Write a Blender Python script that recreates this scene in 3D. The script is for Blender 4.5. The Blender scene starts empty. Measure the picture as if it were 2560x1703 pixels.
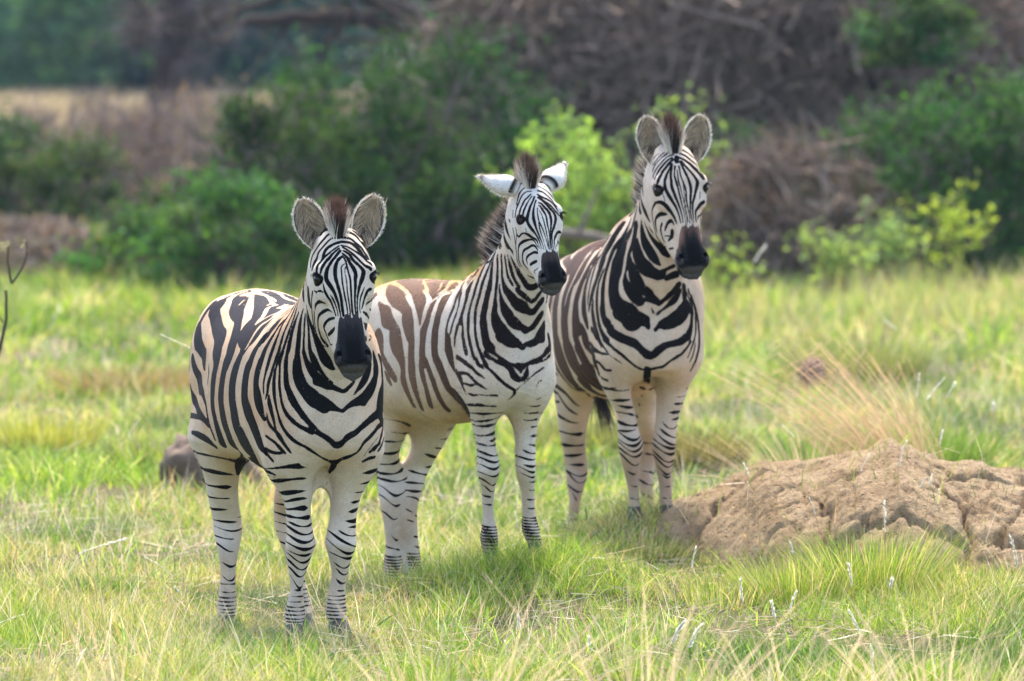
import bpy, bmesh, math, random, os
import numpy as np
SC = bpy.context.scene
DEV = ''

# ------------------------------------------------------------------ camera, world, sun, exposure
CAM_H = 2.3
PITCH = math.radians(3.08)
cam_d = bpy.data.cameras.new('camera')
cam = bpy.data.objects.new('camera', cam_d)
SC.collection.objects.link(cam)
SC.camera = cam
cam.location = (0, 0, CAM_H)
cam.rotation_euler = (math.radians(90) - PITCH, 0, 0)
cam_d.sensor_width = 36
cam_d.lens = 36 * 14850 / 2560
cam_d.clip_start = 0.5
cam_d.clip_end = 3000
cam_d.dof.use_dof = True
cam_d.dof.focus_distance = 22.2
cam_d.dof.aperture_fstop = 3.4
cam_d.dof.aperture_blades = 9

SUN_EL, SUN_AZ = 60.0, 4.0      # azimuth clockwise from +Y (behind the animals), towards +X
world = bpy.data.worlds.new('World')
SC.world = world
world.use_nodes = True
wn = world.node_tree
wn.nodes.clear()
sky = wn.nodes.new('ShaderNodeTexSky')
sky.sky_type = 'NISHITA'
sky.sun_disc = False
sky.sun_elevation = math.radians(SUN_EL)
sky.sun_rotation = math.radians(SUN_AZ)
sky.air_density = 1.0
sky.dust_density = 2.6
sky.ozone_density = 0.6
bg = wn.nodes.new('ShaderNodeBackground')
bg.inputs['Strength'].default_value = 0.15
wo = wn.nodes.new('ShaderNodeOutputWorld')
wn.links.new(sky.outputs[0], bg.inputs[0])
wn.links.new(bg.outputs[0], wo.inputs[0])
sun_d = bpy.data.lights.new('sun', 'SUN')
sun_d.energy = 2.1
sun_d.angle = math.radians(6)
sun_d.color = (1.0, 0.95, 0.86)
sun = bpy.data.objects.new('sun', sun_d)
SC.collection.objects.link(sun)
sun.rotation_euler = (math.radians(90 - SUN_EL), 0, math.radians(180 - SUN_AZ))
SC.view_settings.view_transform = 'Standard'
SC.view_settings.look = 'None'
SC.view_settings.gamma = 1
SC.view_settings.exposure = 1.95
SC.cycles.max_bounces = 6
SC.cycles.transparent_max_bounces = 8

RNG = np.random.default_rng(7)

# ------------------------------------------------------------------ helpers
def tag(o, label=None, cat=None, group=None, kind=None):
    if label: o['label'] = label
    if cat: o['category'] = cat
    if group: o['group'] = group
    if kind: o['kind'] = kind
    return o

def empty(name, loc=(0, 0, 0), rz=0.0):
    o = bpy.data.objects.new(name, None)
    o.empty_display_size = 0.1
    SC.collection.objects.link(o)
    o.location = loc
    o.rotation_euler = (0, 0, rz)
    return o

def mesh_obj(name, V, faces, mats, parent=None, smooth=True, loc=None, rz=None):
    """faces: list of int arrays (each n x k) or one array"""
    V = np.asarray(V, np.float32)
    me = bpy.data.meshes.new(name)
    if isinstance(faces, np.ndarray): faces = [faces]
    faces = [np.asarray(f, np.int32) for f in faces if len(f)]
    me.vertices.add(len(V))
    me.vertices.foreach_set('co', V.ravel())
    nl = sum(f.size for f in faces)
    nf = sum(len(f) for f in faces)
    me.loops.add(nl)
    me.polygons.add(nf)
    me.loops.foreach_set('vertex_index', np.concatenate([f.ravel() for f in faces]))
    tot = np.concatenate([np.full(len(f), f.shape[1], np.int32) for f in faces])
    st = np.concatenate([[0], np.cumsum(tot)[:-1]]).astype(np.int32)
    me.polygons.foreach_set('loop_start', st)
    me.polygons.foreach_set('loop_total', tot)
    me.polygons.foreach_set('use_smooth', np.full(nf, smooth))
    me.update(calc_edges=True)
    if not isinstance(mats, (list, tuple)): mats = [mats]
    for m in mats: me.materials.append(m)
    o = bpy.data.objects.new(name, me)
    SC.collection.objects.link(o)
    if parent is not None: o.parent = parent
    if loc is not None: o.location = loc
    if rz is not None: o.rotation_euler = (0, 0, rz)
    return o

def attr_f(o, name, a):
    at = o.data.attributes.new(name, 'FLOAT', 'POINT')
    at.data.foreach_set('value', np.asarray(a, np.float32))

def attr_c(o, name, a):
    a = np.asarray(a, np.float32)
    if a.shape[1] == 3: a = np.concatenate([a, np.ones((len(a), 1), np.float32)], 1)
    at = o.data.attributes.new(name, 'FLOAT_COLOR', 'POINT')
    at.data.foreach_set('color', a.ravel())

class NT:
    def __init__(s, name):
        s.m = bpy.data.materials.new(name)
        s.m.use_nodes = True
        s.t = s.m.node_tree
        s.t.nodes.clear()
        s.out = s.t.nodes.new('ShaderNodeOutputMaterial')
    def n(s, typ, ins=None, **kw):
        nd = s.t.nodes.new('ShaderNode' + typ)
        for k, v in kw.items(): setattr(nd, k, v)
        for k, v in (ins or {}).items():
            sk = nd.inputs[k]
            if isinstance(v, bpy.types.NodeSocket): s.t.links.new(v, sk)
            else: sk.default_value = v
        return nd
    def math(s, op, a, b=0.0, clamp=False):
        nd = s.n('Math', {0: a, 1: b}, operation=op)
        nd.use_clamp = clamp
        return nd.outputs[0]
    def mix(s, f, a, b, mode='MIX'):
        nd = s.n('Mix', None, data_type='RGBA', blend_type=mode)
        for k, v in ((0, f), (6, a), (7, b)):
            if isinstance(v, bpy.types.NodeSocket): s.t.links.new(v, nd.inputs[k])
            else: nd.inputs[k].default_value = v if k == 0 else (*v[:3], 1)
        return nd.outputs[2]
    def ramp(s, f, stops):
        nd = s.n('ValToRGB', {0: f})
        e = nd.color_ramp.elements
        while len(e) < len(stops): e.new(0.5)
        for el, (p, c) in zip(e, stops):
            el.position = p
            el.color = (*c[:3], 1) if len(c) >= 3 else (c[0], c[0], c[0], 1)
        return nd.outputs[0]
    def noise(s, scale, detail=3, rough=.55, vec=None, dist=0.0):
        ins = {'Scale': scale, 'Detail': detail, 'Roughness': rough, 'Distortion': dist}
        if vec is not None: ins['Vector'] = vec
        return s.n('TexNoise', ins).outputs[0]
    def attr(s, name):
        return s.n('Attribute', None, attribute_name=name)
    def obj(s):
        return s.n('TexCoord').outputs['Object']
    def done(s, shader):
        s.t.links.new(shader, s.out.inputs[0])
        return s.m

def simple_mat(name, col, rough=.7, spec=.3, var=.25, scale=20):
    b = NT(name)
    f = b.noise(scale, 4, vec=b.obj())
    c = b.mix(f, [x * (1 - var) for x in col], [x * (1 + var) for x in col])
    p = b.n('BsdfPrincipled', {'Base Color': c, 'Roughness': rough, 'Specular IOR Level': spec})
    return b.done(p.outputs[0])

def catmull(T, n):
    """T: rows (k, m) -> n samples of a Catmull-Rom through the rows"""
    T = np.asarray(T, float)
    k = len(T)
    P = np.vstack([2 * T[0] - T[1], T, 2 * T[-1] - T[-2]])
    u = np.linspace(0, k - 1, n)
    i = np.minimum(u.astype(int), k - 2)
    f = (u - i)[:, None]
    a, b, c, d = P[i], P[i + 1], P[i + 2], P[i + 3]
    return 0.5 * ((2 * b) + (-a + c) * f + (2 * a - 5 * b + 4 * c - d) * f ** 2 + (-a + 3 * b - 3 * c + d) * f ** 3)

def unit(v):
    return v / (np.linalg.norm(v, axis=-1, keepdims=True) + 1e-12)

# ------------------------------------------------------------------ implicit surface kit
def smin(a, b, k):
    h = np.maximum(k - np.abs(a - b), 0) / k
    return np.minimum(a, b) - h * h * k * .25

def smax(a, b, k):
    return -smin(-a, -b, k)

class Loft:
    """swept ellipse: C centres, S side vectors, U up vectors, w half width, a up extent, b down extent"""
    def __init__(s, C, S, U, w, a, b, cap0=.5, cap1=.5, e=2.0):
        s.C, s.S, s.U = C, unit(S), unit(U)
        s.w, s.a, s.b, s.e = w, a, b, e
        s.cap0, s.cap1 = cap0, cap1
        r = np.maximum(np.maximum(w, a), b)[:, None]
        s.lo, s.hi = (C - r).min(0), (C + r).max(0)
    def param(s, P):
        A, B = s.C[:-1], s.C[1:]
        D = B - A
        L2 = (D * D).sum(1)
        best = np.full(len(P), 1e9); bi = np.zeros(len(P), int); bt = np.zeros(len(P))
        for i in range(len(A)):
            t = np.clip(((P - A[i]) @ D[i]) / L2[i], 0, 1)
            q = P - A[i] - t[:, None] * D[i]
            d = (q * q).sum(1)
            m = d < best
            best[m] = d[m]; bi[m] = i; bt[m] = t[m]
        return bi, bt
    def frame(s, bi, bt):
        t = bt[:, None]
        L = lambda X: X[bi] * (1 - t) + X[bi + 1] * t
        L1 = lambda X: X[bi] * (1 - bt) + X[bi + 1] * bt
        return L(s.C), L(s.S), L(s.U), L1(s.w), L1(s.a), L1(s.b)
    def __call__(s, P):
        bi, bt = s.param(P)
        C, S, U, w, a, b = s.frame(bi, bt)
        q = P - C
        x = (q * S).sum(1); y = (q * U).sum(1)
        T = np.cross(S, U)
        z = (q * T).sum(1)
        h = np.where(y > 0, a, b)
        mr = np.minimum(w, np.minimum(a, b))
        atend0 = (bi == 0) & (bt <= 0)
        cap = np.where(atend0, s.cap0, s.cap1) * mr + 1e-4
        r = ((np.abs(x) / w) ** s.e + (np.abs(y) / h) ** s.e + (np.abs(z) / cap) ** s.e) ** (1 / s.e)
        far = np.sqrt(x * x + y * y + z * z) - np.maximum(w, np.maximum(a, b))
        return np.maximum((r - 1) * mr, far)

class Ell:
    def __init__(s, c, r, R=None):
        s.c, s.r = np.asarray(c, float), np.asarray(r, float)
        s.R = None if R is None else np.asarray(R, float)      # rows = axes
        m = s.r.max()
        s.lo, s.hi = s.c - m, s.c + m
    def __call__(s, P):
        q = P - s.c
        if s.R is not None: q = q @ s.R.T
        k = q / s.r
        n = np.sqrt((k * k).sum(1)) + 1e-9
        g = np.sqrt(((k / s.r) ** 2).sum(1)) + 1e-9
        return (n - 1) * n / g

class Leg:
    """rows z, x, y, half width (lateral), half depth - top to bottom"""
    def __init__(s, rows):
        T = catmull(rows, 60)
        T = T[np.argsort(T[:, 0])]
        s.T = T
        s.rows = rows
        m = .2
        s.lo = np.array([T[:, 1].min() - m, T[:, 2].min() - m, T[0, 0] - .05])
        s.hi = np.array([T[:, 1].max() + m, T[:, 2].max() + m, T[-1, 0] + .15])
    def at(s, z):
        zc = np.clip(z, s.T[0, 0], s.T[-1, 0])
        return [np.interp(zc, s.T[:, 0], s.T[:, j]) for j in (1, 2, 3, 4)]
    def __call__(s, P):
        cx, cy, w, d = s.at(P[:, 2])
        up = np.maximum(P[:, 2] - s.T[-1, 0], 0) / .12
        dn = np.maximum(s.T[0, 0] - P[:, 2], 0) / .012
        r = np.sqrt(((P[:, 0] - cx) / d) ** 2 + ((P[:, 1] - cy) / w) ** 2 + up ** 2 + dn ** 2)
        far = np.sqrt((P[:, 0] - cx) ** 2 + (P[:, 1] - cy) ** 2) - np.maximum(w, d)
        far = np.maximum(far, P[:, 2] - s.T[-1, 0] - .12)
        return np.maximum((r - 1) * np.minimum(w, d), far)

def field(prims, P):
    """prims: list of (shape, k, op) op + union / - subtract"""
    F = np.full(len(P), 1.0)
    for sh, k, op in prims:
        m = np.all((P > sh.lo - k - .06) & (P < sh.hi + k + .06), 1)
        if not m.any(): continue
        v = sh(P[m])
        F[m] = smin(F[m], v, k) if op == '+' else smax(F[m], -v, k)
    return F

def surface_nets(F, org, h):
    S = F < 0
    nx, ny, nz = F.shape
    c = [S[i:nx - 1 + i, j:ny - 1 + j, k:nz - 1 + k] for i in (0, 1) for j in (0, 1) for k in (0, 1)]
    s = sum(x.astype(np.int8) for x in c)
    act = (s > 0) & (s < 8)
    idx = np.full(act.shape, -1, np.int64)
    I = np.argwhere(act)
    idx[act] = np.arange(len(I))
    acc = np.zeros((len(I), 3)); cnt = np.zeros(len(I))
    cor = [(i, j, k) for i in (0, 1) for j in (0, 1) for k in (0, 1)]
    for a in cor:
        for ax in range(3):
            if a[ax] == 1: continue
            b = list(a); b[ax] = 1
            fa = F[I[:, 0] + a[0], I[:, 1] + a[1], I[:, 2] + a[2]]
            fb = F[I[:, 0] + b[0], I[:, 1] + b[1], I[:, 2] + b[2]]
            m = (fa < 0) != (fb < 0)
            t = fa[m] / (fa[m] - fb[m])
            p = np.tile(np.array(a, float), (m.sum(), 1)); p[:, ax] = t
            acc[m] += p; cnt[m] += 1
    V = (I + acc / cnt[:, None]) * h + org
    Q = []
    for ax in range(3):
        sl0 = [slice(None)] * 3; sl1 = [slice(None)] * 3
        sl0[ax] = slice(0, -1); sl1[ax] = slice(1, None)
        e = S[tuple(sl0)] != S[tuple(sl1)]
        E = np.argwhere(e)
        o1, o2 = (ax + 1) % 3, (ax + 2) % 3
        ok = (E[:, o1] > 0) & (E[:, o2] > 0) & (E[:, o1] < F.shape[o1] - 1) & (E[:, o2] < F.shape[o2] - 1)
        E = E[ok]
        def cell(d1, d2):
            X = E.copy(); X[:, o1] -= d1; X[:, o2] -= d2
            return idx[X[:, 0], X[:, 1], X[:, 2]]
        q = np.stack([cell(1, 1), cell(0, 1), cell(0, 0), cell(1, 0)], 1)
        ins = S[E[:, 0], E[:, 1], E[:, 2]]
        q[~ins] = q[~ins][:, ::-1]
        Q.append(q)
    return V, np.concatenate(Q)

def project(prims, V, mask, it=2):
    P = V[mask]
    e = 1e-3
    for _ in range(it):
        f = field(prims, P)
        g = np.stack([field(prims, P + e * np.eye(3)[i]) - f for i in range(3)], 1) / e
        st = f[:, None] * g / ((g * g).sum(1)[:, None] + .05)
        n = np.linalg.norm(st, axis=1, keepdims=True)
        st *= np.minimum(1, .008 / (n + 1e-9))
        P = P - st
    V[mask] = P

def refine(V, Q, sel):
    """split selected quads in 4; neighbours of the selection become n-gons, so the surface stays closed"""
    E = np.concatenate([Q[:, [0, 1]], Q[:, [1, 2]], Q[:, [2, 3]], Q[:, [3, 0]]])
    E = np.sort(E, 1)
    key = E[:, 0] * (len(V) + 1) + E[:, 1]
    u, inv = np.unique(key, return_inverse=True)
    inv = inv.reshape(4, len(Q)).T
    ns = np.zeros(len(u), int); nt = np.zeros(len(u), int)
    np.add.at(nt, inv.ravel(), 1)
    np.add.at(ns, inv[sel].ravel(), 1)
    used = ns > 0
    vid = np.full(len(u), -1); vid[used] = len(V) + np.arange(used.sum())
    a, b = u // (len(V) + 1), u % (len(V) + 1)
    mid = (V[a[used]] + V[b[used]]) * .5
    sq = Q[sel]
    cen = V[sq].mean(1)
    c0 = len(V) + len(mid) + np.arange(len(sq))
    V2 = np.concatenate([V, mid, cen])
    m = vid[inv[sel]]
    NQ = np.concatenate([np.stack([sq[:, i], m[:, i], c0, m[:, (i + 3) % 4]], 1) for i in range(4)])
    rest = np.where(~sel)[0]
    hasm = used[inv[rest]].any(1)
    plain = Q[rest[~hasm]]
    ngons = {}
    for qi in rest[hasm]:
        f = []
        for i in range(4):
            f.append(Q[qi, i])
            if used[inv[qi, i]]: f.append(vid[inv[qi, i]])
        ngons.setdefault(len(f), []).append(f)
    free = np.zeros(len(V2), bool)
    free[len(V):] = True
    bm_ = vid[used & (ns != nt)]
    free[bm_] = False
    return V2, NQ, plain, [np.array(x) for x in ngons.values()], free

# ------------------------------------------------------------------ zebras
class Frame:
    def __init__(s, o, a, l, n, sc):
        s.o = np.array(o, float); s.a = unit(np.array(a, float)); s.l = np.array(l, float)
        s.l = unit(s.l - s.a * (s.l @ s.a)); s.n = np.array(n, float)
        nn = np.cross(s.l, s.a)
        s.n = unit(nn if nn @ s.n > 0 else -nn)
        s.s = sc
    def __call__(s, a, n, l):
        a, n, l = np.broadcast_arrays(a, n, l)
        return s.o + s.s * (np.asarray(a)[..., None] * s.a + np.asarray(n)[..., None] * s.n + np.asarray(l)[..., None] * s.l)
    def inv(s, P):
        q = (P - s.o) / s.s
        return np.stack([q @ s.a, q @ s.n, q @ s.l], -1)
    @property
    def R(s): return np.stack([s.a, s.n, s.l])

# a, front, back, half width
SKULL = [(-.045, -.03, -.10, .05), (-.02, .0, -.13, .075), (.03, .028, -.15, .094), (.09, .047, -.15, .102), (.15, .052, -.15, .103),
         (.20, .052, -.14, .092), (.26, .047, -.13, .075), (.32, .040, -.12, .062), (.38, .034, -.11, .056), (.43, .030, -.105, .057),
         (.475, .026, -.10, .060), (.505, .016, -.095, .056), (.528, -.004, -.085, .043), (.540, -.03, -.07, .025)]

def hf_(h, a, n, l):
    return h(np.float64(a), np.float64(n), np.float64(l))

def head_prims(h):
    s = h.s
    T = catmull(SKULL, 40)
    nc = (T[:, 1] + T[:, 2]) / 2 + .02
    sk = Loft(h(T[:, 0], nc, 0), np.tile(h.l, (40, 1)), np.tile(h.n, (40, 1)), T[:, 3] * s, (T[:, 1] - nc) * s, (nc - T[:, 2]) * s, .5, .5, 2.3)
    E = lambda c, r: Ell(h(*c), np.array(r) * s, h.R)
    pr = [(sk, .01, '+')]
    for sg in (-1, 1):
        pr += [(E((.19, -.13, .056 * sg), (.145, .098, .060)), .05, '+'),       # cheek
               (E((.31, -.105, .034 * sg), (.12, .062, .043)), .04, '+'),
               (E((.148, .004, .099 * sg), (.036, .030, .022)), .022, '+'),       # brow
               (E((.205, -.012, .086 * sg), (.05, .022, .022)), .03, '+'),      # lower lid / crest
               (E((.485, -.004, .052 * sg), (.034, .028, .019)), .02, '+')]     # nostril wing
    pr += [(E((.492, -.09, 0), (.045, .028, .036)), .03, '+'),                    # chin
           (E((.40, -.10, 0), (.12, .035, .036)), .04, '+'),
           (E((.518, -.03, 0), (.024, .04, .043)), .02, '+')]
    for sg in (-1, 1):
        pr += [(Ell(hf_(h, .478, .010, .052 * sg), np.array((.026, .012, .010)) * s, np.stack([unit(h.a * .85 - h.n * .45 - h.l * .25 * sg), unit(np.cross(h.l, unit(h.a * .85 - h.n * .45 - h.l * .25 * sg))), np.cross(unit(h.a * .85 - h.n * .45 - h.l * .25 * sg), unit(np.cross(h.l, unit(h.a * .85 - h.n * .45 - h.l * .25 * sg))))])), .012, '-'),       # nostril
               (E((.172, .004, .112 * sg), (.016, .014, .012)), .01, '-')]       # eye socket
    # mouth line
    tt = np.linspace(-1, 1, 15)
    mc = h(.536 - .085 * tt ** 2, -.074 - .002 * tt, .050 * tt)
    r = (.0035 - .002 * tt ** 2) * s
    Tn = unit(np.gradient(mc, axis=0)); S = np.cross(Tn, h.n); 
    pr.append((Loft(mc, S, np.cross(S, Tn), r, r, r), .006, '-'))
    return pr

def build_field(Z):
    pr = []
    # trunk: x, y centre, top, bottom, half width
    T = catmull(Z['trunk'], 48)
    T = T[np.argsort(T[:, 0])]
    zc = T[:, 3] + (T[:, 2] - T[:, 3]) * .52
    n = len(T)
    C = np.stack([T[:, 0], T[:, 1], zc], 1)
    pr.append((Loft(C, np.tile([0., 1, 0], (n, 1)), np.tile([0., 0, 1], (n, 1)), T[:, 4], T[:, 2] - zc, zc - T[:, 3], .4, .4, 2.15), .02, '+'))
    for c, r in Z['muscle']:
        for sg in (-1, 1):
            pr.append((Ell((c[0], c[1] + sg * c[2], c[3]), r), .07, '+'))
    # neck
    N = catmull([list(D) + list(V) + [w] for D, V, w in Z['neck']], 26)
    D, V, w = N[:, :3], N[:, 3:6], N[:, 6]
    C = D * .5 + V * .5
    U = unit(D - V); Tn = unit(np.gradient(C, axis=0))
    S = unit(np.cross(U, Tn))
    U = np.cross(Tn, S); U *= np.sign((U * (D - V)).sum(1))[:, None]
    hh = np.linalg.norm(D - V, axis=1) / 2
    neck = Loft(C, S, U, w, hh, hh, .3, .5, 2.0)
    neck.D = D
    pr.append((neck, .09, '+'))
    for lg in Z['legs']:
        pr.append((lg, .08, '+'))
    pr += [(a, k if k > .02 else k, b) for a, k, b in ()]
    hp = head_prims(Z['hf'])
    # head as its own field joined to the neck
    class Head:
        def __init__(s):
            adds = [p for p in hp if p[2] == '+']
            s.lo = np.min([p[0].lo for p in adds], 0); s.hi = np.max([p[0].hi for p in adds], 0)
        def __call__(s, P): return field(hp, P)
    pr.append((Head(), .06, '+'))
    return pr, neck

def ear_mesh(h, sg, e, Z):
    """cupped ear. e: base (a,n,l), tip direction, opening direction (all head frame), length, width"""
    s = h.s
    base = np.array(e['base'], float); base[2] *= sg
    up = np.array(e['up'], float); up[2] *= sg; up = unit(up)
    op = np.array(e['open'], float); op[2] *= sg; op = unit(op - up * (op @ up))
    side = np.cross(up, op)
    nu, nv = 25, 17
    Vs, inner, tt, uu = [], [], [], []
    for lay in (0, 1):
        for i in range(nu):
            t = i / (nu - 1)
            w = e['w'] * (np.sin(np.pi * min(1, (t * .93 + .07)) ** 1.08) ** .52) * (1 if t < .5 else (1 - ((t - .5) / .5) ** 3 * e.get('tip', .25)))
            if e.get('tip', 0) > .5: w = e['w'] * (np.sin(np.pi * min(1, t * .9 + .10)) ** .6) * (1 - max(0, (t - .30) / .70) ** 1.5 * .72)
            w = max(w, .004)
            curl = e.get('curl', 1.5) * (1 - t) + .55 * t + .25
            for j in range(nv):
                v = -1 + 2 * j / (nv - 1)
                ang = v * curl
                R = w / max(np.sin(min(curl, 1.57)), .2)
                x = R * np.sin(ang)
                y = -R * (np.cos(ang) - np.cos(curl))
                th = .0045 * (1 - v * v) ** .5 * min(1, 6 * (1 - t) + .1) + .0008
                nrm = np.array([np.sin(ang), -np.cos(ang)])
                off = (th if lay else 0.)
                bend = e.get('bend', 0.) * t * t
                q = base + up * (t * e['len']) + side * (x + nrm[0] * off) + op * (y + nrm[1] * off + bend)
                Vs.append(q); inner.append(1 - lay); tt.append(t); uu.append(v)
    Vs = np.array(Vs)
    P = h(Vs[:, 0], Vs[:, 1], Vs[:, 2])
    F = []
    g = lambda l, i, j: l * nu * nv + i * nv + j
    for i in range(nu - 1):
        for j in range(nv - 1):
            F.append([g(0, i, j), g(0, i, j + 1), g(0, i + 1, j + 1), g(0, i + 1, j)])
            F.append([g(1, i, j), g(1, i + 1, j), g(1, i + 1, j + 1), g(1, i, j + 1)])
        F.append([g(0, i, 0), g(0, i + 1, 0), g(1, i + 1, 0), g(1, i, 0)])
        F.append([g(0, i, nv - 1), g(1, i, nv - 1), g(1, i + 1, nv - 1), g(0, i + 1, nv - 1)])
    for j in range(nv - 1):
        F.append([g(0, nu - 1, j), g(0, nu - 1, j + 1), g(1, nu - 1, j + 1), g(1, nu - 1, j)])
    return P, np.array(F), np.array(inner), np.array(tt), np.array(uu), (base, up, op, side)

def strands(root, dirn, length, width, bend, rng, segs=3):
    """ribbons tapering to a point; returns V, F(quads), F(tris), t per vertex, id"""
    n = len(root)
    d = unit(dirn)
    r = rng.normal(size=(n, 3))
    s = unit(np.cross(d, r)) * (width / 2)[:, None]
    V = []; T = []
    for i in range(segs):
        t = i / segs
        c = root + d * (length * t)[:, None] + bend * (t * t)
        k = (1 - t ** 2 * .8)
        V += [c - s * k, c + s * k]; T += [t, t]
    V.append(root + d * length[:, None] + bend); T.append(1.0)
    V = np.stack(V, 1)
    m = V.shape[1]
    o = np.arange(n)[:, None] * m
    q = np.concatenate([o + np.array([2 * i, 2 * i + 1, 2 * i + 3, 2 * i + 2]) for i in range(segs - 1)], 0)
    tr = o + np.array([2 * segs - 2, 2 * segs - 1, 2 * segs])
    return V.reshape(-1, 3), q, tr, np.tile(np.array(T), n), np.repeat(np.arange(n), m)

def fur_mat():
    b = NT('striped_coat')
    st = b.attr('stripe').outputs['Fac']
    o = b.obj()
    mp = b.n('Mapping', {'Vector': o, 'Scale': (1, 1, .45)}).outputs[0]
    n1 = b.noise(260, 3, .6, mp)
    n2 = b.noise(60, 3, .6, mp)
    n3 = b.noise(900, 2, .6, mp)
    fz = b.attr('fuzz').outputs['Fac']
    w = b.math('MULTIPLY', b.math('SUBTRACT', n1, .5), .011)
    w2 = b.math('MULTIPLY', b.math('SUBTRACT', n2, .5), .008)
    w3 = b.math('MULTIPLY', b.math('SUBTRACT', n3, .5), .01)
    ww = b.math('MULTIPLY', b.math('ADD', b.math('ADD', w, w2), w3), fz)
    e = b.math('ADD', st, ww)
    f = b.math('MULTIPLY', b.math('ADD', e, b.math('MULTIPLY', fz, .0012)), b.math('DIVIDE', 1.0, b.math('MULTIPLY', fz, .0024)), True)
    la = b.attr('light').outputs['Color']
    da = b.attr('dark').outputs['Color']
    # coat mottling
    v1 = b.n('MapRange', {0: n1, 1: .25, 2: .75, 3: .80, 4: 1.16}).outputs[0]
    v2 = b.n('MapRange', {0: b.noise(14, 4, .6, o), 1: .3, 2: .7, 3: .88, 4: 1.1}).outputs[0]
    v = b.math('MULTIPLY', v1, v2)
    la2 = b.mix(1.0, la, b.n('CombineColor', {0: v, 1: v, 2: v}).outputs[0], 'MULTIPLY')
    dn = b.n('MapRange', {0: b.noise(5, 5, .65, o), 1: .42, 2: .68, 3: .0, 4: .75}).outputs[0]
    la2 = b.mix(dn, la2, b.mix(1.0, la2, (.88, .74, .60), 'MULTIPLY'))
    vd = b.n('MapRange', {0: n1, 1: .25, 2: .75, 3: .55, 4: 1.6}).outputs[0]
    da2 = b.mix(1.0, da, b.n('CombineColor', {0: vd, 1: vd, 2: vd}).outputs[0], 'MULTIPLY')
    col = b.mix(f, la2, da2)
    # specks of dark skin in the pale hair
    sp = b.n('TexVoronoi', {'Scale': 85.0, 'Vector': o}, feature='F1').outputs[0]
    spm = b.math('MULTIPLY', b.math('LESS_THAN', sp, .13), b.attr('speck').outputs['Fac'])
    spm = b.math('MULTIPLY', spm, b.math('GREATER_THAN', n2, .5))
    col = b.mix(spm, col, (.10, .085, .075))
    ro = b.n('MapRange', {0: f, 3: .78, 4: .62}).outputs[0]
    hgt = b.math('ADD', b.math('MULTIPLY', n1, .5), b.math('MULTIPLY', n3, .5))
    bp = b.n('Bump', {'Strength': .35, 'Distance': .004, 'Height': hgt}).outputs[0]
    wr = b.attr('wrinkle').outputs['Fac']
    wv = b.n('TexWave', {'Vector': b.n('Mapping', {'Vector': o, 'Rotation': (.5, 0, 0), 'Scale': (1, 1, .5)}).outputs[0], 'Scale': 22.0, 'Distortion': 5.0, 'Detail': 2.0}, bands_direction='Y').outputs[1]
    bp2 = b.n('Bump', {'Strength': wr, 'Distance': .012, 'Height': wv, 'Normal': bp}).outputs[0]
    p = b.n('BsdfPrincipled', {'Base Color': col, 'Roughness': ro, 'Specular IOR Level': .03, 'Normal': bp2,
            'Sheen Weight': .0})
    return b.done(p.outputs[0])

def hair_mat(name='hair', transl=.25):
    b = NT(name)
    c = b.attr('hcol').outputs['Color']
    p = b.n('BsdfPrincipled', {'Base Color': c, 'Roughness': .55, 'Specular IOR Level': .35})
    t = b.n('BsdfTranslucent', {'Color': c})
    m = b.n('MixShader', {0: transl, 1: p.outputs[0], 2: t.outputs[0]})
    return b.done(m.outputs[0])

def eye_mat():
    b = NT('eyeball')
    p = b.n('BsdfPrincipled', {'Base Color': (.008, .005, .004, 1), 'Roughness': .10, 'Specular IOR Level': .35})
    return b.done(p.outputs[0])

M_COAT, M_HAIR, M_EYE = fur_mat(), hair_mat(), eye_mat()
M_HOOF = simple_mat('hoof_horn', (.07, .06, .055), .6, .3, .4, 60)

def stroke_dist(V, strokes, out):
    """signed stripe field: >0 inside a dark stroke (metres)"""
    for S in strokes:
        S = np.asarray(S, float)
        if len(S) > 2:
            m = (len(S) - 1) * 5 + 1
            S = catmull(S, m)
        w = np.maximum(S[:, 3] - .0013 * (S[:, 3] > .007), .0004)
        lo = (S[:, :3]).min(0) - w.max() - .02; hi = S[:, :3].max(0) + w.max() + .02
        I = np.where(np.all((V > lo) & (V < hi), 1))[0]
        if not len(I): continue
        P = V[I]
        best = np.full(len(I), -1.)
        A, B = S[:-1, :3], S[1:, :3]
        for i in range(len(A)):
            D = B[i] - A[i]; L2 = D @ D + 1e-12
            t = np.clip((P - A[i]) @ D / L2, 0, 1)
            d = np.linalg.norm(P - A[i] - t[:, None] * D, axis=1)
            ww = w[i] * (1 - t) + w[i + 1] * t
            best = np.maximum(best, ww - d)
        out[I] = np.maximum(out[I], best)

def apply_strokes(V, Z, neck, hf, st):
    for sgn in (1, -1):
        for e in Z['strokes']:
            if e[0] != sgn: continue
            S = np.array(e[2:], float) / 1000
            sets = [S]
            if e[1]:
                M = S.copy(); M[:, 1] = 2 * Z['yc'] - M[:, 1]
                sets.append(M)
            for Q in sets:
                if sgn > 0: stroke_dist(V, [Q], st)
                else:
                    d = np.full(len(V), -1.)
                    stroke_dist(V, [Q], d)
                    m = d > -.03
                    st[m] = np.minimum(st[m], -d[m])

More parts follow.
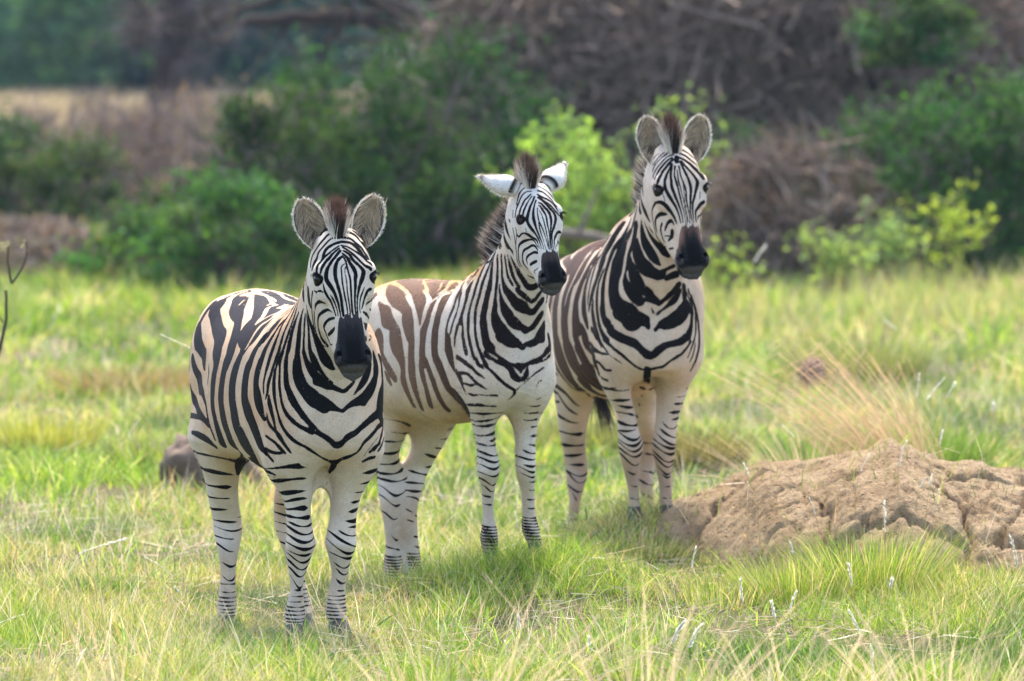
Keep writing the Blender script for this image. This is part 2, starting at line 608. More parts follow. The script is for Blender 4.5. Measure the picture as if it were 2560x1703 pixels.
def stroke_far(V, Z, out):
    """minus the distance to the nearest traced stroke (capped at 10 cm)"""
    for e in Z['strokes']:
        S = np.array(e[2:], float) / 1000
        sets = [S]
        if e[1]:
            M = S.copy(); M[:, 1] = 2 * Z['yc'] - M[:, 1]; sets.append(M)
        for Q in sets:
            lo = Q[:, :3].min(0) - .10; hi = Q[:, :3].max(0) + .10
            I = np.where(np.all((V > lo) & (V < hi), 1))[0]
            if not len(I): continue
            P = V[I]; best = out[I]
            for i in range(len(Q) - 1):
                A, D = Q[i, :3], Q[i + 1, :3] - Q[i, :3]
                t = np.clip((P - A) @ D / (D @ D + 1e-12), 0, 1)
                best = np.maximum(best, np.maximum(Q[i, 3], 0) - np.linalg.norm(P - A - t[:, None] * D, axis=1))
            out[I] = best

def lerp3(a, b, t):
    return np.asarray(a) * (1 - t[:, None]) + np.asarray(b) * t[:, None]

def sstep(x, a, b):
    t = np.clip((x - a) / (b - a), 0, 1)
    return t * t * (3 - 2 * t)

def make_zebra(Z):
    rng = np.random.default_rng(Z['seed'])
    root = empty('zebra', (Z['o'][0], Z['o'][1], 0), math.radians(Z['yaw']))
    # local x forward = (sin yaw, -cos yaw): the empty's -Y axis; bake the quarter turn into the vertices
    def W(P):
        return np.stack([P[:, 1], -P[:, 0], P[:, 2]], 1)
    tag(root, Z['label'], 'zebra', 'zebras standing in the grass')
    Z['legs'] = [Leg(r) for r in Z['legrows']]
    hf = Z['hf'] = Frame(*Z['head'])
    prims, neck = build_field(Z)
    h = .012 if not DEV else .014
    lo = np.array([-1.2, -.36, -.06]); hi = np.array([.78, .40, 1.9])
    N = np.ceil((hi - lo) / h).astype(int)
    G = [lo[i] + h * np.arange(N[i]) for i in range(3)]
    P = np.stack(np.meshgrid(*G, indexing='ij'), -1).reshape(-1, 3)
    F = field(prims, P).reshape(N)
    V, Q = surface_nets(F, lo, h)
    # keep the largest connected piece only
    V, Q, plain, ng, free = refine(V, Q, np.ones(len(Q), bool))
    project(prims, V, np.ones(len(V), bool), 3)
    hc = hf.inv(V[Q].mean(1))
    sel = (hc[:, 0] > -.08) & (hc[:, 0] < .62) & (np.abs(hc[:, 2]) < .16) & (hc[:, 1] > -.26) & (hc[:, 1] < .12)
    sel |= V[Q].mean(1)[:, 2] < .66 if not DEV == '1' else sel
    V, NQ, plain, ng, free = refine(V, Q, sel)
    project(prims, V, free, 2)
    # ---- stripe field and coat colours
    st = np.full(len(V), -.03)
    apply_strokes(V, Z, neck, hf, st)
    hq = hf.inv(V)
    t_n = sstep(V[:, 0], -.12, .12) * sstep(V[:, 2], Z['nz'] - .1, Z['nz'] + .12)
    phi = V[:, 0] * (1 - t_n) / .085 + t_n * (.62 * V[:, 0] + .78 * (V[:, 2] - Z['nz'])) / .070
    phi = phi + .25 * np.sin(V[:, 2] * 7 + V[:, 0] * 5)
    pro = (.24 + .04 * np.sin(V[:, 2] * 9) - np.abs(np.mod(phi, 1) - .5)) * .075
    blend = sstep(-st, .030, .034) * (V[:, 2] > Z['tan'][0] - .02 - .1 * (V[:, 0] < 0)) * (1 - np.all((hq > [-.02, -.21, -.15]) & (hq < [.62, .12, .15]), 1))
    far = np.full(len(V), -.10)
    stroke_far(V, Z, far)
    thr = np.where((V[:, 2] > Z['nz']) & (V[:, 0] > .0), .018, .042)
    blend = sstep(-far - thr, -.002, .008) * ((V[:, 2] > Z['nz'] - .12) | ((V[:, 0] < -.02) & (V[:, 2] > Z['tan'][0] + .12)) | ((V[:, 1] > .13) & (V[:, 2] > Z['nz'] - .3))) * (1 - np.all((hq > [-.01, -.135, -.13]) & (hq < [.62, .12, .13]), 1))
    st = np.where(blend > .5, np.maximum(pro, -.03), st)
    for lg, bands in zip(Z['legs'], Z['bands']):
        cx, cy, w, d = lg.at(V[:, 2])
        inb = (np.abs(V[:, 0] - cx) < d * 1.35) & (np.abs(V[:, 1] - cy) < w * 1.3) & (V[:, 2] < lg.rows[0][0] + .03)
        I = np.where(inb)[0]
        u = (V[I, 1] - cy[I]) / w[I]; z = V[I, 2]
        back = V[I, 0] < cx[I]
        for zl, zm, zr, hw, xl, xr in bands:
            a = (zl + zr) / 2 - zm; bb = (zr - zl) / 2
            zz = zm + a * u * u + bb * u + np.where(back, -.6 * a * (1 - u * u) + .004, 0)
            wd = hw * sstep(u, xl - .35, xl + .15) * (1 - sstep(u, xr - .15, xr + .35))
            wd = wd * (.8 + .35 * np.sin(u * 3 + zm * 40))
            st[I] = np.maximum(st[I], np.where(wd > 5e-4, wd - np.abs(z - zz), -.03))
    hq = hf.inv(V)
    # dark muzzle
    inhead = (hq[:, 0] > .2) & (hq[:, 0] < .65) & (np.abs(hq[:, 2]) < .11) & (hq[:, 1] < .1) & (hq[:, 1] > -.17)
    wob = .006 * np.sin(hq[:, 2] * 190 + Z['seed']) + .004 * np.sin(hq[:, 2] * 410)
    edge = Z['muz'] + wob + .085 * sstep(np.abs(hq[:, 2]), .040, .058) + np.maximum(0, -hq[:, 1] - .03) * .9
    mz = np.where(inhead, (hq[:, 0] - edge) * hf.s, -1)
    st = np.maximum(st, np.clip(mz, -.03, .03))
    # eye rims
    for sg in (-1, 1):
        q = hq - np.array([.172, .006, .108 * sg])
        de = np.sqrt((q[:, 0] / 1.0) ** 2 + (q[:, 1]) ** 2 + (q[:, 2] * .9) ** 2)
        st = np.maximum(st, .0285 - de)
    rel = V[:, 2]
    up = sstep(rel, Z['tan'][0], Z['tan'][1]) * (1 - sstep(V[:, 0], .12, .34))
    headm = np.all((hq > [-.06, -.25, -.16]) & (hq < [.62, .12, .16]), 1)
    light = lerp3(Z['pale'], Z['buff'], up)
    hm = headm.astype(float) * .75
    light = lerp3(light, Z['face'], hm) if False else light * (1 - hm[:, None]) + np.array(Z['face']) * hm[:, None]
    T_ = catmull(Z['trunk'], 60); T_ = T_[np.argsort(T_[:, 0])]
    ridge = np.interp(V[:, 0], T_[:, 0], T_[:, 2])
    dor = sstep(rel, ridge - .085, ridge - .02) * (V[:, 0] < .02) * Z.get('dorsal', 0)
    light = lerp3(light, Z.get('dcol', (.45, .30, .18)), dor)
    top = sstep(rel, Z['tan'][1], Z['tan'][1] + .2) * (V[:, 0] < .1)
    dark = lerp3(Z['black'], Z['brown'], np.clip(sstep(rel, Z['tan'][0] - .15, Z['tan'][1] - .1) * (1 - sstep(V[:, 0], Z['brx'][0], Z['brx'][1])), 0, 1))
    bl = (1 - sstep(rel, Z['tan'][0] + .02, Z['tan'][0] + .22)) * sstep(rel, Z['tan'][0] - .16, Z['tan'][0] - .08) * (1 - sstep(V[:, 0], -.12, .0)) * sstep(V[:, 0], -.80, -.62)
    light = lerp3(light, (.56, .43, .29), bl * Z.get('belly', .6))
    if Z.get('dirt'):
        dm = (1 - sstep(rel, Z['dirt'] - .12, Z['dirt'] + .10)) * Z.get('dirtk', .7)
        light = lerp3(light, (.36, .25, .17), dm)
        sk_ = np.where(V[:, 0] > -.35, Z.get('sock', 0), Z.get('sock', 0) - .22)
        low = (1 - sstep(rel, sk_ - .03, sk_ + .03)) * .55
        light = lerp3(light, (.10, .075, .06), low)
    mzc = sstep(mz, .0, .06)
    mcol = lerp3(np.array(Z['nose']) * .75, (.013, .0125, .014), mzc)  # paler top of the muzzle: skin tone with a highlight gradient painted in
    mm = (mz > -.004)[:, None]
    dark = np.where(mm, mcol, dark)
    for sg in (-1, 1):
        dn = np.linalg.norm((hq - np.array([.483, .006, .060 * sg])) * np.array([.8, 1, 1]), axis=1)
        rimm = sstep(dn, .013, .018) * (1 - sstep(dn, .020, .028)) * inhead * (hq[:, 2] * sg > .050)
        dark = lerp3(dark, (.06, .057, .06), rimm * .7)
    side = inhead * sstep(hq[:, 0], .40, .45) * sstep(np.abs(hq[:, 2]), .034, .052) * (hq[:, 1] < -.03)
    dark = lerp3(dark, (.22, .20, .18), side * .8)
    if Z['seed'] == 3:
        br = inhead * sstep(np.abs(hq[:, 2]), .022, .045) * (1 - sstep(hq[:, 0], .38, .45)) * (hq[:, 0] > .28)
        dark = lerp3(dark, (.22, .12, .085), br * .9 * (mz > -.004))
    cenp = inhead * sstep(hq[:, 0], .40, .45) * (1 - sstep(np.abs(hq[:, 2]), .022, .036)) * (hq[:, 0] < .512)
    dark = lerp3(dark, (.0035, .0035, .0035), cenp * .85)
    for sg in (-1, 1):
        dn = np.linalg.norm((hq - np.array([.480, .004, .054 * sg])) * np.array([.65, 1, 1.1]), axis=1)
        dark = lerp3(dark, (.002, .002, .002), (1 - sstep(dn, .010, .015)) * inhead)
    sd = inhead * sstep(hq[:, 0], .43, .47) * sstep(np.abs(hq[:, 2]), .040, .052) * sstep(-hq[:, 1], .012, .03)
    dark = lerp3(dark, (.15, .135, .12), sd * .8)
    lipm = inhead * sstep(hq[:, 0], .518, .530)
    dark = lerp3(dark, (.075, .07, .064), lipm * .85)
    ml = inhead & (np.abs(hq[:, 0] - .517 + .9 * hq[:, 2] ** 2 * 8) < .0035) & (hq[:, 1] < .02)
    dark = np.where(ml[:, None], (.004, .004, .004), dark)
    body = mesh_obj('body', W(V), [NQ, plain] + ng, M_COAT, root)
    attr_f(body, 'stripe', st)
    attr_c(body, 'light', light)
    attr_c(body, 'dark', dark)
    fz = np.full(len(V), Z['fuzz']); fz[headm] = .3; fz[(rel < .6)] = .3
    attr_f(body, 'fuzz', fz)
    attr_f(body, 'speck', sstep(V[:, 0], -.05, .15) * (1 - headm) * (rel < 1.1) * (rel > .55))
    wr = sstep(rel, .55, .64) * (1 - sstep(rel, .72, .84)) * sstep(V[:, 0], -.05, .06) * (1 - sstep(np.abs(V[:, 1]), .10, .17)) if Z['seed'] == 1 else \
         sstep(rel, .66, .74) * (1 - sstep(rel, .82, .92)) * sstep(V[:, 0], -.05, .06) * (1 - sstep(np.abs(V[:, 1]), .10, .17))
    attr_f(body, 'wrinkle', wr * .10)
    # ---- eyes
    for sg in (-1, 1):
        c = hf(.172, .004, .1005 * sg)
        bm = bmesh.new()
        bmesh.ops.create_uvsphere(bm, u_segments=20, v_segments=14, radius=.0210 * hf.s)
        ev = np.array([v.co[:] for v in bm.verts]); ef = [[v.index for v in f.verts] for f in bm.faces]
        bm.free()
        mesh_obj('eye', W(ev + c), [np.array([f for f in ef if len(f) == 4]), np.array([f for f in ef if len(f) == 3])], M_EYE, root)
        # lashes
        k = 26
        a = rng.uniform(-1, 1, k)
        rt = hf(.150 + .004 * np.abs(a) ** 2, .012 + .012 * a, (.118 - .004 * np.abs(a)) * sg)
        dr = np.tile(hf.l * sg * 1.0 + hf.n * .5 + hf.a * .6, (k, 1)) + rng.normal(size=(k, 3)) * .15
        sv, sq, stt, t_, id_ = strands(rt, dr, rng.uniform(.02, .032, k) * hf.s, np.full(k, .0016), np.tile(hf.a * .004, (k, 1)), rng, 2)
        lo_ = mesh_obj('eyelashes', W(sv), [sq, stt], M_HAIR, root)
        attr_c(lo_, 'hcol', np.tile((.02, .017, .015), (len(sv), 1)))
    # ---- ears
    for sg, e in zip((-1, 1), Z['ears']):
        EP, EF, inn, tt, uu, ax = ear_mesh(hf, sg, e, Z)
        eo = mesh_obj('ear', W(EP), EF, M_HAIR if False else M_EAR, root)
        rim = np.maximum(sstep(np.abs(uu), .86, .93), sstep(tt, .9, .95))
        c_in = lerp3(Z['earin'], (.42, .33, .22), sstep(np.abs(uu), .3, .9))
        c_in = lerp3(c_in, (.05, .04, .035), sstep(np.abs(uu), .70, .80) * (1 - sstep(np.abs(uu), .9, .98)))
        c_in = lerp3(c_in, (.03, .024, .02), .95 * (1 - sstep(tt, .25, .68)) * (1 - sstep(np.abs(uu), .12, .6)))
        c_out = np.tile((.78, .76, .73), (len(EP), 1))
        tipd = sstep(tt, e.get('dk', .80), e.get('dk', .80) + .06) * (1 - sstep(tt, .93, .97))
        c_out = lerp3(c_out, (.05, .035, .03), tipd)
        if e.get('band'):
            c_out = lerp3(c_out, (.03, .025, .022), sstep(tt, .06, .10) * (1 - sstep(tt, .17, .21)) * (np.abs(uu) < .75))
        col = np.where(inn[:, None] > .5, c_in, c_out)
        col = lerp3(col, (.80, .76, .68), np.maximum(sstep(np.abs(uu), .93, .99), sstep(tt, .96, .99)) * .9)
        attr_c(eo, 'hcol', col)
        base, upv, op, side = ax
        # tufts inside and fringe on the rim
        k = 520
        t = rng.uniform(.05, .93, k); v = rng.choice([-1, 1], k) * rng.uniform(.25, .95, k)
        inner_idx = (np.round(t * 24).astype(int) * 17 + np.round((v + 1) * 8).astype(int))
        rt = EP[inner_idx] + rng.normal(size=(k, 3)) * .005
        toC = -np.sign(v)[:, None] * (hf(*side) - hf.o)[None] / hf.s
        opw = (hf(*op) - hf.o) / hf.s; upw = (hf(*upv) - hf.o) / hf.s
        dr = toC * .6 + opw * .55 + upw * .65 + rng.normal(size=(k, 3)) * .22
        L = rng.uniform(.016, .038, k) * hf.s
        sv, sq, stt, t_, id_ = strands(rt, dr, L, rng.uniform(.0012, .0024, k), upw[None] * (L * .3)[:, None], rng, 3)
        k2 = 700
        tf = rng.uniform(.03, 1.0, k2); vf = rng.choice([-1, 1], k2)
        f0 = np.minimum((tf * 24).astype(int), 23); fr_ = (tf * 24 - f0)[:, None]
        cj = np.where(vf > 0, 16, 0)
        rt2 = EP[f0 * 17 + cj] * (1 - fr_) + EP[(f0 + 1) * 17 + cj] * fr_ + rng.normal(size=(k2, 3)) * .0015
        cen = EP[np.minimum(np.round(tf * 24).astype(int), 24) * 17 + 8]
        dr2 = unit(rt2 - cen) + upw * (.5 + tf[:, None]) * .6 + rng.normal(size=(k2, 3)) * .25
        s2, q2, t2, tt2, id2 = strands(rt2, dr2, rng.uniform(.003, .012, k2) * hf.s * e.get('fr', 1), np.full(k2, .0014), upw[None] * np.zeros((k2, 1)), rng, 2)
        tu = mesh_obj('ear_hair', W(np.concatenate([sv, s2])), [sq, stt, q2 + len(sv), t2 + len(sv)], M_HAIR, eo)
        shade = rng.uniform(.45, 1.0, k)[id_][:, None] * np.array([.72, .59, .41])
        dk = (rng.random(k) < .16)[id_]
        shade[dk] = (.05, .04, .035)
        sh2 = np.tile((.80, .75, .66), (len(s2), 1))
        attr_c(tu, 'hcol', np.concatenate([shade, sh2]))
    # ---- mane
    D = neck.D
    i0 = Z['mane0']
    line = D[i0:]
    fo = hf(np.array([-.035, .0, .025]), np.array([-.03, .0, .022]), np.full(3, Z.get('fol', -.010)))
    line = catmull(np.concatenate([line, fo]), 140)
    Lh = np.interp(np.linspace(0, 1, 140), Z['manelen'][0], Z['manelen'][1])
    upd = np.stack([np.interp(np.linspace(0, 1, 140), np.linspace(0, 1, len(Z['manedir'])), [m[c] for m in Z['manedir']]) for c in range(3)], 1)
    upd = unit(upd)
    Tl = unit(np.gradient(line, axis=0))
    Sd = unit(np.cross(upd, Tl))
    k = Z.get('manen', 5200)
    q = rng.uniform(0, 139, k)
    # denser towards the forelock
    ex = rng.uniform(112, 139.0, k // 3)
    q = np.concatenate([q, ex]); k = len(q)
    i = np.minimum(q.astype(int), 138); f = (q - i)[:, None]
    lt = rng.normal(size=k) * .35
    lt = np.clip(lt, -1, 1)
    wd = np.interp(q, [0, 20, 110, 139], [.010, .022, .024, .022])
    rt = line[i] * (1 - f) + line[i + 1] * f + Sd[i] * (lt * wd)[:, None] - upd[i] * .015
    dr = upd[i] + Sd[i] * (lt * .35)[:, None] + Tl[i] * (rng.normal(size=k) * .09)[:, None] + rng.normal(size=(k, 3)) * .05
    ln = (Lh[i] * (1 - .25 * np.abs(lt)) * rng.uniform(.82, 1.08, k)) * (1 + .10 * np.sin(q * 1.3) + .07 * np.sin(q * .53 + 1))
    bend = Tl[i] * (rng.normal(size=k) * .012)[:, None] + Sd[i] * (rng.normal(size=k) * .01)[:, None]
    sv, sq, stt, t_, id_ = strands(rt, dr, ln + .015, rng.uniform(.002, .0036, k), bend, rng, 3)
    mo = mesh_obj('mane', W(sv), [sq, stt], M_HAIR, root)
    qq = q[id_]
    ph = np.interp(qq, Z['manebands'][0], Z['manebands'][1]) + rng.normal(size=k)[id_] * .03
    whit = (np.mod(ph, 1.0) < Z['manewhite']) & (qq < Z.get('manewmax', 118))
    core = np.abs(lt)[id_]
    whit |= (qq > 112) & (core > .42) & (t_ < .85)
    c0 = np.where(whit[:, None], np.array([.80, .74, .64]), np.array([.030, .022, .020]))
    jit = rng.uniform(.7, 1.3, k)[id_][:, None]
    tipc = sstep(t_, Z['tipat'], Z['tipat'] + .3)
    c = lerp3(c0 * jit, Z['tipcol'], tipc * np.where(whit, .75, .85))
    attr_c(mo, 'hcol', c)
    # ---- tail
    tl = catmull(Z['tail'], 30)
    rad = np.interp(np.linspace(0, 1, 30), [0, .3, 1], [.030, .020, .011])
    dd = np.diff(tl, axis=0); Tn = unit(np.vstack([dd, dd[-1]]))
    sx = unit(np.cross(Tn, [0.3, 1, .1])); sy = np.cross(Tn, sx)
    th = np.linspace(0, 2 * np.pi, 10, endpoint=False)
    TV = (tl[:, None] + rad[:, None, None] * (np.cos(th)[None, :, None] * sx[:, None] + np.sin(th)[None, :, None] * sy[:, None])).reshape(-1, 3)
    TF = np.array([[a * 10 + b, a * 10 + (b + 1) % 10, (a + 1) * 10 + (b + 1) % 10, (a + 1) * 10 + b] for a in range(29) for b in range(10)])
    to = mesh_obj('tail', W(TV), TF, M_HAIR, root)
    cz = np.repeat(np.arange(30), 10)
    attr_c(to, 'hcol', np.where((cz % 4 < 2)[:, None], np.array(Z['pale']), np.array([.03, .027, .025])))
    k = 420
    i = rng.integers(17, 30, k)
    sv, sq, stt, t_, id_ = strands(tl[i], Tn[i] * np.array(Z.get('tuft', (1, 1, 1))) + rng.normal(size=(k, 3)) * .13, rng.uniform(.14, .30, k), rng.uniform(.003, .006, k), np.tile((0, 0, -.05), (k, 1)) + rng.normal(size=(k, 3)) * .02, rng, 4)
    tt_ = mesh_obj('tail_tuft', W(sv), [sq, stt], M_HAIR, to)
    attr_c(tt_, 'hcol', np.tile((.025, .02, .018), (len(sv), 1)) * rng.uniform(.6, 1.8, k)[id_][:, None])
    if Z.get('lock'):
        k = 160
        e0 = tl[-1]; dl = np.array(Z['lock'])
        sv, sq, stt, t_, id_ = strands(np.tile(e0 + np.array([0, 0, .06]), (k, 1)) + rng.normal(size=(k, 3)) * .012, np.tile(dl, (k, 1)) + rng.normal(size=(k, 3)) * .05, rng.uniform(.25, .46, k), rng.uniform(.003, .006, k), np.tile((0, 0, -.05), (k, 1)) + rng.normal(size=(k, 3)) * .01, rng, 4)
        lk = mesh_obj('tail_tuft', W(sv), [sq, stt], M_HAIR, to)
        attr_c(lk, 'hcol', np.tile((.022, .018, .016), (len(sv), 1)))
    # ---- hooves
    for lg, fwd in zip(Z['legs'], (1, 1, .8, .8)):
        z0, x0, y0, w0, d0 = lg.rows[-1]
        hv = []
        for j, (dz, dx, k_) in enumerate([(.012, -.004, .94), (.0, 0, 1.06), (-.02, .010, 1.16), (-.042, .02, 1.26), (-.06, .03, 1.34), (-.062, .03, 1.1), (-.062, .03, .1)]):
            for a in np.linspace(0, 2 * np.pi, 18, endpoint=False):
                ca = np.cos(a)
                hv.append([x0 + dx + ca * d0 * k_ * (1.15 if ca > 0 else .9), y0 + np.sin(a) * w0 * k_, z0 + dz])
        hv = np.array(hv)
        HF = np.array([[a * 18 + b, (a + 1) * 18 + b, (a + 1) * 18 + (b + 1) % 18, a * 18 + (b + 1) % 18] for a in range(6) for b in range(18)])
        mesh_obj('hoof', W(hv), HF, M_HOOF, root)
    # ---- short coat hair standing off the outline
    nf = Z.get('furn', 0)
    if nf:
        A = np.concatenate([NQ, plain])
        cc = V[A].mean(1)
        nr = unit(np.cross(V[A[:, 2]] - V[A[:, 0]], V[A[:, 3]] - V[A[:, 1]]))
        hh = hf.inv(cc)
        ok = ~((hh[:, 0] > -.03) & (hh[:, 0] < .65) & (np.abs(hh[:, 2]) < .16) & (hh[:, 1] > -.22)) & (cc[:, 2] > .55)
        idx = rng.choice(np.where(ok)[0], nf)
        back = np.tile((-.8, 0, -.55), (nf, 1))
        dr = nr[idx] * Z['furup'] + back + rng.normal(size=(nf, 3)) * .25
        kk = idx
        sv, sq, stt, t_, id_ = strands(cc[idx] - nr[idx] * .002 + rng.normal(size=(nf, 3)) * .003, dr, rng.uniform(.5, 1.1, nf) * Z['furlen'], rng.uniform(.0012, .0022, nf), np.zeros((nf, 3)), rng, 2)
        fo_ = mesh_obj('coat_hair', W(sv), [sq, stt], M_HAIR, body)
        s_ = st[A[idx, 0]] * .5 + st[A[idx, 2]] * .5
        cc_ = np.where((s_ > 0)[:, None], dark[A[idx, 0]] * 1.3 + .01, light[A[idx, 0]])
        attr_c(fo_, 'hcol', (cc_ * rng.uniform(.7, 1.25, nf)[:, None])[id_])
        fo_['kind'] = 'stuff'
    root['dev'] = 0
    del root['dev']
    return root, body, neck, hf, V

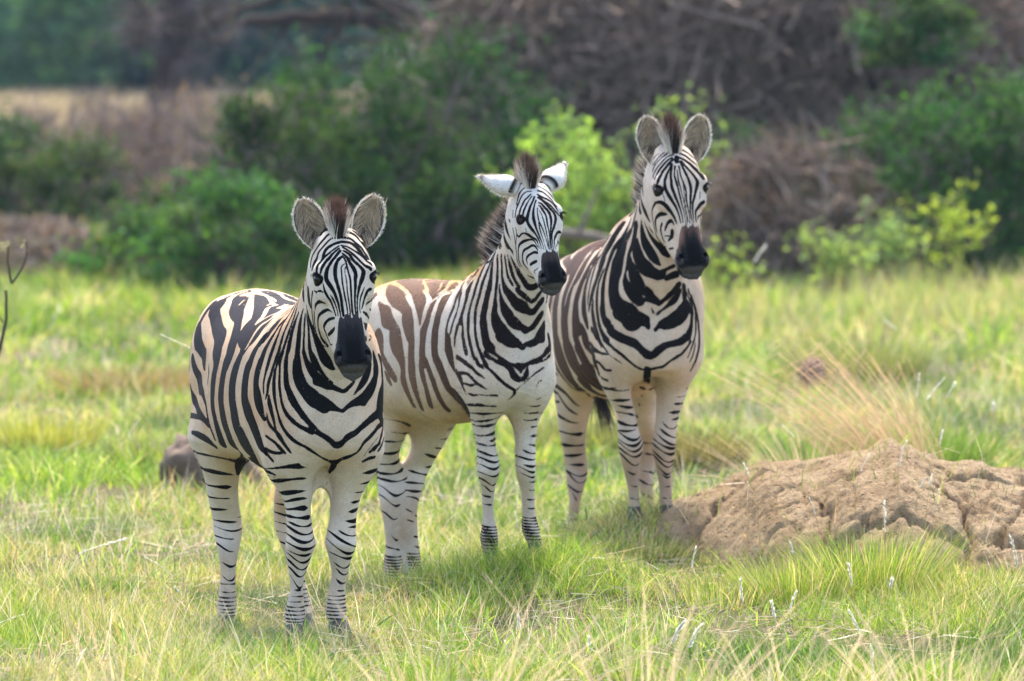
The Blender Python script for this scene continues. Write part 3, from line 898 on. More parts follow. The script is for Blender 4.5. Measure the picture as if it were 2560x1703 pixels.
def ear_material():
    b = NT('ear_skin')
    c = b.attr('hcol').outputs['Color']
    n = b.noise(240, 3, .6, b.obj())
    c2 = b.mix(1.0, c, b.ramp(n, [(.25, (.7, .7, .7)), (.75, (1.15, 1.12, 1.08))]), 'MULTIPLY')
    p = b.n('BsdfPrincipled', {'Base Color': c2, 'Roughness': .8, 'Specular IOR Level': .15})
    t = b.n('BsdfTranslucent', {'Color': c2})
    m = b.n('MixShader', {0: .18, 1: p.outputs[0], 2: t.outputs[0]})
    return b.done(m.outputs[0])
M_EAR = ear_material()
STROKES1 = [[1,1,[-831,-160,1219,20.0],[-835,-183,1195,20.0],[-840,-201,1165,20.0],[-844,-215,1133,20.0],[-849,-217,1121,35.2],[-807,-228,1085,40.6],[-759,-236,1061,31.1],[-686,-244,1035,28.5],[-661,-247,1021,37.3],[-640,-251,999,25.7],[-616,-255,978,6.2]],[1,1,[-844,-241,1011,18.3],[-834,-242,1004,25.2],[-802,-244,979,26.3],[-758,-246,954,25.6],[-701,-251,919,39.9],[-646,-259,900,23.5],[-610,-265,887,19.6],[-567,-268,852,11.1],[-554,-266,814,10.2],[-548,-259,777,8.3],[-544,-247,739,8.8],[-548,-237,716,7.5]],[1,1,[-888,-235,893,21.5],[-858,-234,864,26.6],[-774,-248,839,22.2],[-696,-258,821,23.0],[-646,-263,809,20.6],[-592,-265,797,12.4],[-562,-261,780,7.7]],[1,1,[-909,-230,786,14.4],[-696,-261,794,11.3],[-612,-266,791,13.2],[-562,-261,778,19.8]],[1,1,[-781,-262,729,9.5],[-748,-262,729,10.8],[-680,-259,724,16.5],[-609,-249,712,18.4],[-580,-226,688,13.5]],[1,1,[-805,-31,1270,10.7],[-800,-59,1263,10.7],[-796,-89,1254,10.7],[-792,-119,1241,10.7],[-786,-135,1232,17.7],[-776,-163,1208,42.9],[-743,-182,1183,31.1],[-650,-202,1150,35.2],[-532,-227,1118,37.6],[-487,-239,1098,52.2],[-463,-246,1077,60.3],[-448,-255,1055,46.2],[-427,-263,1030,44.8],[-428,-270,992,34.7],[-443,-272,954,36.2],[-462,-271,915,36.3],[-478,-268,876,28.8],[-485,-263,838,25.1],[-483,-256,800,22.6],[-487,-244,761,23.8],[-500,-228,722,22.6],[-512,-218,702,22.5]],[1,1,[-765,28,1272,25.6],[-753,3,1272,25.6],[-743,-23,1270,25.6],[-733,-51,1264,25.6],[-710,-74,1256,47.1],[-653,-105,1240,41.8],[-582,-136,1217,42.4],[-499,-162,1194,32.9],[-432,-177,1179,24.6],[-394,-192,1162,24.7],[-340,-217,1128,32.5],[-310,-237,1092,41.1],[-294,-251,1055,40.6],[-305,-263,1018,37.1],[-313,-267,998,31.0],[-327,-273,941,31.7],[-349,-271,884,36.7],[-357,-262,827,41.8],[-378,-242,768,50.4],[-395,-223,729,47.4],[-432,-203,700,32.9]],[1,1,[-689,19,1270,9.9],[-671,-2,1268,9.9],[-652,-23,1265,9.9],[-634,-46,1260,9.9],[-598,-49,1256,18.3],[-506,-64,1242,32.2],[-396,-87,1224,43.9],[-280,-124,1204,60.3],[-225,-147,1188,97.1],[-207,-168,1171,112.7],[-203,-185,1152,80.5],[-195,-199,1134,60.2],[-189,-211,1116,49.2],[-186,-221,1098,39.0],[-186,-231,1078,28.5],[-190,-238,1061,22.3],[-200,-251,1023,26.5],[-206,-256,1004,29.3],[-219,-264,948,31.0],[-223,-264,891,33.9],[-218,-257,835,36.5],[-224,-243,779,42.9],[-212,-227,742,48.6],[-219,-213,715,53.7]],[1,1,[110,-93,1303,6.0],[97,-105,1274,6.0],[83,-119,1246,6.0],[67,-137,1220,3.5],[25,-140,1207,26.4],[49,-172,1183,22.9],[30,-184,1164,28.9],[17,-196,1145,24.0],[-39,-211,1105,20.9],[-73,-226,1067,28.8],[-87,-236,1029,30.1],[-100,-241,1010,32.5],[-109,-248,954,32.3],[-111,-249,898,34.6],[-95,-245,861,41.1],[-86,-243,843,43.6]],[1,1,[-85,-243,851,42.2],[-62,-237,815,46.6],[-33,-229,779,48.9],[8,-222,745,36.0],[34,-220,724,20.7],[65,-212,700,11.3],[90,-200,680,8.2]],[1,1,[-189,-237,769,25.3],[-189,-221,732,35.5],[-196,-199,693,32.2],[-240,-165,652,30.5],[-284,-135,629,63.1]],[1,1,[-271,-139,631,5.8],[-18,-197,638,8.9],[42,-197,633,8.3],[69,-186,626,5.3]],[1,1,[-407,-181,678,15.6],[-500,-143,652,11.3],[-741,-59,608,57.6]],[1,1,[-324,-145,639,17.5],[-290,-126,624,14.2],[1,-192,619,2.9],[57,-182,615,2.9]],[1,1,[104,-93,1299,8.3],[103,-110,1269,8.3],[100,-127,1240,8.3],[97,-145,1211,8.3],[86,-168,1185,7.4],[82,-191,1148,8.0],[60,-208,1110,15.0],[38,-220,1072,24.2],[23,-229,1035,26.8],[14,-233,1016,29.3],[5,-238,978,28.4],[9,-240,942,31.4],[26,-238,906,39.3],[49,-234,870,28.4],[72,-227,834,10.9]],[1,1,[92,-109,1264,6.0],[96,-128,1235,6.0],[99,-148,1206,6.0],[102,-168,1178,5.3],[110,-183,1149,5.5],[109,-198,1113,11.0],[103,-210,1076,12.7],[95,-219,1039,13.1],[84,-226,1001,9.2],[75,-231,964,8.5],[78,-231,927,3.7]],[1,1,[125,-107,1287,6.0],[128,-121,1256,6.0],[129,-135,1224,6.0],[129,-150,1194,4.6],[134,-171,1150,4.9],[139,-184,1114,7.3],[139,-195,1077,9.5],[131,-207,1040,8.6],[122,-215,1003,9.0],[108,-222,966,11.9],[103,-224,936,8.7],[90,-228,909,3.4]],[1,1,[112,-221,922,6.3],[112,-219,892,15.0],[124,-213,856,12.9],[133,-208,827,9.4],[138,-204,797,6.1]],[1,1,[90,-223,854,4.0],[95,-219,825,11.1],[119,-211,804,9.1],[139,-202,790,10.3],[152,-192,772,13.0],[161,-182,754,9.7],[169,-169,732,7.2],[173,-156,714,4.6]],[1,1,[72,-220,771,7.5],[99,-214,762,7.5],[126,-203,750,8.1],[144,-189,731,10.1],[156,-173,713,7.0]],[1,1,[61,-217,721,9.7],[93,-208,714,9.1],[120,-197,711,7.9],[146,-182,712,4.9]],[1,1,[149,-115,1282,6.0],[151,-124,1251,6.0],[152,-134,1219,6.0],[151,-145,1188,4.5],[153,-159,1151,5.5],[156,-172,1115,7.1],[155,-183,1085,7.5],[149,-193,1059,7.0],[142,-204,1022,7.6],[139,-209,986,10.3],[139,-210,967,11.5]],[1,0,[139,-210,967,11.5],[141,-210,930,11.0],[146,-206,894,8.6],[156,-200,857,7.4],[164,-193,828,9.0],[175,-181,799,8.6],[188,-164,774,9.5],[199,-144,756,8.8],[213,-112,738,6.2]],[1,0,[213,-114,739,7.3],[214,-95,727,6.5],[210,-71,711,5.0],[197,-44,696,4.3],[172,-13,683,8.1],[149,18,673,12.3]],[1,0,[161,-180,1086,4.4],[157,-191,1049,5.0],[160,-194,1012,5.4],[164,-196,968,6.6],[168,-194,932,6.9],[174,-189,895,7.6],[184,-180,866,9.4],[195,-167,845,10.3],[206,-154,830,10.5]],[1,0,[207,-154,829,8.6],[220,-135,814,9.9],[231,-115,803,10.4],[239,-95,794,12.3]],[1,0,[189,-130,1230,6.1],[173,-135,1207,9.8],[168,-146,1170,12.1],[171,-156,1134,9.8],[175,-165,1097,10.7],[174,-170,1079,8.2]],[1,0,[173,-169,1086,7.5],[176,-175,1050,10.5],[181,-177,1013,11.1],[186,-176,969,13.3],[195,-168,940,13.8],[204,-158,911,16.3],[215,-143,882,14.3],[228,-124,853,13.5],[237,-108,831,11.7],[244,-87,809,11.5]],[1,0,[241,-95,804,15.1],[245,-81,796,13.1],[249,-60,783,11.1],[250,-37,768,12.4],[247,-20,755,12.3],[243,-4,743,15.1],[244,11,747,16.5],[248,25,759,12.7],[251,40,774,14.9],[248,68,787,13.9],[243,89,803,13.2],[233,115,821,14.7],[211,149,842,16.5]],[1,0,[221,130,832,16.4],[176,175,858,26.1],[136,196,881,69.2],[153,197,912,44.6],[143,206,941,32.6],[137,210,966,28.2],[134,209,1003,27.2],[132,204,1040,25.9],[159,186,1068,6.5]],[1,0,[239,-126,1247,3.6],[226,-128,1228,7.4],[213,-132,1190,14.6],[210,-135,1154,15.8],[209,-138,1117,14.5],[207,-140,1080,13.5],[208,-142,1043,18.2],[209,-141,1025,20.2]],[1,0,[207,-142,1051,18.8],[210,-141,1014,21.6],[217,-135,985,24.4],[225,-124,959,24.9],[233,-111,941,27.3],[240,-94,923,31.8],[246,-77,905,28.7],[254,-53,886,25.7]],[1,0,[250,-83,910,31.7],[257,-62,901,27.8],[261,-40,892,21.7],[263,-17,882,13.8],[263,2,874,8.6],[262,17,870,8.8],[261,33,884,10.1],[258,57,897,14.1],[248,87,907,20.6],[233,115,923,21.9]],[1,0,[238,100,908,26.0],[222,130,936,25.2],[209,148,960,22.4],[195,163,989,17.4],[187,168,1025,20.4],[187,162,1062,13.2],[187,158,1081,8.1]],[1,0,[255,-124,1229,4.4],[247,-125,1192,8.1],[243,-125,1155,6.9],[236,-125,1118,8.1],[233,-124,1081,9.2]],[1,0,[233,-124,1088,11.2],[238,-117,1059,12.8],[245,-104,1030,17.7],[253,-90,1008,19.5],[257,-77,993,19.0],[262,-61,979,19.0]],[1,0,[253,-83,979,15.7],[262,-63,970,14.2],[268,-42,963,15.9],[271,-20,957,12.5],[269,0,948,10.4],[267,16,942,8.4],[268,27,947,10.1],[268,43,961,9.7],[266,59,978,7.5]],[1,0,[259,58,928,1.9],[254,76,946,8.9],[241,101,974,18.5],[225,125,1010,22.0],[213,137,1038,12.9]],[1,0,[269,-122,1248,3.2],[268,-120,1211,5.3],[271,-117,1175,6.8],[268,-114,1138,8.6],[264,-110,1101,11.3],[263,-101,1064,12.3],[264,-85,1027,11.1]],[1,0,[269,-102,1083,11.3],[273,-88,1053,11.7],[272,-77,1031,10.8],[273,-63,1009,8.8],[273,-47,990,7.0],[273,-30,975,8.6]],[1,0,[275,-121,1321,7.3],[284,-121,1285,10.4],[286,-118,1249,13.3],[286,-114,1212,15.0],[293,-106,1175,13.6],[299,-95,1139,15.5],[302,-81,1102,19.4],[301,-62,1065,23.3],[300,-44,1039,15.4],[299,-31,1028,8.8]],[1,0,[149,18,673,19.6],[154,24,674,12.9],[178,32,685,11.6],[191,47,692,13.3],[200,67,700,9.9],[206,85,710,5.5],[212,98,725,7.1],[218,112,749,9.7],[209,138,769,11.3],[196,161,789,10.7],[170,189,808,12.1],[72,233,818,10.6],[71,232,840,3.2]],[1,0,[165,15,680,11.2],[136,22,666,12.5],[95,28,649,11.5],[56,27,629,7.6]],[1,0,[187,118,695,2.0],[191,144,728,2.2],[180,174,760,2.3],[132,213,793,1.6]],[1,0,[171,123,676,7.7],[168,147,686,9.8],[157,172,689,8.1]],[1,0,[182,147,711,8.6],[175,168,727,10.3],[159,193,742,7.8]],[1,1,[-721,27,1271,22.1],[-701,11,1270,22.1],[-681,-6,1269,22.1],[-661,-25,1265,22.1],[-615,-15,1264,36.8],[-549,-6,1256,64.4],[-493,-4,1248,70.2],[-427,-4,1242,99.0],[-376,0,1236,30.1],[-358,21,1234,30.1],[-343,40,1231,30.1],[-327,57,1226,30.1]],[-1,1,[-797,107,1254,6.0],[-779,94,1259,6.0],[-763,81,1263,6.0],[-745,67,1266,2.2],[-544,31,1254,6.1],[-442,36,1241,3.0],[-426,54,1238,6.0],[-410,69,1233,6.0],[-395,83,1228,6.0]],[-1,1,[-718,83,1261,20.0],[-699,80,1261,20.0],[-681,76,1262,20.0],[-664,71,1261,20.0],[-621,98,1251,1.0],[-611,114,1243,6.0],[-599,128,1235,6.0],[-586,140,1227,6.0]],[-1,1,[-752,25,1272,20.3],[-733,6,1272,20.3],[-715,-14,1270,20.3],[-696,-34,1265,20.3],[-614,-31,1261,13.5],[-549,-26,1254,9.1],[-410,-50,1236,9.3],[-365,-50,1232,10.6],[-351,-86,1223,11.1],[-262,-128,1201,12.8],[-232,-152,1184,17.3],[-224,-171,1169,5.9],[-209,-147,1187,6.0],[-194,-124,1202,6.0],[-177,-101,1215,6.0]],[-1,1,[-354,-11,1234,9.2],[-334,-27,1231,9.2],[-311,-45,1229,9.2],[-292,-64,1225,9.2],[-267,-56,1226,6.3],[-82,-110,1222,9.8],[-129,-113,1215,16.6],[-136,-127,1205,12.6],[-149,-105,1218,12.6],[-162,-83,1225,12.6],[-174,-63,1229,12.6]],[-1,1,[-86,-68,1243,8.5],[-100,-93,1230,8.5],[-113,-119,1213,8.5],[-126,-143,1192,8.5],[-160,-158,1176,9.8],[-167,-180,1155,10.4],[-162,-205,1121,8.9],[-164,-219,1095,6.5],[-173,-229,1077,2.6]],[1,0,[487,-54,1448,4.6],[490,-71,1435,6.8],[495,-82,1415,8.5],[503,-87,1389,9.0],[511,-87,1367,8.5],[521,-83,1345,7.1],[529,-79,1323,5.8],[537,-76,1301,5.3],[546,-74,1268,5.6],[555,-72,1235,4.9]],[1,0,[501,-51,1421,2.2],[503,-63,1410,2.7],[511,-65,1389,3.1],[524,-66,1356,3.1],[532,-65,1334,3.1],[542,-62,1301,3.1],[552,-58,1268,2.9],[565,-57,1225,2.4]],[1,0,[506,-44,1413,2.7],[508,-51,1404,2.0],[514,-53,1389,1.8],[528,-51,1356,2.3],[538,-52,1323,2.5],[548,-50,1290,2.7],[557,-48,1257,2.7],[566,-49,1224,2.2]],[1,0,[490,-50,1443,4.2],[499,-45,1428,3.7],[507,-43,1410,3.6],[516,-40,1388,3.7],[525,-37,1367,4.1],[536,-38,1334,4.1],[546,-39,1301,3.9],[555,-40,1268,3.7],[564,-38,1235,3.2]],[1,0,[481,-52,1458,3.9],[493,-37,1441,5.8],[503,-29,1421,8.2],[512,-18,1401,9.3],[519,-14,1382,9.2],[527,-18,1362,8.0],[536,-21,1334,5.7],[546,-26,1301,4.2],[555,-28,1268,3.6],[563,-27,1239,2.9]],[1,0,[476,-46,1467,4.2],[487,-28,1454,5.6],[498,-16,1432,6.1],[504,3,1414,7.7],[507,19,1394,10.5],[514,14,1374,11.3],[524,4,1355,9.6],[534,-6,1333,6.0],[545,-15,1301,3.7],[554,-19,1268,3.0],[561,-19,1239,2.6]],[1,0,[466,-47,1480,3.8],[478,-28,1467,4.4],[489,-8,1449,5.2],[495,11,1429,5.5],[497,29,1413,5.9],[503,44,1405,7.5],[506,48,1398,5.1]],[1,0,[460,-50,1486,3.9],[468,-29,1481,3.5],[476,-11,1470,4.6],[481,11,1455,5.1],[481,32,1437,5.5],[490,48,1423,5.8],[499,54,1413,2.9]],[1,0,[450,-47,1499,7.6],[456,-16,1495,7.7],[464,4,1481,10.7],[472,16,1466,10.9],[476,33,1444,8.1],[458,58,1429,18.0]],[1,0,[435,-42,1514,7.7],[442,-12,1510,6.4],[454,8,1493,6.3],[459,27,1475,8.2],[464,40,1454,9.5],[450,60,1432,17.0]],[1,0,[412,-19,1533,6.2],[416,1,1529,9.0],[424,17,1518,8.8],[437,32,1497,7.6],[425,51,1476,19.1],[411,68,1453,4.2],[411,78,1427,0.9]],[1,0,[399,16,1535,9.2],[408,38,1512,12.7],[403,57,1484,1.0],[405,63,1468,0.6]],[1,0,[474,-59,1467,5.8],[481,-78,1448,5.9],[483,-95,1428,6.2],[484,-109,1406,8.1],[489,-117,1382,9.3],[493,-116,1362,9.7],[505,-106,1342,9.7],[516,-98,1325,8.4],[525,-92,1305,6.6],[536,-86,1279,4.7],[542,-83,1257,3.8],[550,-81,1235,2.8]],[1,0,[467,-61,1476,3.9],[471,-86,1457,5.0],[472,-100,1441,6.4],[469,-116,1423,7.4],[479,-131,1404,5.3],[484,-137,1386,3.5]],[1,0,[460,-59,1484,3.6],[463,-84,1469,3.8],[462,-102,1455,4.8],[454,-120,1436,6.7],[461,-137,1419,7.8],[474,-148,1397,5.3],[479,-147,1386,3.0]],[1,0,[450,-54,1497,7.1],[449,-79,1489,6.0],[447,-102,1473,8.5],[450,-114,1454,7.3],[453,-120,1438,4.2]],[1,0,[434,-51,1513,6.9],[428,-77,1510,4.3],[431,-97,1495,4.4],[431,-111,1480,4.4],[423,-125,1459,6.2],[421,-131,1439,9.5],[414,-141,1417,13.9],[407,-145,1398,8.2]],[1,0,[407,-61,1531,5.5],[406,-84,1523,5.7],[411,-105,1503,6.0],[404,-121,1481,6.1],[384,-131,1456,6.0],[379,-139,1433,5.9],[385,-144,1407,5.4]],[1,0,[487,-128,1351,1.8],[494,-124,1324,4.6],[501,-114,1302,5.3],[512,-104,1280,5.6],[523,-98,1256,4.2],[532,-94,1235,3.1]],[1,0,[508,-107,1309,1.5],[517,-101,1296,4.2],[527,-95,1277,3.4],[535,-90,1257,2.6],[542,-88,1235,2.4]],[1,0,[418,-141,1321,2.7],[442,-140,1316,5.6],[481,-138,1323,4.4],[491,-130,1318,2.2]],[1,0,[401,-132,1251,3.2],[412,-133,1268,6.4],[437,-129,1281,8.1],[473,-127,1283,9.3],[484,-118,1277,2.2]],[1,0,[510,-101,1246,2.2],[481,-108,1254,5.4],[450,-119,1244,7.0],[424,-124,1230,7.7],[404,-122,1212,6.5],[387,-116,1196,5.5],[334,-97,1171,5.0],[321,-85,1147,5.0],[322,-73,1129,5.9],[326,-59,1114,3.5]],[1,0,[523,-97,1226,4.9],[485,-103,1220,6.3],[458,-111,1204,8.1],[442,-111,1187,7.6],[446,-107,1172,6.5],[452,-102,1154,5.8],[469,-94,1126,4.0]],[1,0,[519,-95,1189,8.2],[491,-98,1174,9.5],[467,-102,1162,6.2]],[1,0,[484,-93,1127,3.4],[467,-95,1128,2.7]],[1,0,[391,-131,1243,4.2],[367,-124,1217,5.2],[316,-105,1181,2.9],[307,-96,1156,2.7],[307,-87,1129,2.4],[316,-74,1115,2.0],[324,-60,1109,1.5]],[1,0,[404,-142,1317,5.5],[384,-140,1285,4.4],[358,-130,1235,5.5],[312,-111,1192,4.6],[302,-102,1165,2.9]],[1,0,[353,-143,1320,19.1],[349,-140,1288,22.0],[356,-136,1262,10.9]],[1,0,[457,74,1327,13.2],[514,40,1327,7.7],[523,23,1308,8.0],[535,10,1282,6.6],[547,0,1260,2.9]],[1,0,[522,18,1337,1.7],[533,6,1315,3.7],[543,-4,1294,3.6],[551,-9,1267,2.6],[555,-8,1245,1.9]],[1,0,[512,26,1272,3.3],[486,49,1284,10.0],[418,81,1286,5.1],[419,79,1264,1.0]],[1,0,[459,58,1252,4.7],[419,76,1246,2.4],[419,72,1229,0.9],[175,152,1138,4.8],[213,133,1125,4.0]],[1,0,[542,7,1246,5.1],[490,36,1236,6.7],[439,61,1216,4.1],[167,149,1158,3.0]],[1,0,[549,5,1208,5.1],[481,38,1189,15.4]],[1,0,[278,100,1135,14.2],[259,111,1130,2.5]]]
BANDS1 = [[[0.652,0.664,0.644,0.0117,-1,0.0],[0.602,0.614,0.605,0.0105,-1,0.1],[0.554,0.565,0.563,0.0082,-1,0.1],[0.522,0.537,0.525,0.0059,-1,0.2],[0.493,0.5,0.496,0.0094,-1,0.3],[0.469,0.463,0.469,0.0088,-1,0.6],[0.449,0.431,0.443,0.0059,-0.8,0.8],[0.431,0.402,0.414,0.0059,-1,0.9],[0.402,0.373,0.391,0.0064,-1,1],[0.373,0.347,0.359,0.0064,-1,1],[0.344,0.323,0.335,0.0053,-0.8,0.6],[0.332,0.296,0.314,0.0064,-0.8,1],[0.305,0.269,0.284,0.0059,-1,1],[0.278,0.242,0.26,0.0053,-1,1],[0.248,0.2,0.224,0.0047,-0.9,0.8],[0.194,0.191,0.194,0.0041,-0.5,0.3],[0.168,0.168,0.168,0.0029,-0.8,1],[0.148,0.148,0.148,0.0035,-0.8,0.3],[0.13,0.128,0.13,0.0035,-1,1],[0.116,0.114,0.116,0.0035,-1,1],[0.101,0.1,0.101,0.0035,-1,1],[0.087,0.085,0.087,0.0035,-1,1],[0.076,0.074,0.076,0.0035,-1,1],[0.062,0.06,0.062,0.0035,-1,1]],[[0.626,0.629,0.638,0.0082,0.3,1],[0.588,0.585,0.594,0.0059,0.4,1],[0.558,0.554,0.555,0.0059,0.3,1],[0.529,0.517,0.523,0.0076,0.3,1],[0.497,0.482,0.494,0.007,0.2,0.9],[0.461,0.447,0.447,0.0082,0,1],[0.427,0.424,0.424,0.0059,0.3,1],[0.438,0.398,0.392,0.0053,-0.3,0.9],[0.409,0.369,0.348,0.0059,-1,1],[0.377,0.33,0.333,0.0053,-1,1],[0.333,0.309,0.309,0.0053,-0.8,1],[0.303,0.27,0.285,0.0053,-0.6,1],[0.285,0.246,0.255,0.0053,-0.5,1],[0.243,0.213,0.219,0.0047,-0.5,0.9],[0.187,0.184,0.184,0.0029,-0.2,0.6],[0.166,0.164,0.166,0.0029,-1,1],[0.151,0.15,0.151,0.0029,-1,1],[0.137,0.135,0.137,0.0029,-1,1],[0.122,0.12,0.122,0.0029,-1,1],[0.109,0.108,0.109,0.0029,-1,1],[0.096,0.095,0.096,0.0029,-1,1],[0.082,0.081,0.082,0.0029,-1,1]],[[0.649,0.63,0.609,0.0082,-1,0.3],[0.583,0.569,0.564,0.0082,-1,0.1],[0.519,0.516,0.525,0.0076,-1,0],[0.471,0.469,0.478,0.0059,-1,-0.1],[0.423,0.423,0.423,0.0053,-1,-0.3],[0.379,0.372,0.376,0.0047,-0.9,0.3],[0.388,0.388,0.391,0.0035,0.6,1],[0.355,0.338,0.349,0.0035,-1,1],[0.319,0.308,0.319,0.0047,-1,0],[0.29,0.261,0.279,0.0047,-1,0.2],[0.225,0.204,0.216,0.0047,-0.8,0.8],[0.171,0.15,0.171,0.0047,-0.8,0.9],[0.108,0.106,0.108,0.0029,-0.7,0.8],[0.138,0.137,0.138,0.0032,-1,1],[0.087,0.085,0.087,0.0032,-1,1],[0.072,0.07,0.072,0.0032,-1,1],[0.057,0.055,0.057,0.0032,-1,1],[0.043,0.041,0.043,0.0032,-1,1],[0.031,0.029,0.031,0.0032,-1,1],[0.019,0.018,0.019,0.0032,-1,1]],[[0.439,0.432,0.435,0.0047,-0.8,0.2],[0.403,0.387,0.39,0.0041,-1,0],[0.366,0.354,0.354,0.0035,-1,0],[0.33,0.321,0.324,0.0035,-1,0.4],[0.289,0.274,0.286,0.0041,-1,0.5],[0.229,0.211,0.223,0.0041,-1,0.6],[0.139,0.137,0.139,0.0035,-1,1],[0.108,0.107,0.108,0.0035,-1,1],[0.093,0.091,0.093,0.0035,-1,1],[0.078,0.076,0.078,0.0035,-1,1],[0.063,0.061,0.063,0.0035,-1,1],[0.047,0.046,0.047,0.0035,-1,1]]]
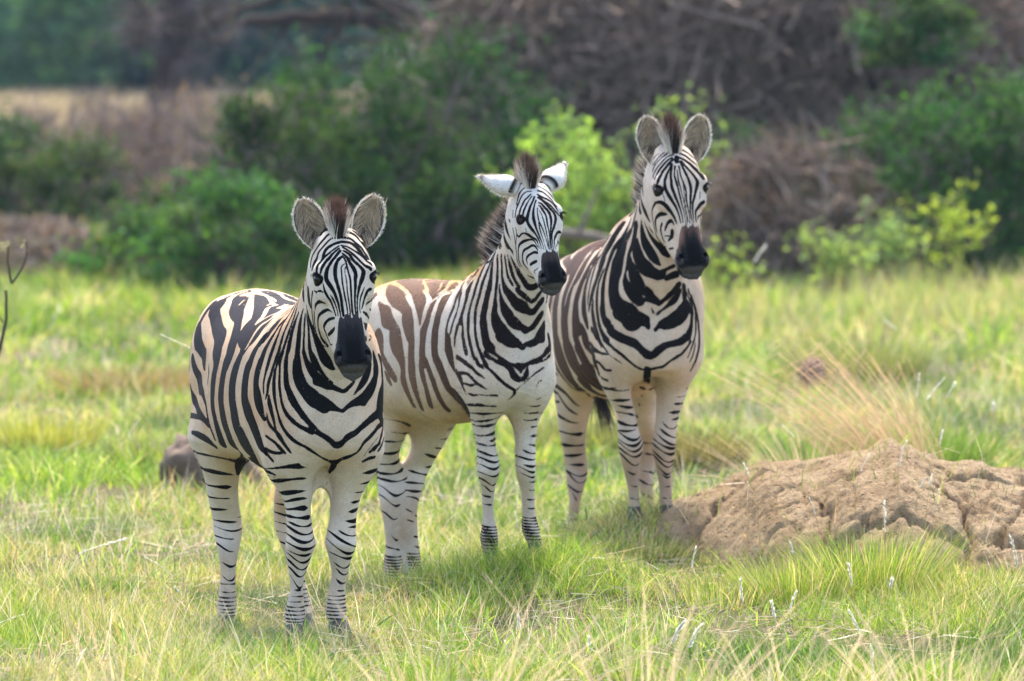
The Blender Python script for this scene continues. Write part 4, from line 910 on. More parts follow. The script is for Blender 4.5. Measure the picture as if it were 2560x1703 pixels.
STROKES2 = [[1,1,[-714,-46,1241,16.4],[-702,-72,1238,16.4],[-690,-99,1231,16.4],[-677,-126,1220,16.4],[-617,-154,1205,35.3],[-552,-177,1184,39.9],[-495,-195,1166,35.9],[-462,-203,1155,30.9],[-401,-218,1134,26.5],[-375,-229,1111,36.2],[-339,-242,1072,37.5],[-314,-249,1033,30.0],[-301,-251,1014,24.8],[-300,-253,974,25.2],[-303,-251,933,24.2],[-302,-249,913,26.9],[-309,-243,872,27.0],[-312,-232,831,23.6],[-319,-214,790,18.9],[-330,-194,756,14.4],[-346,-173,730,10.8]],[1,1,[-646,-198,1152,7.0],[-604,-209,1133,20.0],[-557,-221,1111,36.9],[-531,-230,1092,39.8],[-467,-241,1067,28.1],[-435,-249,1028,47.1],[-419,-252,1000,51.2],[-396,-254,969,40.3],[-374,-253,930,28.6],[-372,-248,889,19.5],[-384,-239,848,24.5],[-383,-224,807,21.7],[-384,-207,774,17.6],[-391,-186,745,14.0]],[1,1,[-582,-241,1021,34.6],[-574,-244,997,48.6],[-566,-245,969,42.1],[-538,-247,942,21.3],[-505,-249,911,21.0],[-476,-247,884,23.7],[-450,-243,857,22.0]],[1,1,[-516,-247,878,7.7],[-497,-243,850,14.8],[-485,-239,831,11.1]],[1,1,[-617,4,1245,82.0],[-605,-18,1248,82.0],[-593,-42,1248,82.0],[-581,-68,1245,82.0],[-505,-121,1229,50.3],[-437,-150,1212,36.2],[-378,-177,1190,29.0],[-331,-192,1172,31.7],[-308,-205,1153,33.2],[-277,-225,1115,16.0],[-260,-235,1084,7.0]],[1,1,[-447,51,1234,83.1],[-440,32,1240,83.1],[-433,9,1246,83.1],[-425,-17,1248,83.1],[-399,-62,1248,59.5],[-320,-112,1231,42.1],[-286,-139,1217,38.1],[-253,-167,1195,19.1],[-239,-183,1176,15.5],[-227,-210,1137,17.0],[-220,-227,1097,19.2],[-226,-239,1057,24.3],[-225,-244,1017,20.9],[-227,-246,977,21.4],[-226,-245,949,22.7],[-223,-243,933,29.1]],[1,1,[-226,-244,933,22.3],[-236,-243,916,18.5],[-237,-237,876,17.7],[-236,-225,835,16.0],[-244,-208,794,15.5],[-265,-183,751,15.4]],[1,1,[-207,-241,938,15.0],[-203,-240,930,15.1],[-195,-232,898,15.5],[-187,-219,857,16.8],[-189,-202,817,16.1],[-193,-183,784,14.2],[-197,-160,754,11.0],[-197,-138,733,10.0]],[1,1,[-69,-58,1316,13.6],[-90,-74,1298,13.6],[-111,-93,1282,13.6],[-131,-112,1263,13.6],[-269,-60,1240,11.9],[-220,-114,1219,17.9],[-186,-155,1197,29.7],[-167,-190,1159,25.4],[-161,-210,1119,20.1],[-157,-223,1080,20.9],[-156,-230,1040,21.8],[-155,-232,1000,20.4],[-153,-229,960,20.4],[-141,-222,928,23.1],[-129,-210,888,23.0],[-121,-197,848,26.8],[-112,-183,816,33.5],[-91,-172,793,49.8],[-69,-156,773,70.7]],[1,1,[-99,-66,1298,6.6],[-98,-92,1284,6.6],[-94,-119,1265,6.6],[-88,-144,1241,6.6],[-77,-160,1222,12.6],[-79,-179,1182,12.2],[-85,-192,1142,9.7],[-92,-205,1102,8.1],[-95,-213,1062,8.3],[-83,-213,1031,18.4],[-81,-213,1003,20.2],[-77,-212,983,25.0],[-68,-211,955,23.2],[-52,-209,924,14.7],[-31,-209,901,7.1],[8,-208,867,9.7],[21,-197,828,5.6]],[1,1,[-63,-116,1279,10.2],[-61,-140,1254,10.2],[-57,-159,1226,10.2],[-52,-176,1195,10.2],[-42,-187,1164,6.6],[-56,-194,1123,6.4],[-64,-204,1083,5.8],[-71,-209,1051,7.6]],[1,1,[-28,-50,1345,20.8],[-32,-76,1332,20.8],[-33,-102,1311,20.8],[-29,-123,1283,20.8],[-20,-151,1244,22.6],[-4,-171,1205,12.9],[-3,-184,1165,10.4],[-9,-193,1125,12.6],[-13,-195,1105,19.2]],[1,1,[-17,-195,1109,4.7],[-31,-198,1085,9.9],[-40,-204,1044,8.7],[-44,-206,1004,5.1]],[1,1,[-3,-194,1110,8.8],[1,-195,1086,7.9],[4,-196,1046,9.6],[13,-196,1019,11.3],[20,-196,999,12.8],[33,-196,976,11.1]],[1,1,[22,-63,1377,8.4],[22,-87,1351,8.4],[23,-107,1323,8.4],[25,-125,1293,8.4],[30,-149,1246,8.1],[36,-165,1206,7.5],[33,-178,1167,7.0],[32,-186,1127,9.4],[36,-190,1087,10.4],[37,-189,1047,10.4],[51,-188,1008,9.4],[71,-186,969,9.5],[93,-178,938,10.2],[116,-170,923,8.3]],[1,1,[63,-58,1408,6.0],[60,-80,1381,6.0],[60,-97,1349,6.0],[60,-111,1318,5.4],[56,-132,1266,9.8],[62,-148,1227,8.8],[64,-162,1187,7.9],[63,-173,1148,8.3],[68,-178,1108,8.5],[74,-181,1069,8.7],[82,-179,1029,9.8],[95,-174,990,8.9],[111,-167,959,10.6],[130,-161,932,9.1]],[1,1,[71,-46,1426,7.9],[68,-69,1402,7.9],[71,-88,1373,7.9],[76,-101,1342,7.9],[89,-117,1287,12.9],[94,-126,1247,15.2],[96,-138,1208,14.5],[98,-149,1169,14.9],[100,-159,1129,16.3],[106,-163,1090,16.9],[117,-163,1050,16.6],[125,-159,1027,18.5],[138,-148,1003,21.9]],[1,1,[-141,-43,1285,6.0],[-140,-60,1283,6.0],[-136,-80,1280,6.0],[-128,-105,1270,1.4],[-115,-85,1285,2.7],[-54,-86,1308,2.1],[-14,-85,1333,2.6],[46,-99,1341,7.2],[62,-88,1369,7.2],[77,-77,1398,7.2],[89,-67,1427,7.2]],[-1,1,[-739,-26,1238,12.9],[-727,-48,1239,12.9],[-713,-74,1237,12.9],[-699,-100,1228,12.9],[-577,-135,1218,9.2],[-449,-174,1192,8.7],[-337,-217,1136,9.7],[-285,-235,1091,9.8]],[-1,1,[-552,1,1246,6.0],[-538,-20,1248,6.0],[-525,-43,1248,6.0],[-511,-68,1246,4.1],[-360,-143,1219,6.6],[-302,-173,1193,8.2],[-258,-194,1167,4.0],[-237,-174,1186,6.0],[-214,-150,1200,6.0],[-192,-127,1211,6.0]],[-1,1,[-460,44,1236,6.0],[-447,28,1241,6.0],[-436,8,1246,6.0],[-424,-15,1248,4.8],[-296,-115,1232,5.4],[-257,-155,1203,2.5],[-238,-135,1217,6.0],[-214,-112,1220,6.0],[-189,-92,1223,6.0]],[-1,1,[-60,-50,1321,6.0],[-84,-69,1305,6.0],[-110,-88,1285,6.0],[-129,-108,1267,1.0],[-274,-76,1240,7.8],[-227,-143,1208,8.2],[-213,-123,1215,8.2],[-191,-103,1220,8.2],[-167,-88,1243,8.2]],[-1,1,[33,-45,1393,6.0],[15,-64,1371,6.0],[1,-81,1345,6.0],[-15,-99,1319,5.6],[-87,-96,1287,23.6],[-70,-133,1257,14.6],[-47,-161,1223,9.4],[-31,-148,1248,9.4],[-11,-135,1275,9.4],[6,-119,1299,9.4]],[1,0,[120,-106,1362,15.6],[133,-113,1328,11.7],[134,-115,1289,12.8],[132,-116,1262,11.0],[129,-118,1236,9.2],[131,-123,1197,9.5],[135,-126,1170,12.8],[137,-130,1144,15.8],[144,-130,1118,20.1],[153,-123,1092,26.3],[162,-115,1074,28.6],[171,-104,1053,30.5],[178,-95,1040,30.5]],[1,0,[168,-112,1052,30.5],[176,-102,1043,28.5],[183,-90,1033,28.6],[189,-79,1028,26.4],[195,-67,1024,21.0],[201,-55,1016,16.4],[204,-41,1007,15.1],[206,-27,1016,11.2],[207,-12,1018,14.9],[207,3,1020,17.0],[207,19,1026,17.2],[206,36,1040,20.6],[201,51,1054,21.9]],[1,0,[196,48,1050,33.4],[196,57,1076,26.7],[196,63,1094,18.8]],[1,0,[151,-114,1255,4.3],[150,-114,1237,5.8],[155,-113,1210,9.9],[163,-109,1184,15.1],[172,-104,1158,20.4],[180,-96,1140,23.5],[188,-85,1119,23.7],[194,-74,1106,21.6]],[1,0,[192,-81,1110,25.7],[199,-69,1098,23.7],[204,-57,1090,19.5],[209,-45,1084,16.0],[212,-34,1075,18.3],[213,-22,1073,12.8],[218,-9,1080,14.1],[224,2,1093,15.9],[232,13,1113,19.3],[238,25,1134,21.0]],[1,0,[168,-115,1290,9.1],[174,-112,1264,12.5],[184,-108,1238,18.5],[197,-101,1222,21.3],[207,-93,1207,24.1],[217,-84,1191,23.3]],[1,0,[220,-82,1184,27.7],[229,-72,1175,29.9],[237,-62,1167,27.9],[242,-50,1158,20.9],[246,-37,1150,17.5],[249,-23,1147,17.2],[256,-12,1158,14.9],[264,-1,1178,16.4],[266,13,1193,17.7]],[1,0,[164,-115,1369,10.7],[170,-116,1330,9.3],[169,-115,1303,9.7],[168,-114,1285,9.1]],[1,0,[196,-118,1370,7.8],[200,-117,1344,6.5],[202,-114,1318,7.7],[206,-111,1291,8.4],[215,-105,1271,8.6],[225,-99,1255,7.7]],[1,0,[222,-119,1371,5.9],[226,-116,1345,9.9],[230,-110,1319,12.4],[235,-104,1292,10.8],[243,-94,1266,9.2],[249,-86,1250,11.3]],[1,0,[242,-87,1237,13.6],[247,-81,1227,14.3],[255,-70,1217,14.3],[260,-58,1204,12.3],[264,-45,1195,11.0],[267,-35,1192,13.0],[273,-23,1200,9.1],[280,-12,1218,10.8],[283,-2,1230,10.3]],[1,0,[253,-118,1372,9.6],[256,-112,1346,10.4],[264,-102,1320,12.9],[267,-93,1298,14.0],[271,-84,1283,13.6],[275,-72,1267,13.6]],[1,0,[274,-76,1267,13.4],[278,-63,1252,15.1],[284,-51,1247,16.7],[290,-39,1249,15.5],[295,-30,1257,13.6]],[1,0,[295,-74,1298,3.0],[302,-59,1290,5.0],[305,-43,1284,4.0]],[1,0,[104,-161,1113,16.6],[109,-162,1085,18.6],[116,-162,1057,19.5],[123,-160,1029,20.1],[131,-154,1006,21.6],[139,-148,990,22.4]],[1,0,[131,-157,982,22.7],[142,-150,975,23.1],[153,-140,967,19.5],[163,-130,957,18.9],[174,-116,947,17.7],[183,-102,938,16.8],[190,-87,927,20.0],[196,-73,920,23.4],[199,-62,912,29.2],[201,-53,906,41.4],[204,-45,912,27.1],[207,-34,923,17.7],[210,-18,940,9.7],[211,1,945,13.3],[211,21,950,13.0],[208,43,957,14.6],[204,62,964,17.8],[193,86,982,23.8]],[1,0,[193,82,985,13.4],[184,97,996,14.9],[173,106,1024,15.0],[172,99,1052,9.3]],[-1,0,[131,-157,983,1.5],[147,-146,973,3.8],[162,-133,961,2.3]],[-1,0,[194,-78,927,2.8],[199,-65,912,4.0],[204,-48,894,5.1],[207,-37,910,3.6],[209,-26,926,1.5]],[-1,0,[207,54,956,3.0],[200,75,966,2.8],[187,100,980,2.2]],[1,0,[117,-168,938,4.8],[126,-164,930,6.4],[144,-151,913,8.1],[159,-134,891,8.6],[169,-114,868,8.1],[178,-92,850,8.2],[183,-69,836,8.7],[178,-62,821,6.1],[163,-69,803,3.6],[154,-77,795,2.2]],[1,0,[188,-58,836,3.8],[202,-37,858,2.5],[211,-9,884,3.7],[213,23,906,4.3],[211,55,922,4.3]],[1,1,[-23,-206,961,12.0],[25,-202,943,11.2],[62,-194,925,9.8],[90,-185,903,7.9],[113,-175,890,5.3],[129,-165,877,1.8]],[1,1,[-2,-208,899,8.0],[40,-204,898,8.8],[64,-195,885,8.3],[92,-186,863,7.0],[111,-174,850,5.7],[126,-160,839,3.7]],[1,1,[30,-204,858,5.3],[64,-195,852,5.9],[92,-186,858,3.4]],[1,1,[-24,-209,909,4.4],[7,-208,882,6.9],[21,-206,855,6.2]],[1,1,[39,-192,818,4.9],[59,-186,813,6.3],[99,-170,816,2.1]],[1,1,[11,-175,770,8.4],[53,-169,772,9.4],[81,-159,775,6.6],[101,-138,770,2.9]],[1,0,[207,22,844,2.4],[211,30,865,3.1],[211,45,872,3.1]],[1,0,[186,41,794,2.8],[189,54,799,3.3]],[1,0,[160,13,770,2.1],[164,47,765,4.5],[166,63,768,4.9]],[1,0,[124,19,738,2.4],[137,48,737,4.5],[139,72,739,5.0]],[1,0,[103,29,708,2.5],[115,54,706,3.9],[118,78,712,4.4]],[1,0,[420,-97,1555,1.7],[428,-92,1538,2.4],[434,-90,1525,2.8],[443,-89,1505,2.6],[452,-87,1479,2.4],[458,-85,1454,2.2],[466,-84,1427,2.0],[473,-84,1403,1.8]],[1,0,[414,-103,1566,2.1],[420,-107,1547,2.6],[428,-108,1525,3.1],[434,-107,1512,2.6],[440,-104,1500,2.5],[449,-99,1480,2.5],[456,-93,1454,2.1],[464,-89,1427,2.0],[471,-87,1407,1.6]],[1,0,[434,-110,1508,2.1],[444,-110,1480,2.4],[451,-104,1454,2.1],[460,-100,1427,1.7],[468,-97,1405,1.6]],[1,0,[411,-97,1576,2.3],[415,-90,1572,3.5],[423,-83,1555,5.0],[430,-77,1542,4.3],[437,-75,1526,4.2],[446,-77,1505,3.4],[454,-76,1479,2.8],[460,-76,1454,2.5],[467,-77,1427,2.2],[474,-79,1403,1.8]],[1,0,[407,-93,1586,3.1],[411,-83,1582,4.0],[420,-73,1567,5.5],[428,-61,1552,6.4],[434,-56,1535,7.1],[443,-57,1514,5.9],[451,-64,1491,4.3],[457,-70,1467,3.1],[462,-71,1445,2.7],[468,-72,1427,2.4],[474,-73,1403,1.9]],[1,0,[395,-89,1606,4.3],[405,-77,1596,4.8],[414,-65,1582,5.3],[423,-50,1563,6.6],[427,-35,1546,8.3],[433,-30,1527,9.2],[440,-37,1511,8.3],[450,-49,1491,6.3],[456,-61,1470,4.5],[461,-65,1450,2.9],[468,-66,1427,2.1],[474,-65,1403,1.7]],[1,0,[399,-100,1596,3.1],[405,-112,1576,3.4],[411,-120,1552,4.6],[418,-124,1528,6.3],[425,-124,1512,6.6],[434,-122,1488,4.4],[441,-116,1466,3.4],[450,-110,1442,2.7],[457,-106,1424,2.0],[464,-104,1403,1.5]],[1,0,[389,-101,1609,3.8],[396,-114,1591,4.1],[398,-126,1572,5.2],[402,-136,1552,5.8],[406,-145,1529,7.0],[410,-145,1508,7.8],[421,-138,1488,7.8],[431,-128,1471,4.9],[438,-120,1454,3.6],[447,-114,1434,2.6],[457,-110,1407,1.6]],[1,0,[383,-110,1611,2.8],[386,-128,1591,2.5],[386,-140,1572,4.1],[396,-156,1552,3.9],[398,-162,1535,3.6],[388,-159,1520,6.5]],[1,0,[376,-110,1619,3.0],[377,-126,1606,3.8],[373,-138,1594,4.4],[373,-148,1575,5.1],[384,-165,1556,4.5],[384,-170,1539,4.0],[373,-164,1521,2.0]],[1,0,[369,-105,1631,3.5],[361,-121,1628,2.8],[356,-133,1619,3.2],[354,-140,1609,3.7],[351,-148,1589,4.4],[346,-155,1568,6.9],[353,-166,1548,8.0],[354,-169,1529,5.0]],[1,0,[344,-102,1653,4.9],[342,-127,1637,3.4],[339,-139,1622,4.9],[339,-147,1602,4.3],[337,-152,1580,3.9]],[1,0,[327,-161,1554,2.5],[333,-166,1527,2.9]],[1,0,[388,-85,1617,4.5],[400,-68,1606,5.0],[407,-42,1593,4.7],[411,-25,1576,4.2],[423,-14,1554,2.2],[428,-1,1533,2.2]],[1,0,[376,-77,1632,4.2],[385,-59,1626,4.3],[395,-45,1612,3.8],[402,-29,1595,3.8],[411,-15,1574,3.0],[427,-1,1544,2.2]],[1,0,[358,-68,1651,2.5],[371,-50,1640,3.0],[379,-35,1628,3.9],[387,-20,1610,5.5],[394,-9,1589,0.5]],[1,0,[394,-85,1609,3.5],[410,-64,1590,3.5],[417,-43,1573,4.4],[422,-26,1554,3.7],[428,-11,1534,2.9]],[1,0,[349,-157,1461,3.1],[358,-155,1452,4.8],[384,-159,1463,3.9],[402,-156,1467,3.8],[413,-145,1461,5.8],[421,-132,1450,5.6],[435,-122,1442,4.1],[443,-118,1424,1.9],[453,-114,1407,1.4]],[1,0,[406,-155,1488,1.4],[410,-151,1473,1.6]],[1,0,[444,-118,1410,1.8],[434,-122,1425,2.3],[425,-126,1438,2.9],[411,-135,1442,4.5],[393,-144,1438,5.9],[368,-147,1429,6.1],[351,-148,1418,5.2],[338,-144,1397,4.0],[326,-136,1372,3.6],[310,-122,1351,4.2],[302,-107,1333,3.9]],[1,0,[441,-119,1401,2.6],[428,-122,1416,5.3],[411,-127,1418,5.0],[394,-133,1409,5.0],[375,-139,1400,5.2],[361,-138,1384,4.3],[351,-132,1363,4.3],[344,-122,1344,9.4],[354,-112,1327,8.1]],[1,0,[438,-119,1391,5.6],[420,-121,1392,5.6],[402,-126,1385,5.0],[386,-130,1376,4.9],[375,-129,1364,3.8],[371,-122,1343,2.2]],[1,0,[430,-117,1357,6.3],[410,-119,1351,6.8],[391,-121,1342,5.7]],[1,0,[441,-116,1331,2.0],[410,-115,1317,3.2],[413,-112,1307,2.6]],[1,0,[326,-163,1486,2.6],[330,-157,1452,2.8],[328,-150,1417,2.8],[317,-139,1382,3.0],[292,-117,1347,3.3],[287,-104,1329,2.5]],[1,0,[348,-163,1486,3.1],[349,-159,1468,2.6],[337,-154,1435,2.1],[321,-145,1400,2.5]],[1,0,[432,-5,1467,3.5],[441,-24,1470,7.4],[453,-43,1457,7.8],[462,-55,1440,3.5],[468,-57,1420,2.3],[472,-55,1406,2.2]],[1,0,[409,3,1443,1.3],[408,2,1438,1.6]],[1,0,[406,1,1413,0.6],[411,-2,1426,4.1],[438,-26,1430,7.0],[466,-48,1416,2.2]],[1,0,[440,-26,1403,17.6],[451,-31,1389,0.7]]]
BANDS2 = [[[0.815,0.812,0.808,0.0053,-1,0.2],[0.771,0.768,0.768,0.0066,-1,0.6],[0.736,0.738,0.744,0.0053,-1,0.6],[0.703,0.712,0.728,0.0046,-1,0.7],[0.684,0.688,0.701,0.006,-1,0.8],[0.645,0.651,0.664,0.0066,-1,0.8],[0.625,0.625,0.638,0.006,-0.2,1],[0.612,0.605,0.615,0.0053,-1,1],[0.582,0.565,0.572,0.0053,-1,1],[0.559,0.539,0.552,0.0053,-1,1],[0.532,0.512,0.539,0.0053,-1,1],[0.499,0.482,0.502,0.0046,-1,1],[0.472,0.445,0.465,0.0053,-1,1],[0.445,0.418,0.438,0.0046,-0.8,0.8],[0.401,0.397,0.401,0.004,-1,-0.2],[0.367,0.365,0.367,0.004,-1,-0.1],[0.278,0.276,0.278,0.0043,-1,1],[0.266,0.264,0.266,0.0043,-1,1],[0.254,0.252,0.254,0.0043,-1,1],[0.242,0.24,0.242,0.0043,-1,1],[0.23,0.228,0.23,0.0043,-1,1],[0.219,0.217,0.219,0.0043,-1,1],[0.206,0.204,0.206,0.0043,-1,1],[0.193,0.191,0.193,0.0043,-1,1],[0.177,0.175,0.177,0.0043,-1,1],[0.164,0.162,0.164,0.0043,-1,1]],[[0.739,0.735,0.737,0.004,-0.2,1],[0.709,0.707,0.709,0.004,-0.1,1],[0.682,0.679,0.682,0.004,0,1],[0.649,0.642,0.646,0.0053,0,1],[0.619,0.606,0.603,0.0046,-0.2,1],[0.593,0.573,0.576,0.0053,-0.6,1],[0.56,0.547,0.553,0.0046,-1,1],[0.533,0.52,0.527,0.0053,-0.6,1],[0.52,0.497,0.503,0.0046,-1,1],[0.497,0.476,0.483,0.0046,-0.8,1],[0.463,0.456,0.459,0.004,-0.2,0.9],[0.432,0.422,0.425,0.004,-0.3,0.8],[0.388,0.383,0.388,0.0033,-0.6,0.9],[0.351,0.347,0.351,0.0033,-0.6,0.9],[0.311,0.309,0.311,0.0043,-1,1],[0.3,0.298,0.3,0.0043,-1,1],[0.288,0.286,0.288,0.0043,-1,1],[0.276,0.274,0.276,0.0043,-1,1],[0.264,0.262,0.264,0.0043,-1,1],[0.252,0.25,0.252,0.0043,-1,1],[0.239,0.237,0.239,0.0043,-1,1],[0.226,0.224,0.226,0.0043,-1,1]],[[0.762,0.73,0.699,0.0053,-1,0.3],[0.671,0.654,0.633,0.0046,-1,0.3],[0.622,0.615,0.612,0.004,-0.6,1],[0.58,0.579,0.587,0.0046,-0.8,1],[0.527,0.53,0.548,0.0066,-1,1],[0.48,0.484,0.502,0.0066,-1,1],[0.441,0.441,0.459,0.0066,-1,0.9],[0.418,0.408,0.421,0.0053,-1,1],[0.391,0.352,0.375,0.0053,-1,1],[0.352,0.312,0.322,0.0053,-1,0.6],[0.286,0.256,0.273,0.0053,-0.9,0.6],[0.212,0.174,0.174,0.0046,-0.6,0.8],[0.141,0.134,0.13,0.0046,-1,1],[0.103,0.101,0.103,0.004,-1,1],[0.09,0.088,0.09,0.004,-1,1],[0.078,0.076,0.078,0.004,-1,1],[0.066,0.064,0.066,0.004,-1,1],[0.054,0.052,0.054,0.004,-1,1],[0.042,0.04,0.042,0.004,-1,1],[0.03,0.028,0.03,0.004,-1,1],[0.017,0.015,0.017,0.004,-1,1],[0.004,0.002,0.004,0.004,-1,1]],[[0.627,0.629,0.641,0.0046,0.3,1],[0.591,0.588,0.592,0.0053,0.1,0.9],[0.556,0.549,0.541,0.006,0,0.8],[0.534,0.512,0.501,0.006,-0.4,1],[0.466,0.464,0.462,0.0053,0.2,0.8],[0.452,0.436,0.429,0.006,-0.8,0.8],[0.404,0.399,0.393,0.0046,-1,1],[0.373,0.366,0.366,0.0053,-1,1],[0.347,0.34,0.32,0.004,-0.9,1],[0.297,0.28,0.263,0.004,-0.8,-0.1],[0.277,0.27,0.263,0.0053,0.3,1],[0.253,0.243,0.229,0.0033,-0.7,0],[0.188,0.182,0.178,0.0046,0,1],[0.151,0.141,0.134,0.0046,-0.1,1],[0.113,0.111,0.113,0.004,-1,1],[0.1,0.098,0.1,0.004,-1,1],[0.09,0.088,0.09,0.004,-1,1],[0.077,0.075,0.077,0.004,-1,1],[0.066,0.064,0.066,0.004,-1,1],[0.054,0.052,0.054,0.004,-1,1],[0.043,0.041,0.043,0.004,-1,1],[0.032,0.03,0.032,0.004,-1,1]]]
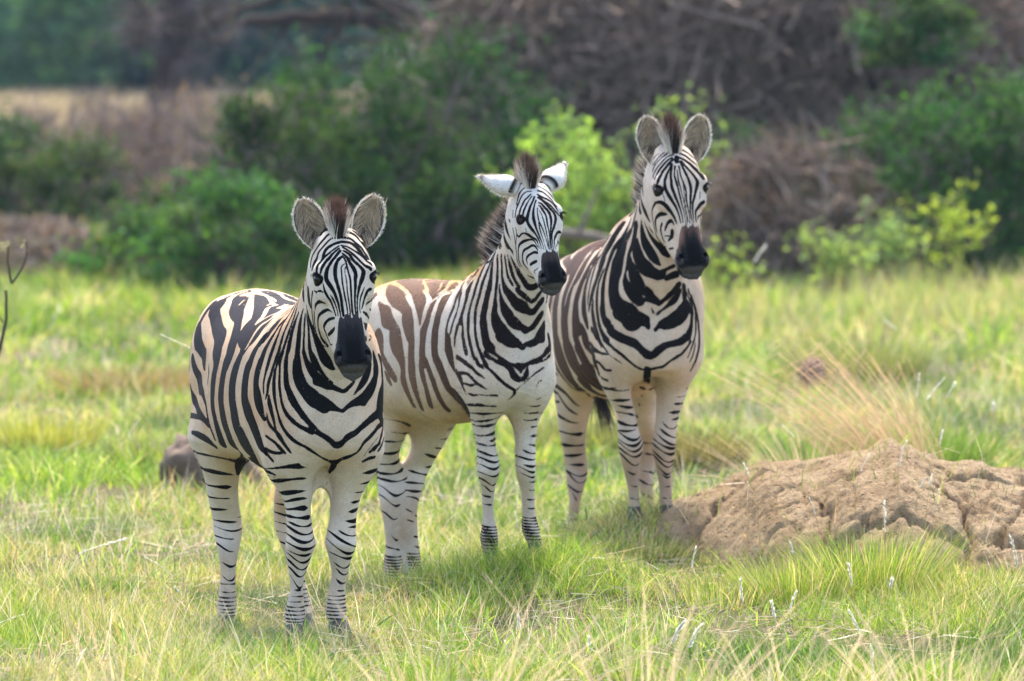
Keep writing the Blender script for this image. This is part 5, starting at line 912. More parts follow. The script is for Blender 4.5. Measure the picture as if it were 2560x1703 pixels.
STROKES3 = [[1,1,[-651,-283,1103,42.4],[-672,-288,1058,36.1],[-716,-287,1012,33.7],[-706,-286,969,33.1],[-692,-285,948,22.5]],[1,1,[-810,-105,1294,32.5],[-797,-132,1288,32.5],[-783,-159,1278,32.5],[-768,-185,1263,32.5],[-543,-236,1246,21.3],[-471,-254,1227,11.1]],[1,1,[-422,-275,1191,25.8],[-435,-284,1164,25.0],[-481,-290,1132,46.2],[-499,-297,1088,60.4],[-520,-299,1043,73.6],[-520,-300,1000,74.8],[-535,-296,956,72.3],[-524,-291,913,74.9],[-512,-283,870,86.8],[-503,-270,827,71.2],[-510,-251,783,57.3]],[1,1,[-395,-75,1355,160.5],[-400,-104,1349,160.5],[-404,-134,1338,160.5],[-408,-163,1322,160.5],[-411,-173,1316,120.7],[-330,-212,1289,83.2],[-308,-235,1264,90.9],[-285,-252,1239,92.1],[-290,-267,1205,60.1],[-295,-280,1170,56.4],[-304,-290,1135,58.3],[-316,-297,1096,64.8],[-321,-302,1053,55.1],[-326,-302,1010,52.9],[-330,-299,966,53.5],[-331,-292,923,55.1],[-320,-279,880,57.2],[-321,-261,837,58.4],[-331,-239,793,60.9]],[-1,1,[-324,-89,1352,6.0],[-321,-117,1346,6.0],[-318,-146,1336,6.0],[-313,-174,1319,5.9],[-275,-232,1265,6.8],[-266,-269,1201,6.7],[-291,-290,1145,7.7],[-307,-298,1105,6.1],[-322,-302,1074,2.7]],[1,1,[-115,-147,1381,42.3],[-120,-167,1352,42.3],[-126,-185,1323,42.3],[-133,-207,1296,42.3],[-156,-227,1261,20.1],[-155,-243,1227,24.6],[-170,-259,1188,22.4],[-180,-272,1145,22.8],[-193,-281,1102,25.3],[-196,-283,1059,30.5],[-197,-281,1016,36.8],[-196,-278,986,40.6]],[1,1,[-200,-280,994,27.8],[-216,-282,972,22.7],[-218,-275,937,26.1],[-213,-260,894,25.4],[-218,-240,851,29.6],[-228,-216,807,33.4]],[1,1,[-154,-265,992,18.4],[-145,-255,954,30.5],[-143,-248,919,33.5],[-137,-240,898,28.9]],[1,1,[-28,-171,1389,10.4],[-40,-187,1360,10.4],[-51,-199,1329,10.4],[-60,-210,1299,10.4],[-115,-224,1254,9.4],[-119,-242,1212,12.4],[-125,-255,1169,13.9],[-126,-261,1126,17.0],[-125,-263,1092,21.8],[-123,-263,1058,23.4],[-114,-258,1024,20.1],[-106,-252,994,15.3]],[1,1,[5,-169,1390,6.0],[-7,-185,1360,6.0],[-18,-198,1330,6.0],[-30,-211,1300,5.4],[-80,-222,1256,16.5],[-85,-236,1213,11.8],[-85,-246,1170,7.7],[-88,-252,1128,6.8],[-89,-254,1093,5.3]],[1,1,[32,-132,1434,22.4],[28,-153,1406,22.4],[23,-171,1376,22.4],[16,-184,1345,22.4],[5,-201,1310,20.3],[2,-212,1276,27.4],[-3,-225,1233,20.3],[-25,-234,1194,20.0],[-40,-240,1164,19.3],[-53,-245,1129,19.0],[-66,-249,1103,12.7],[-82,-252,1064,7.9]],[1,1,[-35,-243,1109,9.6],[-42,-245,1066,18.4],[-30,-242,1024,24.2],[-1,-239,982,27.9],[37,-237,950,15.3],[72,-231,922,10.4]],[1,1,[115,-114,1464,20.7],[109,-124,1433,20.7],[102,-135,1403,20.7],[93,-150,1375,20.7],[61,-173,1338,17.2],[58,-188,1304,16.3],[57,-199,1270,14.5],[55,-207,1244,14.0]],[1,1,[34,-214,1243,9.0],[16,-228,1196,10.2],[2,-234,1153,14.4],[4,-236,1110,15.9],[9,-236,1068,16.3],[26,-234,1026,15.3],[49,-230,993,12.7],[77,-223,965,14.4],[110,-213,945,16.2]],[1,1,[56,-207,1244,12.8],[53,-218,1197,14.4],[55,-223,1155,18.6],[59,-224,1113,22.8],[64,-224,1071,23.8],[75,-221,1041,19.7],[105,-209,1017,22.5]],[1,1,[209,-111,1514,12.1],[201,-117,1483,12.1],[192,-122,1453,12.1],[182,-127,1422,12.1],[172,-130,1409,19.1],[132,-142,1374,30.5],[121,-155,1340,40.3],[116,-165,1306,38.4],[116,-173,1272,42.8],[118,-180,1238,42.0],[120,-189,1200,37.0],[128,-193,1158,37.0]],[1,0,[128,-193,1158,34.7],[145,-188,1116,38.7],[168,-168,1088,40.9],[191,-142,1063,51.0],[207,-130,1038,50.6]],[1,0,[232,-103,1046,29.6],[240,-88,1039,23.2],[245,-76,1020,16.0],[246,-70,1006,10.1]],[1,0,[165,-183,1069,34.5],[193,-159,1058,37.5],[213,-133,1049,34.8],[228,-111,1043,31.0],[240,-88,1038,28.1]],[1,0,[226,-120,1436,25.7],[222,-125,1394,19.9],[207,-133,1351,15.8],[188,-142,1308,16.2],[186,-144,1274,18.3],[175,-152,1240,8.3],[178,-154,1206,16.0],[189,-148,1181,21.8],[203,-136,1157,25.6],[219,-120,1136,28.4],[229,-105,1121,27.2]],[1,0,[247,-81,1126,11.0],[256,-66,1123,11.7],[262,-45,1111,8.0]],[1,0,[202,-138,1300,11.7],[207,-136,1275,20.3],[215,-132,1250,33.7],[224,-125,1225,37.4],[234,-115,1200,36.8],[245,-98,1175,28.9],[256,-77,1154,22.0]],[1,0,[256,-88,1167,23.5],[263,-76,1156,24.1],[266,-60,1139,18.8],[269,-43,1123,16.5],[266,-29,1108,12.3],[272,-13,1120,11.4],[280,6,1138,15.3],[288,26,1159,18.0],[289,48,1183,23.2]],[1,0,[246,-120,1374,13.4],[245,-121,1340,32.6],[255,-116,1311,37.2],[270,-104,1286,35.7],[294,-79,1261,33.3]],[1,0,[264,-111,1277,30.5],[284,-95,1261,37.0],[302,-77,1247,30.8],[315,-59,1237,28.0],[324,-39,1233,24.2],[338,-21,1253,10.6],[343,-1,1264,11.1],[343,15,1270,10.9]],[1,0,[325,-11,1217,13.5],[329,7,1228,18.6],[326,25,1233,20.3],[318,40,1231,13.9]],[1,0,[284,-109,1455,11.1],[285,-107,1417,19.3],[295,-99,1375,25.5],[311,-86,1342,26.7],[324,-70,1313,24.9],[332,-57,1292,17.0],[338,-43,1275,6.2]],[1,0,[322,-100,1473,11.8],[334,-91,1440,16.3],[342,-80,1406,19.1],[351,-62,1377,21.3],[357,-39,1352,22.6],[356,-27,1331,19.0],[356,-12,1316,12.5]],[1,0,[256,-35,1063,6.0],[260,-19,1078,7.4],[262,-3,1090,8.5],[265,13,1103,11.2],[267,29,1116,17.4],[267,45,1132,20.7],[269,58,1154,21.9]],[1,0,[252,-41,998,10.4],[253,-31,1008,10.7],[255,-18,1018,18.1],[256,2,1023,27.2],[255,22,1028,30.3],[254,42,1040,34.4],[248,64,1053,36.9],[240,82,1073,36.1],[231,96,1093,33.1]],[1,0,[232,92,1127,17.1],[236,89,1153,19.5],[247,83,1173,14.8],[266,74,1190,10.5]],[1,0,[254,-58,1090,3.3],[255,-51,1071,5.2]],[1,0,[57,-226,1076,25.5],[66,-223,1051,23.8],[81,-218,1029,24.0],[95,-213,1013,20.6],[121,-201,995,25.2]],[1,0,[110,-209,994,21.3],[131,-201,982,22.9],[157,-187,971,22.0],[181,-166,958,22.2],[201,-144,949,22.3],[219,-122,938,21.8],[229,-105,921,17.7],[235,-86,903,19.8],[240,-67,890,21.1],[245,-52,888,16.5],[249,-36,903,19.5],[252,-21,916,19.3],[255,-1,930,17.2],[254,22,936,15.5],[250,50,941,16.9],[244,75,949,19.4],[234,97,964,19.3]],[1,0,[231,101,964,19.2],[226,111,983,16.9],[218,123,1015,12.2],[217,124,1054,7.9],[217,118,1096,5.4]],[1,0,[38,-234,994,5.7],[53,-230,978,8.7],[76,-224,960,12.0]],[1,0,[77,-225,953,11.0],[109,-216,938,10.4],[136,-202,922,8.1],[156,-184,903,9.0],[170,-164,887,9.7],[180,-146,869,8.5],[188,-128,853,6.1],[195,-110,839,7.0],[202,-88,829,6.9],[210,-67,825,9.5],[222,-50,830,9.7],[232,-29,836,7.8],[236,-6,840,8.2],[241,12,853,7.0],[244,32,868,7.7],[243,55,882,8.7],[238,80,897,8.2],[231,101,919,7.6],[220,121,944,6.7]],[1,0,[215,-67,830,16.5],[205,-64,820,16.5],[157,-54,794,18.5],[-35,-10,766,18.7],[-101,10,749,15.1]],[1,1,[-563,-281,865,54.4],[-556,-274,839,65.9],[-550,-263,806,59.3],[-540,-251,779,54.5],[-528,-235,753,56.3],[-529,-213,726,42.5],[-526,-189,706,37.3]],[1,1,[-564,-188,702,16.6],[-603,-158,685,23.1],[-688,-110,665,5.4],[-782,-61,648,9.2]],[1,1,[-359,-282,876,50.5],[-357,-272,850,55.4],[-356,-256,817,55.6],[-352,-237,783,42.8],[-357,-212,750,41.7],[-378,-185,722,27.0]],[1,1,[-403,-191,727,48.7],[-404,-177,715,50.8],[-403,-157,700,50.2],[-401,-137,688,38.2],[-379,-122,684,26.7],[-377,-109,680,28.1]],[1,1,[-230,-262,890,30.9],[-228,-246,857,27.7],[-229,-227,823,27.6],[-233,-209,790,22.6],[-240,-188,770,82.2],[-246,-171,749,77.3],[-255,-157,729,48.0]],[1,1,[-151,-263,982,11.8],[-149,-256,953,24.4],[-147,-249,927,24.2],[-136,-239,894,15.0],[-35,-246,867,38.6],[4,-240,837,22.0],[21,-232,805,16.7]],[1,1,[-724,-274,856,28.3],[-681,-267,812,28.1],[-641,-252,770,21.4],[-617,-230,735,18.2],[-619,-199,704,17.6],[-649,-164,685,7.2]],[1,1,[-807,-262,801,20.0],[-751,-257,777,10.6],[-693,-247,754,7.4]],[1,1,[-63,-244,987,14.0],[8,-241,961,13.2],[57,-232,937,8.3],[100,-222,910,4.5],[122,-211,889,3.1],[143,-189,870,2.9],[158,-163,851,2.4]],[1,1,[-99,-242,923,12.1],[-30,-245,908,15.5],[38,-241,897,10.0],[86,-229,890,6.6],[122,-211,889,2.9]],[1,1,[10,-245,857,6.9],[57,-236,846,9.8],[86,-219,822,8.3],[116,-200,820,4.2]],[1,1,[38,-224,786,6.7],[77,-207,775,6.3]],[1,1,[5,-207,740,10.5],[61,-193,738,6.3],[88,-176,745,3.7]],[1,1,[-837,-239,709,14.2],[-776,-235,702,15.5],[-736,-213,680,15.5],[-732,-190,657,8.7],[-741,-163,629,4.7],[-748,-138,613,2.3]],[1,1,[-828,-230,675,13.6],[-793,-224,667,9.0],[-781,-209,640,8.2],[-777,-186,607,7.3],[-776,-162,586,6.4],[-779,-137,574,2.8]],[1,1,[-877,-215,629,10.2],[-806,-214,629,6.4]],[1,1,[-861,-205,568,13.2],[-826,-188,553,8.9],[-810,-161,539,5.5],[-805,-128,535,2.5]],[1,0,[-192,3,727,5.9],[-220,37,720,13.9],[-252,72,717,3.7]],[1,0,[244,90,1185,8.1],[210,123,1112,7.0],[214,130,1048,5.6],[218,125,983,4.8],[229,105,919,3.7]],[1,0,[216,110,1168,5.0],[202,140,1096,6.3],[202,147,1031,6.2],[202,144,966,7.1],[214,126,918,5.5],[217,108,876,3.8]],[1,0,[204,128,1138,4.2],[197,153,1063,7.4],[184,165,997,9.7],[173,170,931,11.0],[169,162,882,11.0],[164,149,843,8.6],[155,138,817,6.4]],[1,0,[197,147,933,4.4],[196,137,887,6.7],[196,124,858,5.3]],[1,0,[498,-33,1698,6.5],[509,-37,1679,5.0],[519,-42,1656,5.4],[528,-42,1633,6.1],[536,-42,1609,6.7],[545,-36,1588,6.7],[553,-29,1565,5.9],[561,-21,1542,4.8],[570,-13,1514,3.6],[578,-7,1485,2.9],[584,-5,1462,2.3]],[1,0,[503,-20,1694,5.0],[514,-24,1675,3.5],[522,-27,1656,4.1],[532,-23,1633,4.9],[542,-18,1609,4.1],[552,-14,1584,4.1],[559,-10,1561,3.7],[567,-5,1533,2.9],[574,0,1508,2.3],[583,4,1474,1.9],[590,6,1451,1.5]],[1,0,[513,-13,1679,2.8],[524,-13,1656,3.1],[533,-12,1633,3.4],[543,-7,1609,2.4],[551,-4,1590,2.4],[559,0,1565,2.0],[567,4,1538,1.8],[575,7,1508,1.8],[584,11,1474,1.6],[591,11,1449,1.4]],[1,0,[504,-3,1694,4.4],[515,-2,1675,3.6],[524,-1,1656,3.5],[531,4,1639,3.3],[538,8,1622,3.3],[545,7,1605,2.2],[554,7,1580,1.8],[563,7,1552,1.8],[571,10,1523,1.8],[578,14,1495,1.6],[586,16,1466,1.6]],[1,0,[535,8,1629,3.3],[543,14,1608,4.3],[550,16,1589,3.9],[558,15,1565,3.9],[567,17,1536,3.3],[574,21,1508,2.7],[582,24,1481,2.2],[589,23,1457,1.8]],[1,0,[490,7,1713,7.4],[505,13,1690,5.6],[518,23,1663,6.6],[528,33,1637,7.7],[537,38,1612,8.8],[547,38,1589,7.9],[556,34,1565,5.6],[565,31,1538,4.4],[574,29,1508,3.3],[581,32,1481,2.5],[587,32,1458,1.9]],[1,0,[474,-5,1731,11.8],[490,-9,1713,11.7]],[1,0,[488,11,1714,7.3],[504,31,1688,7.0],[510,49,1667,7.4],[513,64,1648,9.3],[516,74,1628,12.1],[525,69,1610,10.8],[538,60,1589,8.5],[551,51,1564,6.4],[561,43,1542,5.2],[570,40,1513,4.2],[577,40,1485,2.9],[585,40,1458,2.0]],[1,0,[476,4,1730,7.2],[481,25,1720,8.3],[486,41,1708,9.4],[490,66,1685,11.9],[484,89,1664,15.2],[503,103,1641,8.3]],[1,0,[457,9,1748,6.6],[465,37,1735,6.7],[472,59,1716,6.0],[466,80,1700,7.4],[468,91,1680,0.8],[476,110,1660,0.7]],[1,0,[437,24,1761,9.9],[443,50,1748,7.5],[445,72,1730,7.5],[420,93,1708,0.8]],[1,0,[495,-32,1703,5.9],[504,-42,1686,4.7],[510,-55,1664,5.4],[519,-67,1637,7.1],[526,-69,1614,8.2],[530,-64,1593,8.6],[540,-53,1570,9.3],[550,-42,1548,8.3],[559,-32,1529,5.7],[567,-24,1508,4.1],[574,-18,1485,3.3],[581,-14,1459,2.4]],[1,0,[482,-23,1722,7.0],[490,-41,1707,6.0],[496,-58,1688,6.3],[496,-74,1667,7.0],[508,-87,1648,6.8],[519,-97,1631,6.8],[520,-101,1620,4.1]],[1,0,[475,-25,1730,4.4],[479,-46,1718,4.9],[484,-67,1697,5.7],[481,-82,1678,5.9],[481,-94,1657,9.3],[499,-106,1639,4.4]],[1,0,[465,-19,1741,5.5],[468,-43,1733,3.3],[472,-64,1716,3.3],[472,-78,1701,4.1],[462,-93,1676,5.0],[453,-101,1657,3.7],[462,-103,1643,3.5]],[1,0,[447,-26,1756,6.8],[458,-49,1741,4.9],[459,-67,1729,3.0],[457,-82,1712,3.3],[443,-96,1687,5.4],[440,-101,1670,3.6]],[1,0,[446,-52,1750,3.6],[448,-74,1733,3.5],[443,-90,1710,3.7],[429,-97,1698,3.5]],[1,0,[434,-74,1744,2.7],[421,-91,1725,4.0]],[1,0,[526,-83,1591,2.3],[531,-74,1565,2.1],[534,-71,1549,1.9]],[1,0,[474,-98,1540,6.9],[521,-89,1545,9.7],[534,-71,1534,10.5],[539,-53,1513,10.9],[552,-40,1492,8.6],[562,-33,1473,5.5],[569,-29,1456,3.0]],[1,0,[475,-98,1540,7.4],[455,-102,1522,5.2],[442,-103,1500,3.3],[437,-99,1471,3.3],[433,-93,1444,3.6],[425,-83,1413,4.3],[406,-67,1385,8.1],[381,-45,1365,4.1],[477,-51,1357,2.0]],[1,0,[521,-58,1493,2.8],[510,-69,1495,10.9],[485,-81,1492,10.5],[462,-91,1476,7.7],[451,-91,1456,6.4],[445,-86,1433,5.3],[441,-80,1414,2.7]],[1,0,[489,-72,1455,4.8],[478,-74,1438,5.8],[471,-71,1415,5.7],[471,-63,1389,5.1],[479,-56,1374,3.2]],[1,0,[555,-37,1452,3.9],[541,-43,1467,9.6],[519,-52,1460,9.1],[506,-58,1443,6.8],[497,-62,1425,3.5]],[1,0,[537,-40,1420,15.7],[531,-41,1403,12.8],[508,-49,1383,4.6]],[1,0,[517,-47,1403,2.7],[491,-60,1403,2.8]],[1,0,[503,-44,1348,4.6],[532,-35,1353,5.0]],[1,0,[517,101,1545,9.5],[540,76,1529,11.9],[563,56,1511,6.2],[572,52,1488,4.3],[578,53,1463,2.7]],[1,0,[483,109,1524,6.2],[484,109,1523,5.4]],[1,0,[431,112,1480,6.3],[476,100,1494,6.6],[556,69,1487,4.9],[569,61,1474,2.8]],[1,0,[495,91,1461,29.0],[478,96,1445,1.4],[478,95,1430,0.6]],[1,0,[577,68,1421,11.3],[577,73,1408,1.5]],[1,0,[522,84,1588,2.5],[533,79,1560,3.0]]]
BANDS3 = [[[0.742,0.731,0.742,0.005,-1,0.6],[0.688,0.689,0.695,0.0065,-0.8,0.6],[0.67,0.659,0.659,0.0065,-0.6,0.7],[0.637,0.63,0.619,0.0057,-0.9,0.5],[0.594,0.58,0.583,0.0079,-1,0.9],[0.558,0.558,0.573,0.005,-0.9,0.5],[0.551,0.519,0.537,0.0065,-1,1],[0.519,0.494,0.523,0.0065,-1,1],[0.508,0.469,0.501,0.0057,-1,1],[0.483,0.447,0.465,0.0065,-1,0.9],[0.458,0.411,0.422,0.0057,-1,0.7],[0.392,0.37,0.378,0.0043,-0.6,0.3],[0.327,0.316,0.323,0.0036,-0.6,0.4],[0.269,0.262,0.265,0.0029,-0.8,0.8]],[[0.699,0.699,0.706,0.0043,0.2,1],[0.667,0.67,0.67,0.0065,0.2,1],[0.634,0.633,0.636,0.0065,0,1],[0.606,0.602,0.609,0.0057,0.3,1],[0.627,0.567,0.581,0.005,-0.4,1],[0.577,0.538,0.524,0.0057,-0.6,1],[0.549,0.506,0.495,0.0057,-0.8,1],[0.517,0.485,0.481,0.0065,-1,1],[0.495,0.459,0.459,0.0065,-1,1],[0.463,0.423,0.43,0.0057,-0.9,1],[0.445,0.401,0.412,0.0057,-1,1],[0.412,0.368,0.383,0.005,-0.8,0.9],[0.39,0.354,0.368,0.0043,-0.5,0.7],[0.317,0.313,0.317,0.0029,-0.5,0.5],[0.267,0.263,0.267,0.0029,-0.6,0.6]],[[0.494,0.482,0.494,0.0086,-1,0.4],[0.432,0.43,0.436,0.0079,-1,0.5],[0.383,0.387,0.398,0.0065,-1,0.5],[0.345,0.343,0.345,0.0065,-0.7,0.4],[0.316,0.294,0.309,0.005,-1,1],[0.312,0.266,0.284,0.005,-1,1],[0.255,0.227,0.237,0.005,-1,0.8],[0.252,0.191,0.209,0.0057,-0.9,-0.1],[0.11,0.106,0.121,0.0065,-0.7,1],[0.066,0.049,0.051,0.0057,-0.9,0.9]],[[0.439,0.435,0.427,0.0043,-0.6,0.4],[0.396,0.385,0.381,0.005,-0.3,1],[0.312,0.308,0.297,0.005,-0.6,1],[0.272,0.254,0.251,0.005,-0.9,0.7],[0.215,0.2,0.189,0.005,-0.7,0.9]]]

HU = (.903, -.209, .375)
LEG1 = [[(.706, .02, -.097, .096, .12), (.632, .02, -.108, .081, .1), (.546, .01, -.085, .057, .075), (.486, .01, -.079, .046, .055), (.4, .02, -.076, .05, .047), (.358, .025, -.077, .054, .05), (.295, .01, -.078, .041, .036), (.242, 0, -.081, .028, .03), (.19, -.005, -.081, .024, .029), (.103, 0, -.089, .037, .038), (.057, .02, -.099, .029, .034)],
        [(.7, .02, .146, .089, .12), (.626, .02, .125, .085, .1), (.541, .01, .107, .057, .072), (.462, .01, .096, .05, .055), (.388, .02, .085, .055, .047), (.353, .025, .084, .056, .05), (.291, .01, .084, .039, .036), (.245, 0, .086, .03, .03), (.185, -.005, .077, .031, .029), (.109, 0, .07, .039, .038), (.066, .02, .074, .035, .034)],
        [(.697, -.8, -.16, .1, .17), (.603, -.82, -.136, .077, .13), (.541, -.86, -.121, .062, .1), (.465, -.9, -.103, .057, .075), (.381, -.94, -.077, .056, .058), (.338, -.93, -.076, .056, .055), (.287, -.9, -.084, .046, .045), (.233, -.88, -.09, .035, .035), (.174, -.87, -.093, .028, .032), (.113, -.86, -.099, .031, .034), (.053, -.855, -.103, .038, .04), (.008, -.83, -.112, .032, .036)],
        [(.689, -.8, .192, .1, .17), (.595, -.82, .174, .077, .13), (.534, -.86, .17, .062, .1), (.458, -.9, .161, .056, .075), (.385, -.94, .168, .054, .058), (.331, -.93, .17, .053, .055), (.279, -.9, .172, .043, .045), (.225, -.88, .177, .034, .035), (.165, -.87, .183, .029, .032), (.104, -.86, .188, .031, .034), (.044, -.855, .195, .039, .04), (.006, -.83, .195, .034, .036)]]
LEG2 = [[(.851, 0, -.109, .088, .12), (.787, 0, -.107, .068, .1), (.729, -.01, -.094, .05, .07), (.658, -.01, -.086, .038, .05), (.596, 0, -.083, .037, .042), (.53, .005, -.077, .045, .047), (.49, .005, -.077, .042, .045), (.44, -.01, -.069, .027, .033), (.391, -.02, -.063, .022, .028), (.327, -.02, -.062, .02, .027), (.271, -.015, -.061, .029, .034), (.228, -.01, -.064, .035, .037), (.171, .01, -.072, .026, .032)],
        [(.849, .06, .072, .08, .12), (.785, .06, .065, .064, .1), (.726, .05, .068, .053, .07), (.656, .05, .069, .042, .05), (.593, .055, .066, .039, .042), (.52, .06, .064, .038, .047), (.479, .055, .068, .034, .042), (.425, .045, .083, .027, .033), (.381, .04, .089, .025, .028), (.324, .04, .092, .026, .027), (.268, .045, .097, .034, .036), (.237, .055, .1, .033, .036), (.206, .075, .099, .027, .032)],
        [(.767, -.66, -.09, .09, .15), (.683, -.7, -.085, .054, .1), (.599, -.74, -.09, .046, .08), (.513, -.79, -.075, .043, .06), (.435, -.82, -.049, .045, .052), (.39, -.81, -.053, .047, .052), (.34, -.78, -.071, .041, .043), (.276, -.76, -.083, .029, .033), (.207, -.75, -.083, .021, .03), (.14, -.745, -.082, .021, .03), (.079, -.74, -.084, .03, .036), (.039, -.73, -.09, .031, .036), (-.008, -.71, -.102, .027, .032)],
        [(.765, -.6, .084, .102, .15), (.673, -.64, .056, .089, .13), (.597, -.68, .063, .066, .1), (.544, -.72, .072, .056, .08), (.472, -.79, .074, .059, .062), (.425, -.79, .053, .053, .055), (.373, -.77, .029, .047, .045), (.306, -.75, .007, .036, .036), (.239, -.74, .002, .032, .032), (.166, -.735, .006, .031, .031), (.092, -.73, .01, .036, .036), (.051, -.72, .012, .038, .037), (.02, -.7, .008, .031, .033)]]
LEG3 = [[(.858, 0, -.161, .081, .12), (.781, 0, -.164, .061, .1), (.704, 0, -.138, .051, .075), (.628, 0, -.109, .04, .052), (.55, .01, -.098, .045, .046), (.496, .015, -.092, .051, .05), (.447, .01, -.089, .045, .044), (.387, 0, -.085, .032, .033), (.326, -.01, -.075, .025, .029), (.266, -.01, -.07, .023, .029), (.22, 0, -.07, .028, .036)],
        [(.854, 0, .126, .081, .12), (.769, 0, .101, .063, .1), (.701, 0, .091, .062, .075), (.626, 0, .076, .05, .052), (.548, .01, .064, .048, .046), (.497, .015, .057, .049, .05), (.445, .01, .057, .044, .044), (.384, 0, .06, .032, .033), (.315, -.01, .069, .027, .029), (.263, -.01, .071, .027, .029), (.225, 0, .072, .028, .036)],
        [(.813, -.8, -.131, .114, .17), (.724, -.82, -.143, .098, .15), (.648, -.84, -.138, .086, .12), (.572, -.87, -.135, .072, .09), (.494, -.9, -.131, .06, .07), (.397, -.94, -.113, .05, .055), (.326, -.945, -.103, .048, .053), (.275, -.92, -.11, .044, .047), (.198, -.88, -.125, .026, .034), (.12, -.87, -.133, .023, .03), (.059, -.86, -.137, .024, .033), (.024, -.855, -.14, .03, .036)],
        [(.809, -.8, .185, .106, .17), (.72, -.82, .179, .088, .15), (.644, -.84, .179, .062, .12), (.568, -.87, .186, .049, .09), (.489, -.9, .201, .041, .07), (.41, -.94, .213, .039, .055), (.356, -.945, .214, .039, .053), (.287, -.92, .206, .034, .047), (.23, -.88, .198, .029, .034), (.185, -.87, .203, .028, .031), (.147, -.855, .212, .034, .036)]]

ZA = dict(seed=1, o=(-.722, 22.0), yaw=19, label='largest striped zebra at the left facing the camera with tall round ears',
    legrows=LEG1,
    trunk=[(-1.10, .01, 1.04, .90, .05), (-1.07, .01, 1.14, .80, .11), (-1.0, .01, 1.22, .72, .17), (-.91, .01, 1.265, .67, .215), (-.80, .01, 1.28, .64, .242),
           (-.62, .01, 1.272, .615, .265), (-.45, .005, 1.25, .60, .278), (-.28, 0, 1.232, .59, .272), (-.12, 0, 1.235, .585, .248), (.0, 0, 1.235, .59, .218),
           (.1, 0, 1.22, .63, .185), (.17, 0, 1.10, .68, .14), (.215, 0, 1.0, .74, .10)],
    muscle=[((.13, 0, .0, .82), (.10, .11, .12)), ((.03, 0, .145, .92), (.16, .085, .26)), ((.10, 0, .09, .80), (.11, .085, .15)), ((-.86, .01, .125, .95), (.19, .115, .27)), ((-.62, 0, .16, .80), (.16, .10, .15))],
    neck=[((-.12, 0, 1.20), (.18, 0, .84), .155), ((.01, 0, 1.27), (.27, 0, .98), .145), ((.13, -.01, 1.39), (.32, -.01, 1.12), .118), ((.25, -.02, 1.47), (.38, -.02, 1.22), .1), ((.345, -.03, 1.515), (.44, -.03, 1.30), .09)],
    head=((.41, -.037, 1.519), (.374, -.016, -.927), (.129, .991, .014), (.92, -.130, .375), .955),
    ears=[dict(base=(.025, -.045, .082), up=(-1.0, -.05, .22), open=(0, 1, .12), len=.208, w=.060, tip=.12, curl=1.1),
          dict(base=(.025, -.045, .082), up=(-1.0, -.05, .42), open=(0, 1, .14), len=.222, w=.060, tip=.12, curl=1.1)],
    mane0=2, manelen=([0, .1, .5, .82, .88, 1], [.03, .06, .06, .07, .135, .12]), manedir=[(-.4, 0, 1), (-.6, 0, 1), (-.35, 0, 1), (.05, 0, 1)],
    manebands=([0, 118], [0, 7.3]), manewhite=.5, tipat=.55, tipcol=(.17, .08, .05), strokes=STROKES1, bands=BANDS1, yc=.005,
    muz=.335, pale=(.62, .535, .45), buff=(.60, .42, .285), face=(.62, .53, .43), black=(.005, .005, .006), dirt=.30, dirtk=.3, sock=-.2, brown=(.028, .024, .026), nose=(.05, .042, .045), brx=(-.2, .0), tan=(.62, .85),
    earin=(.40, .30, .19), nz=1.15, fuzz=.5, tail=[(-1.07, .02, 1.14), (-1.12, .06, 1.02), (-1.13, .20, .92), (-1.09, .28, .84)], furn=12000, furlen=.008, furup=.5)
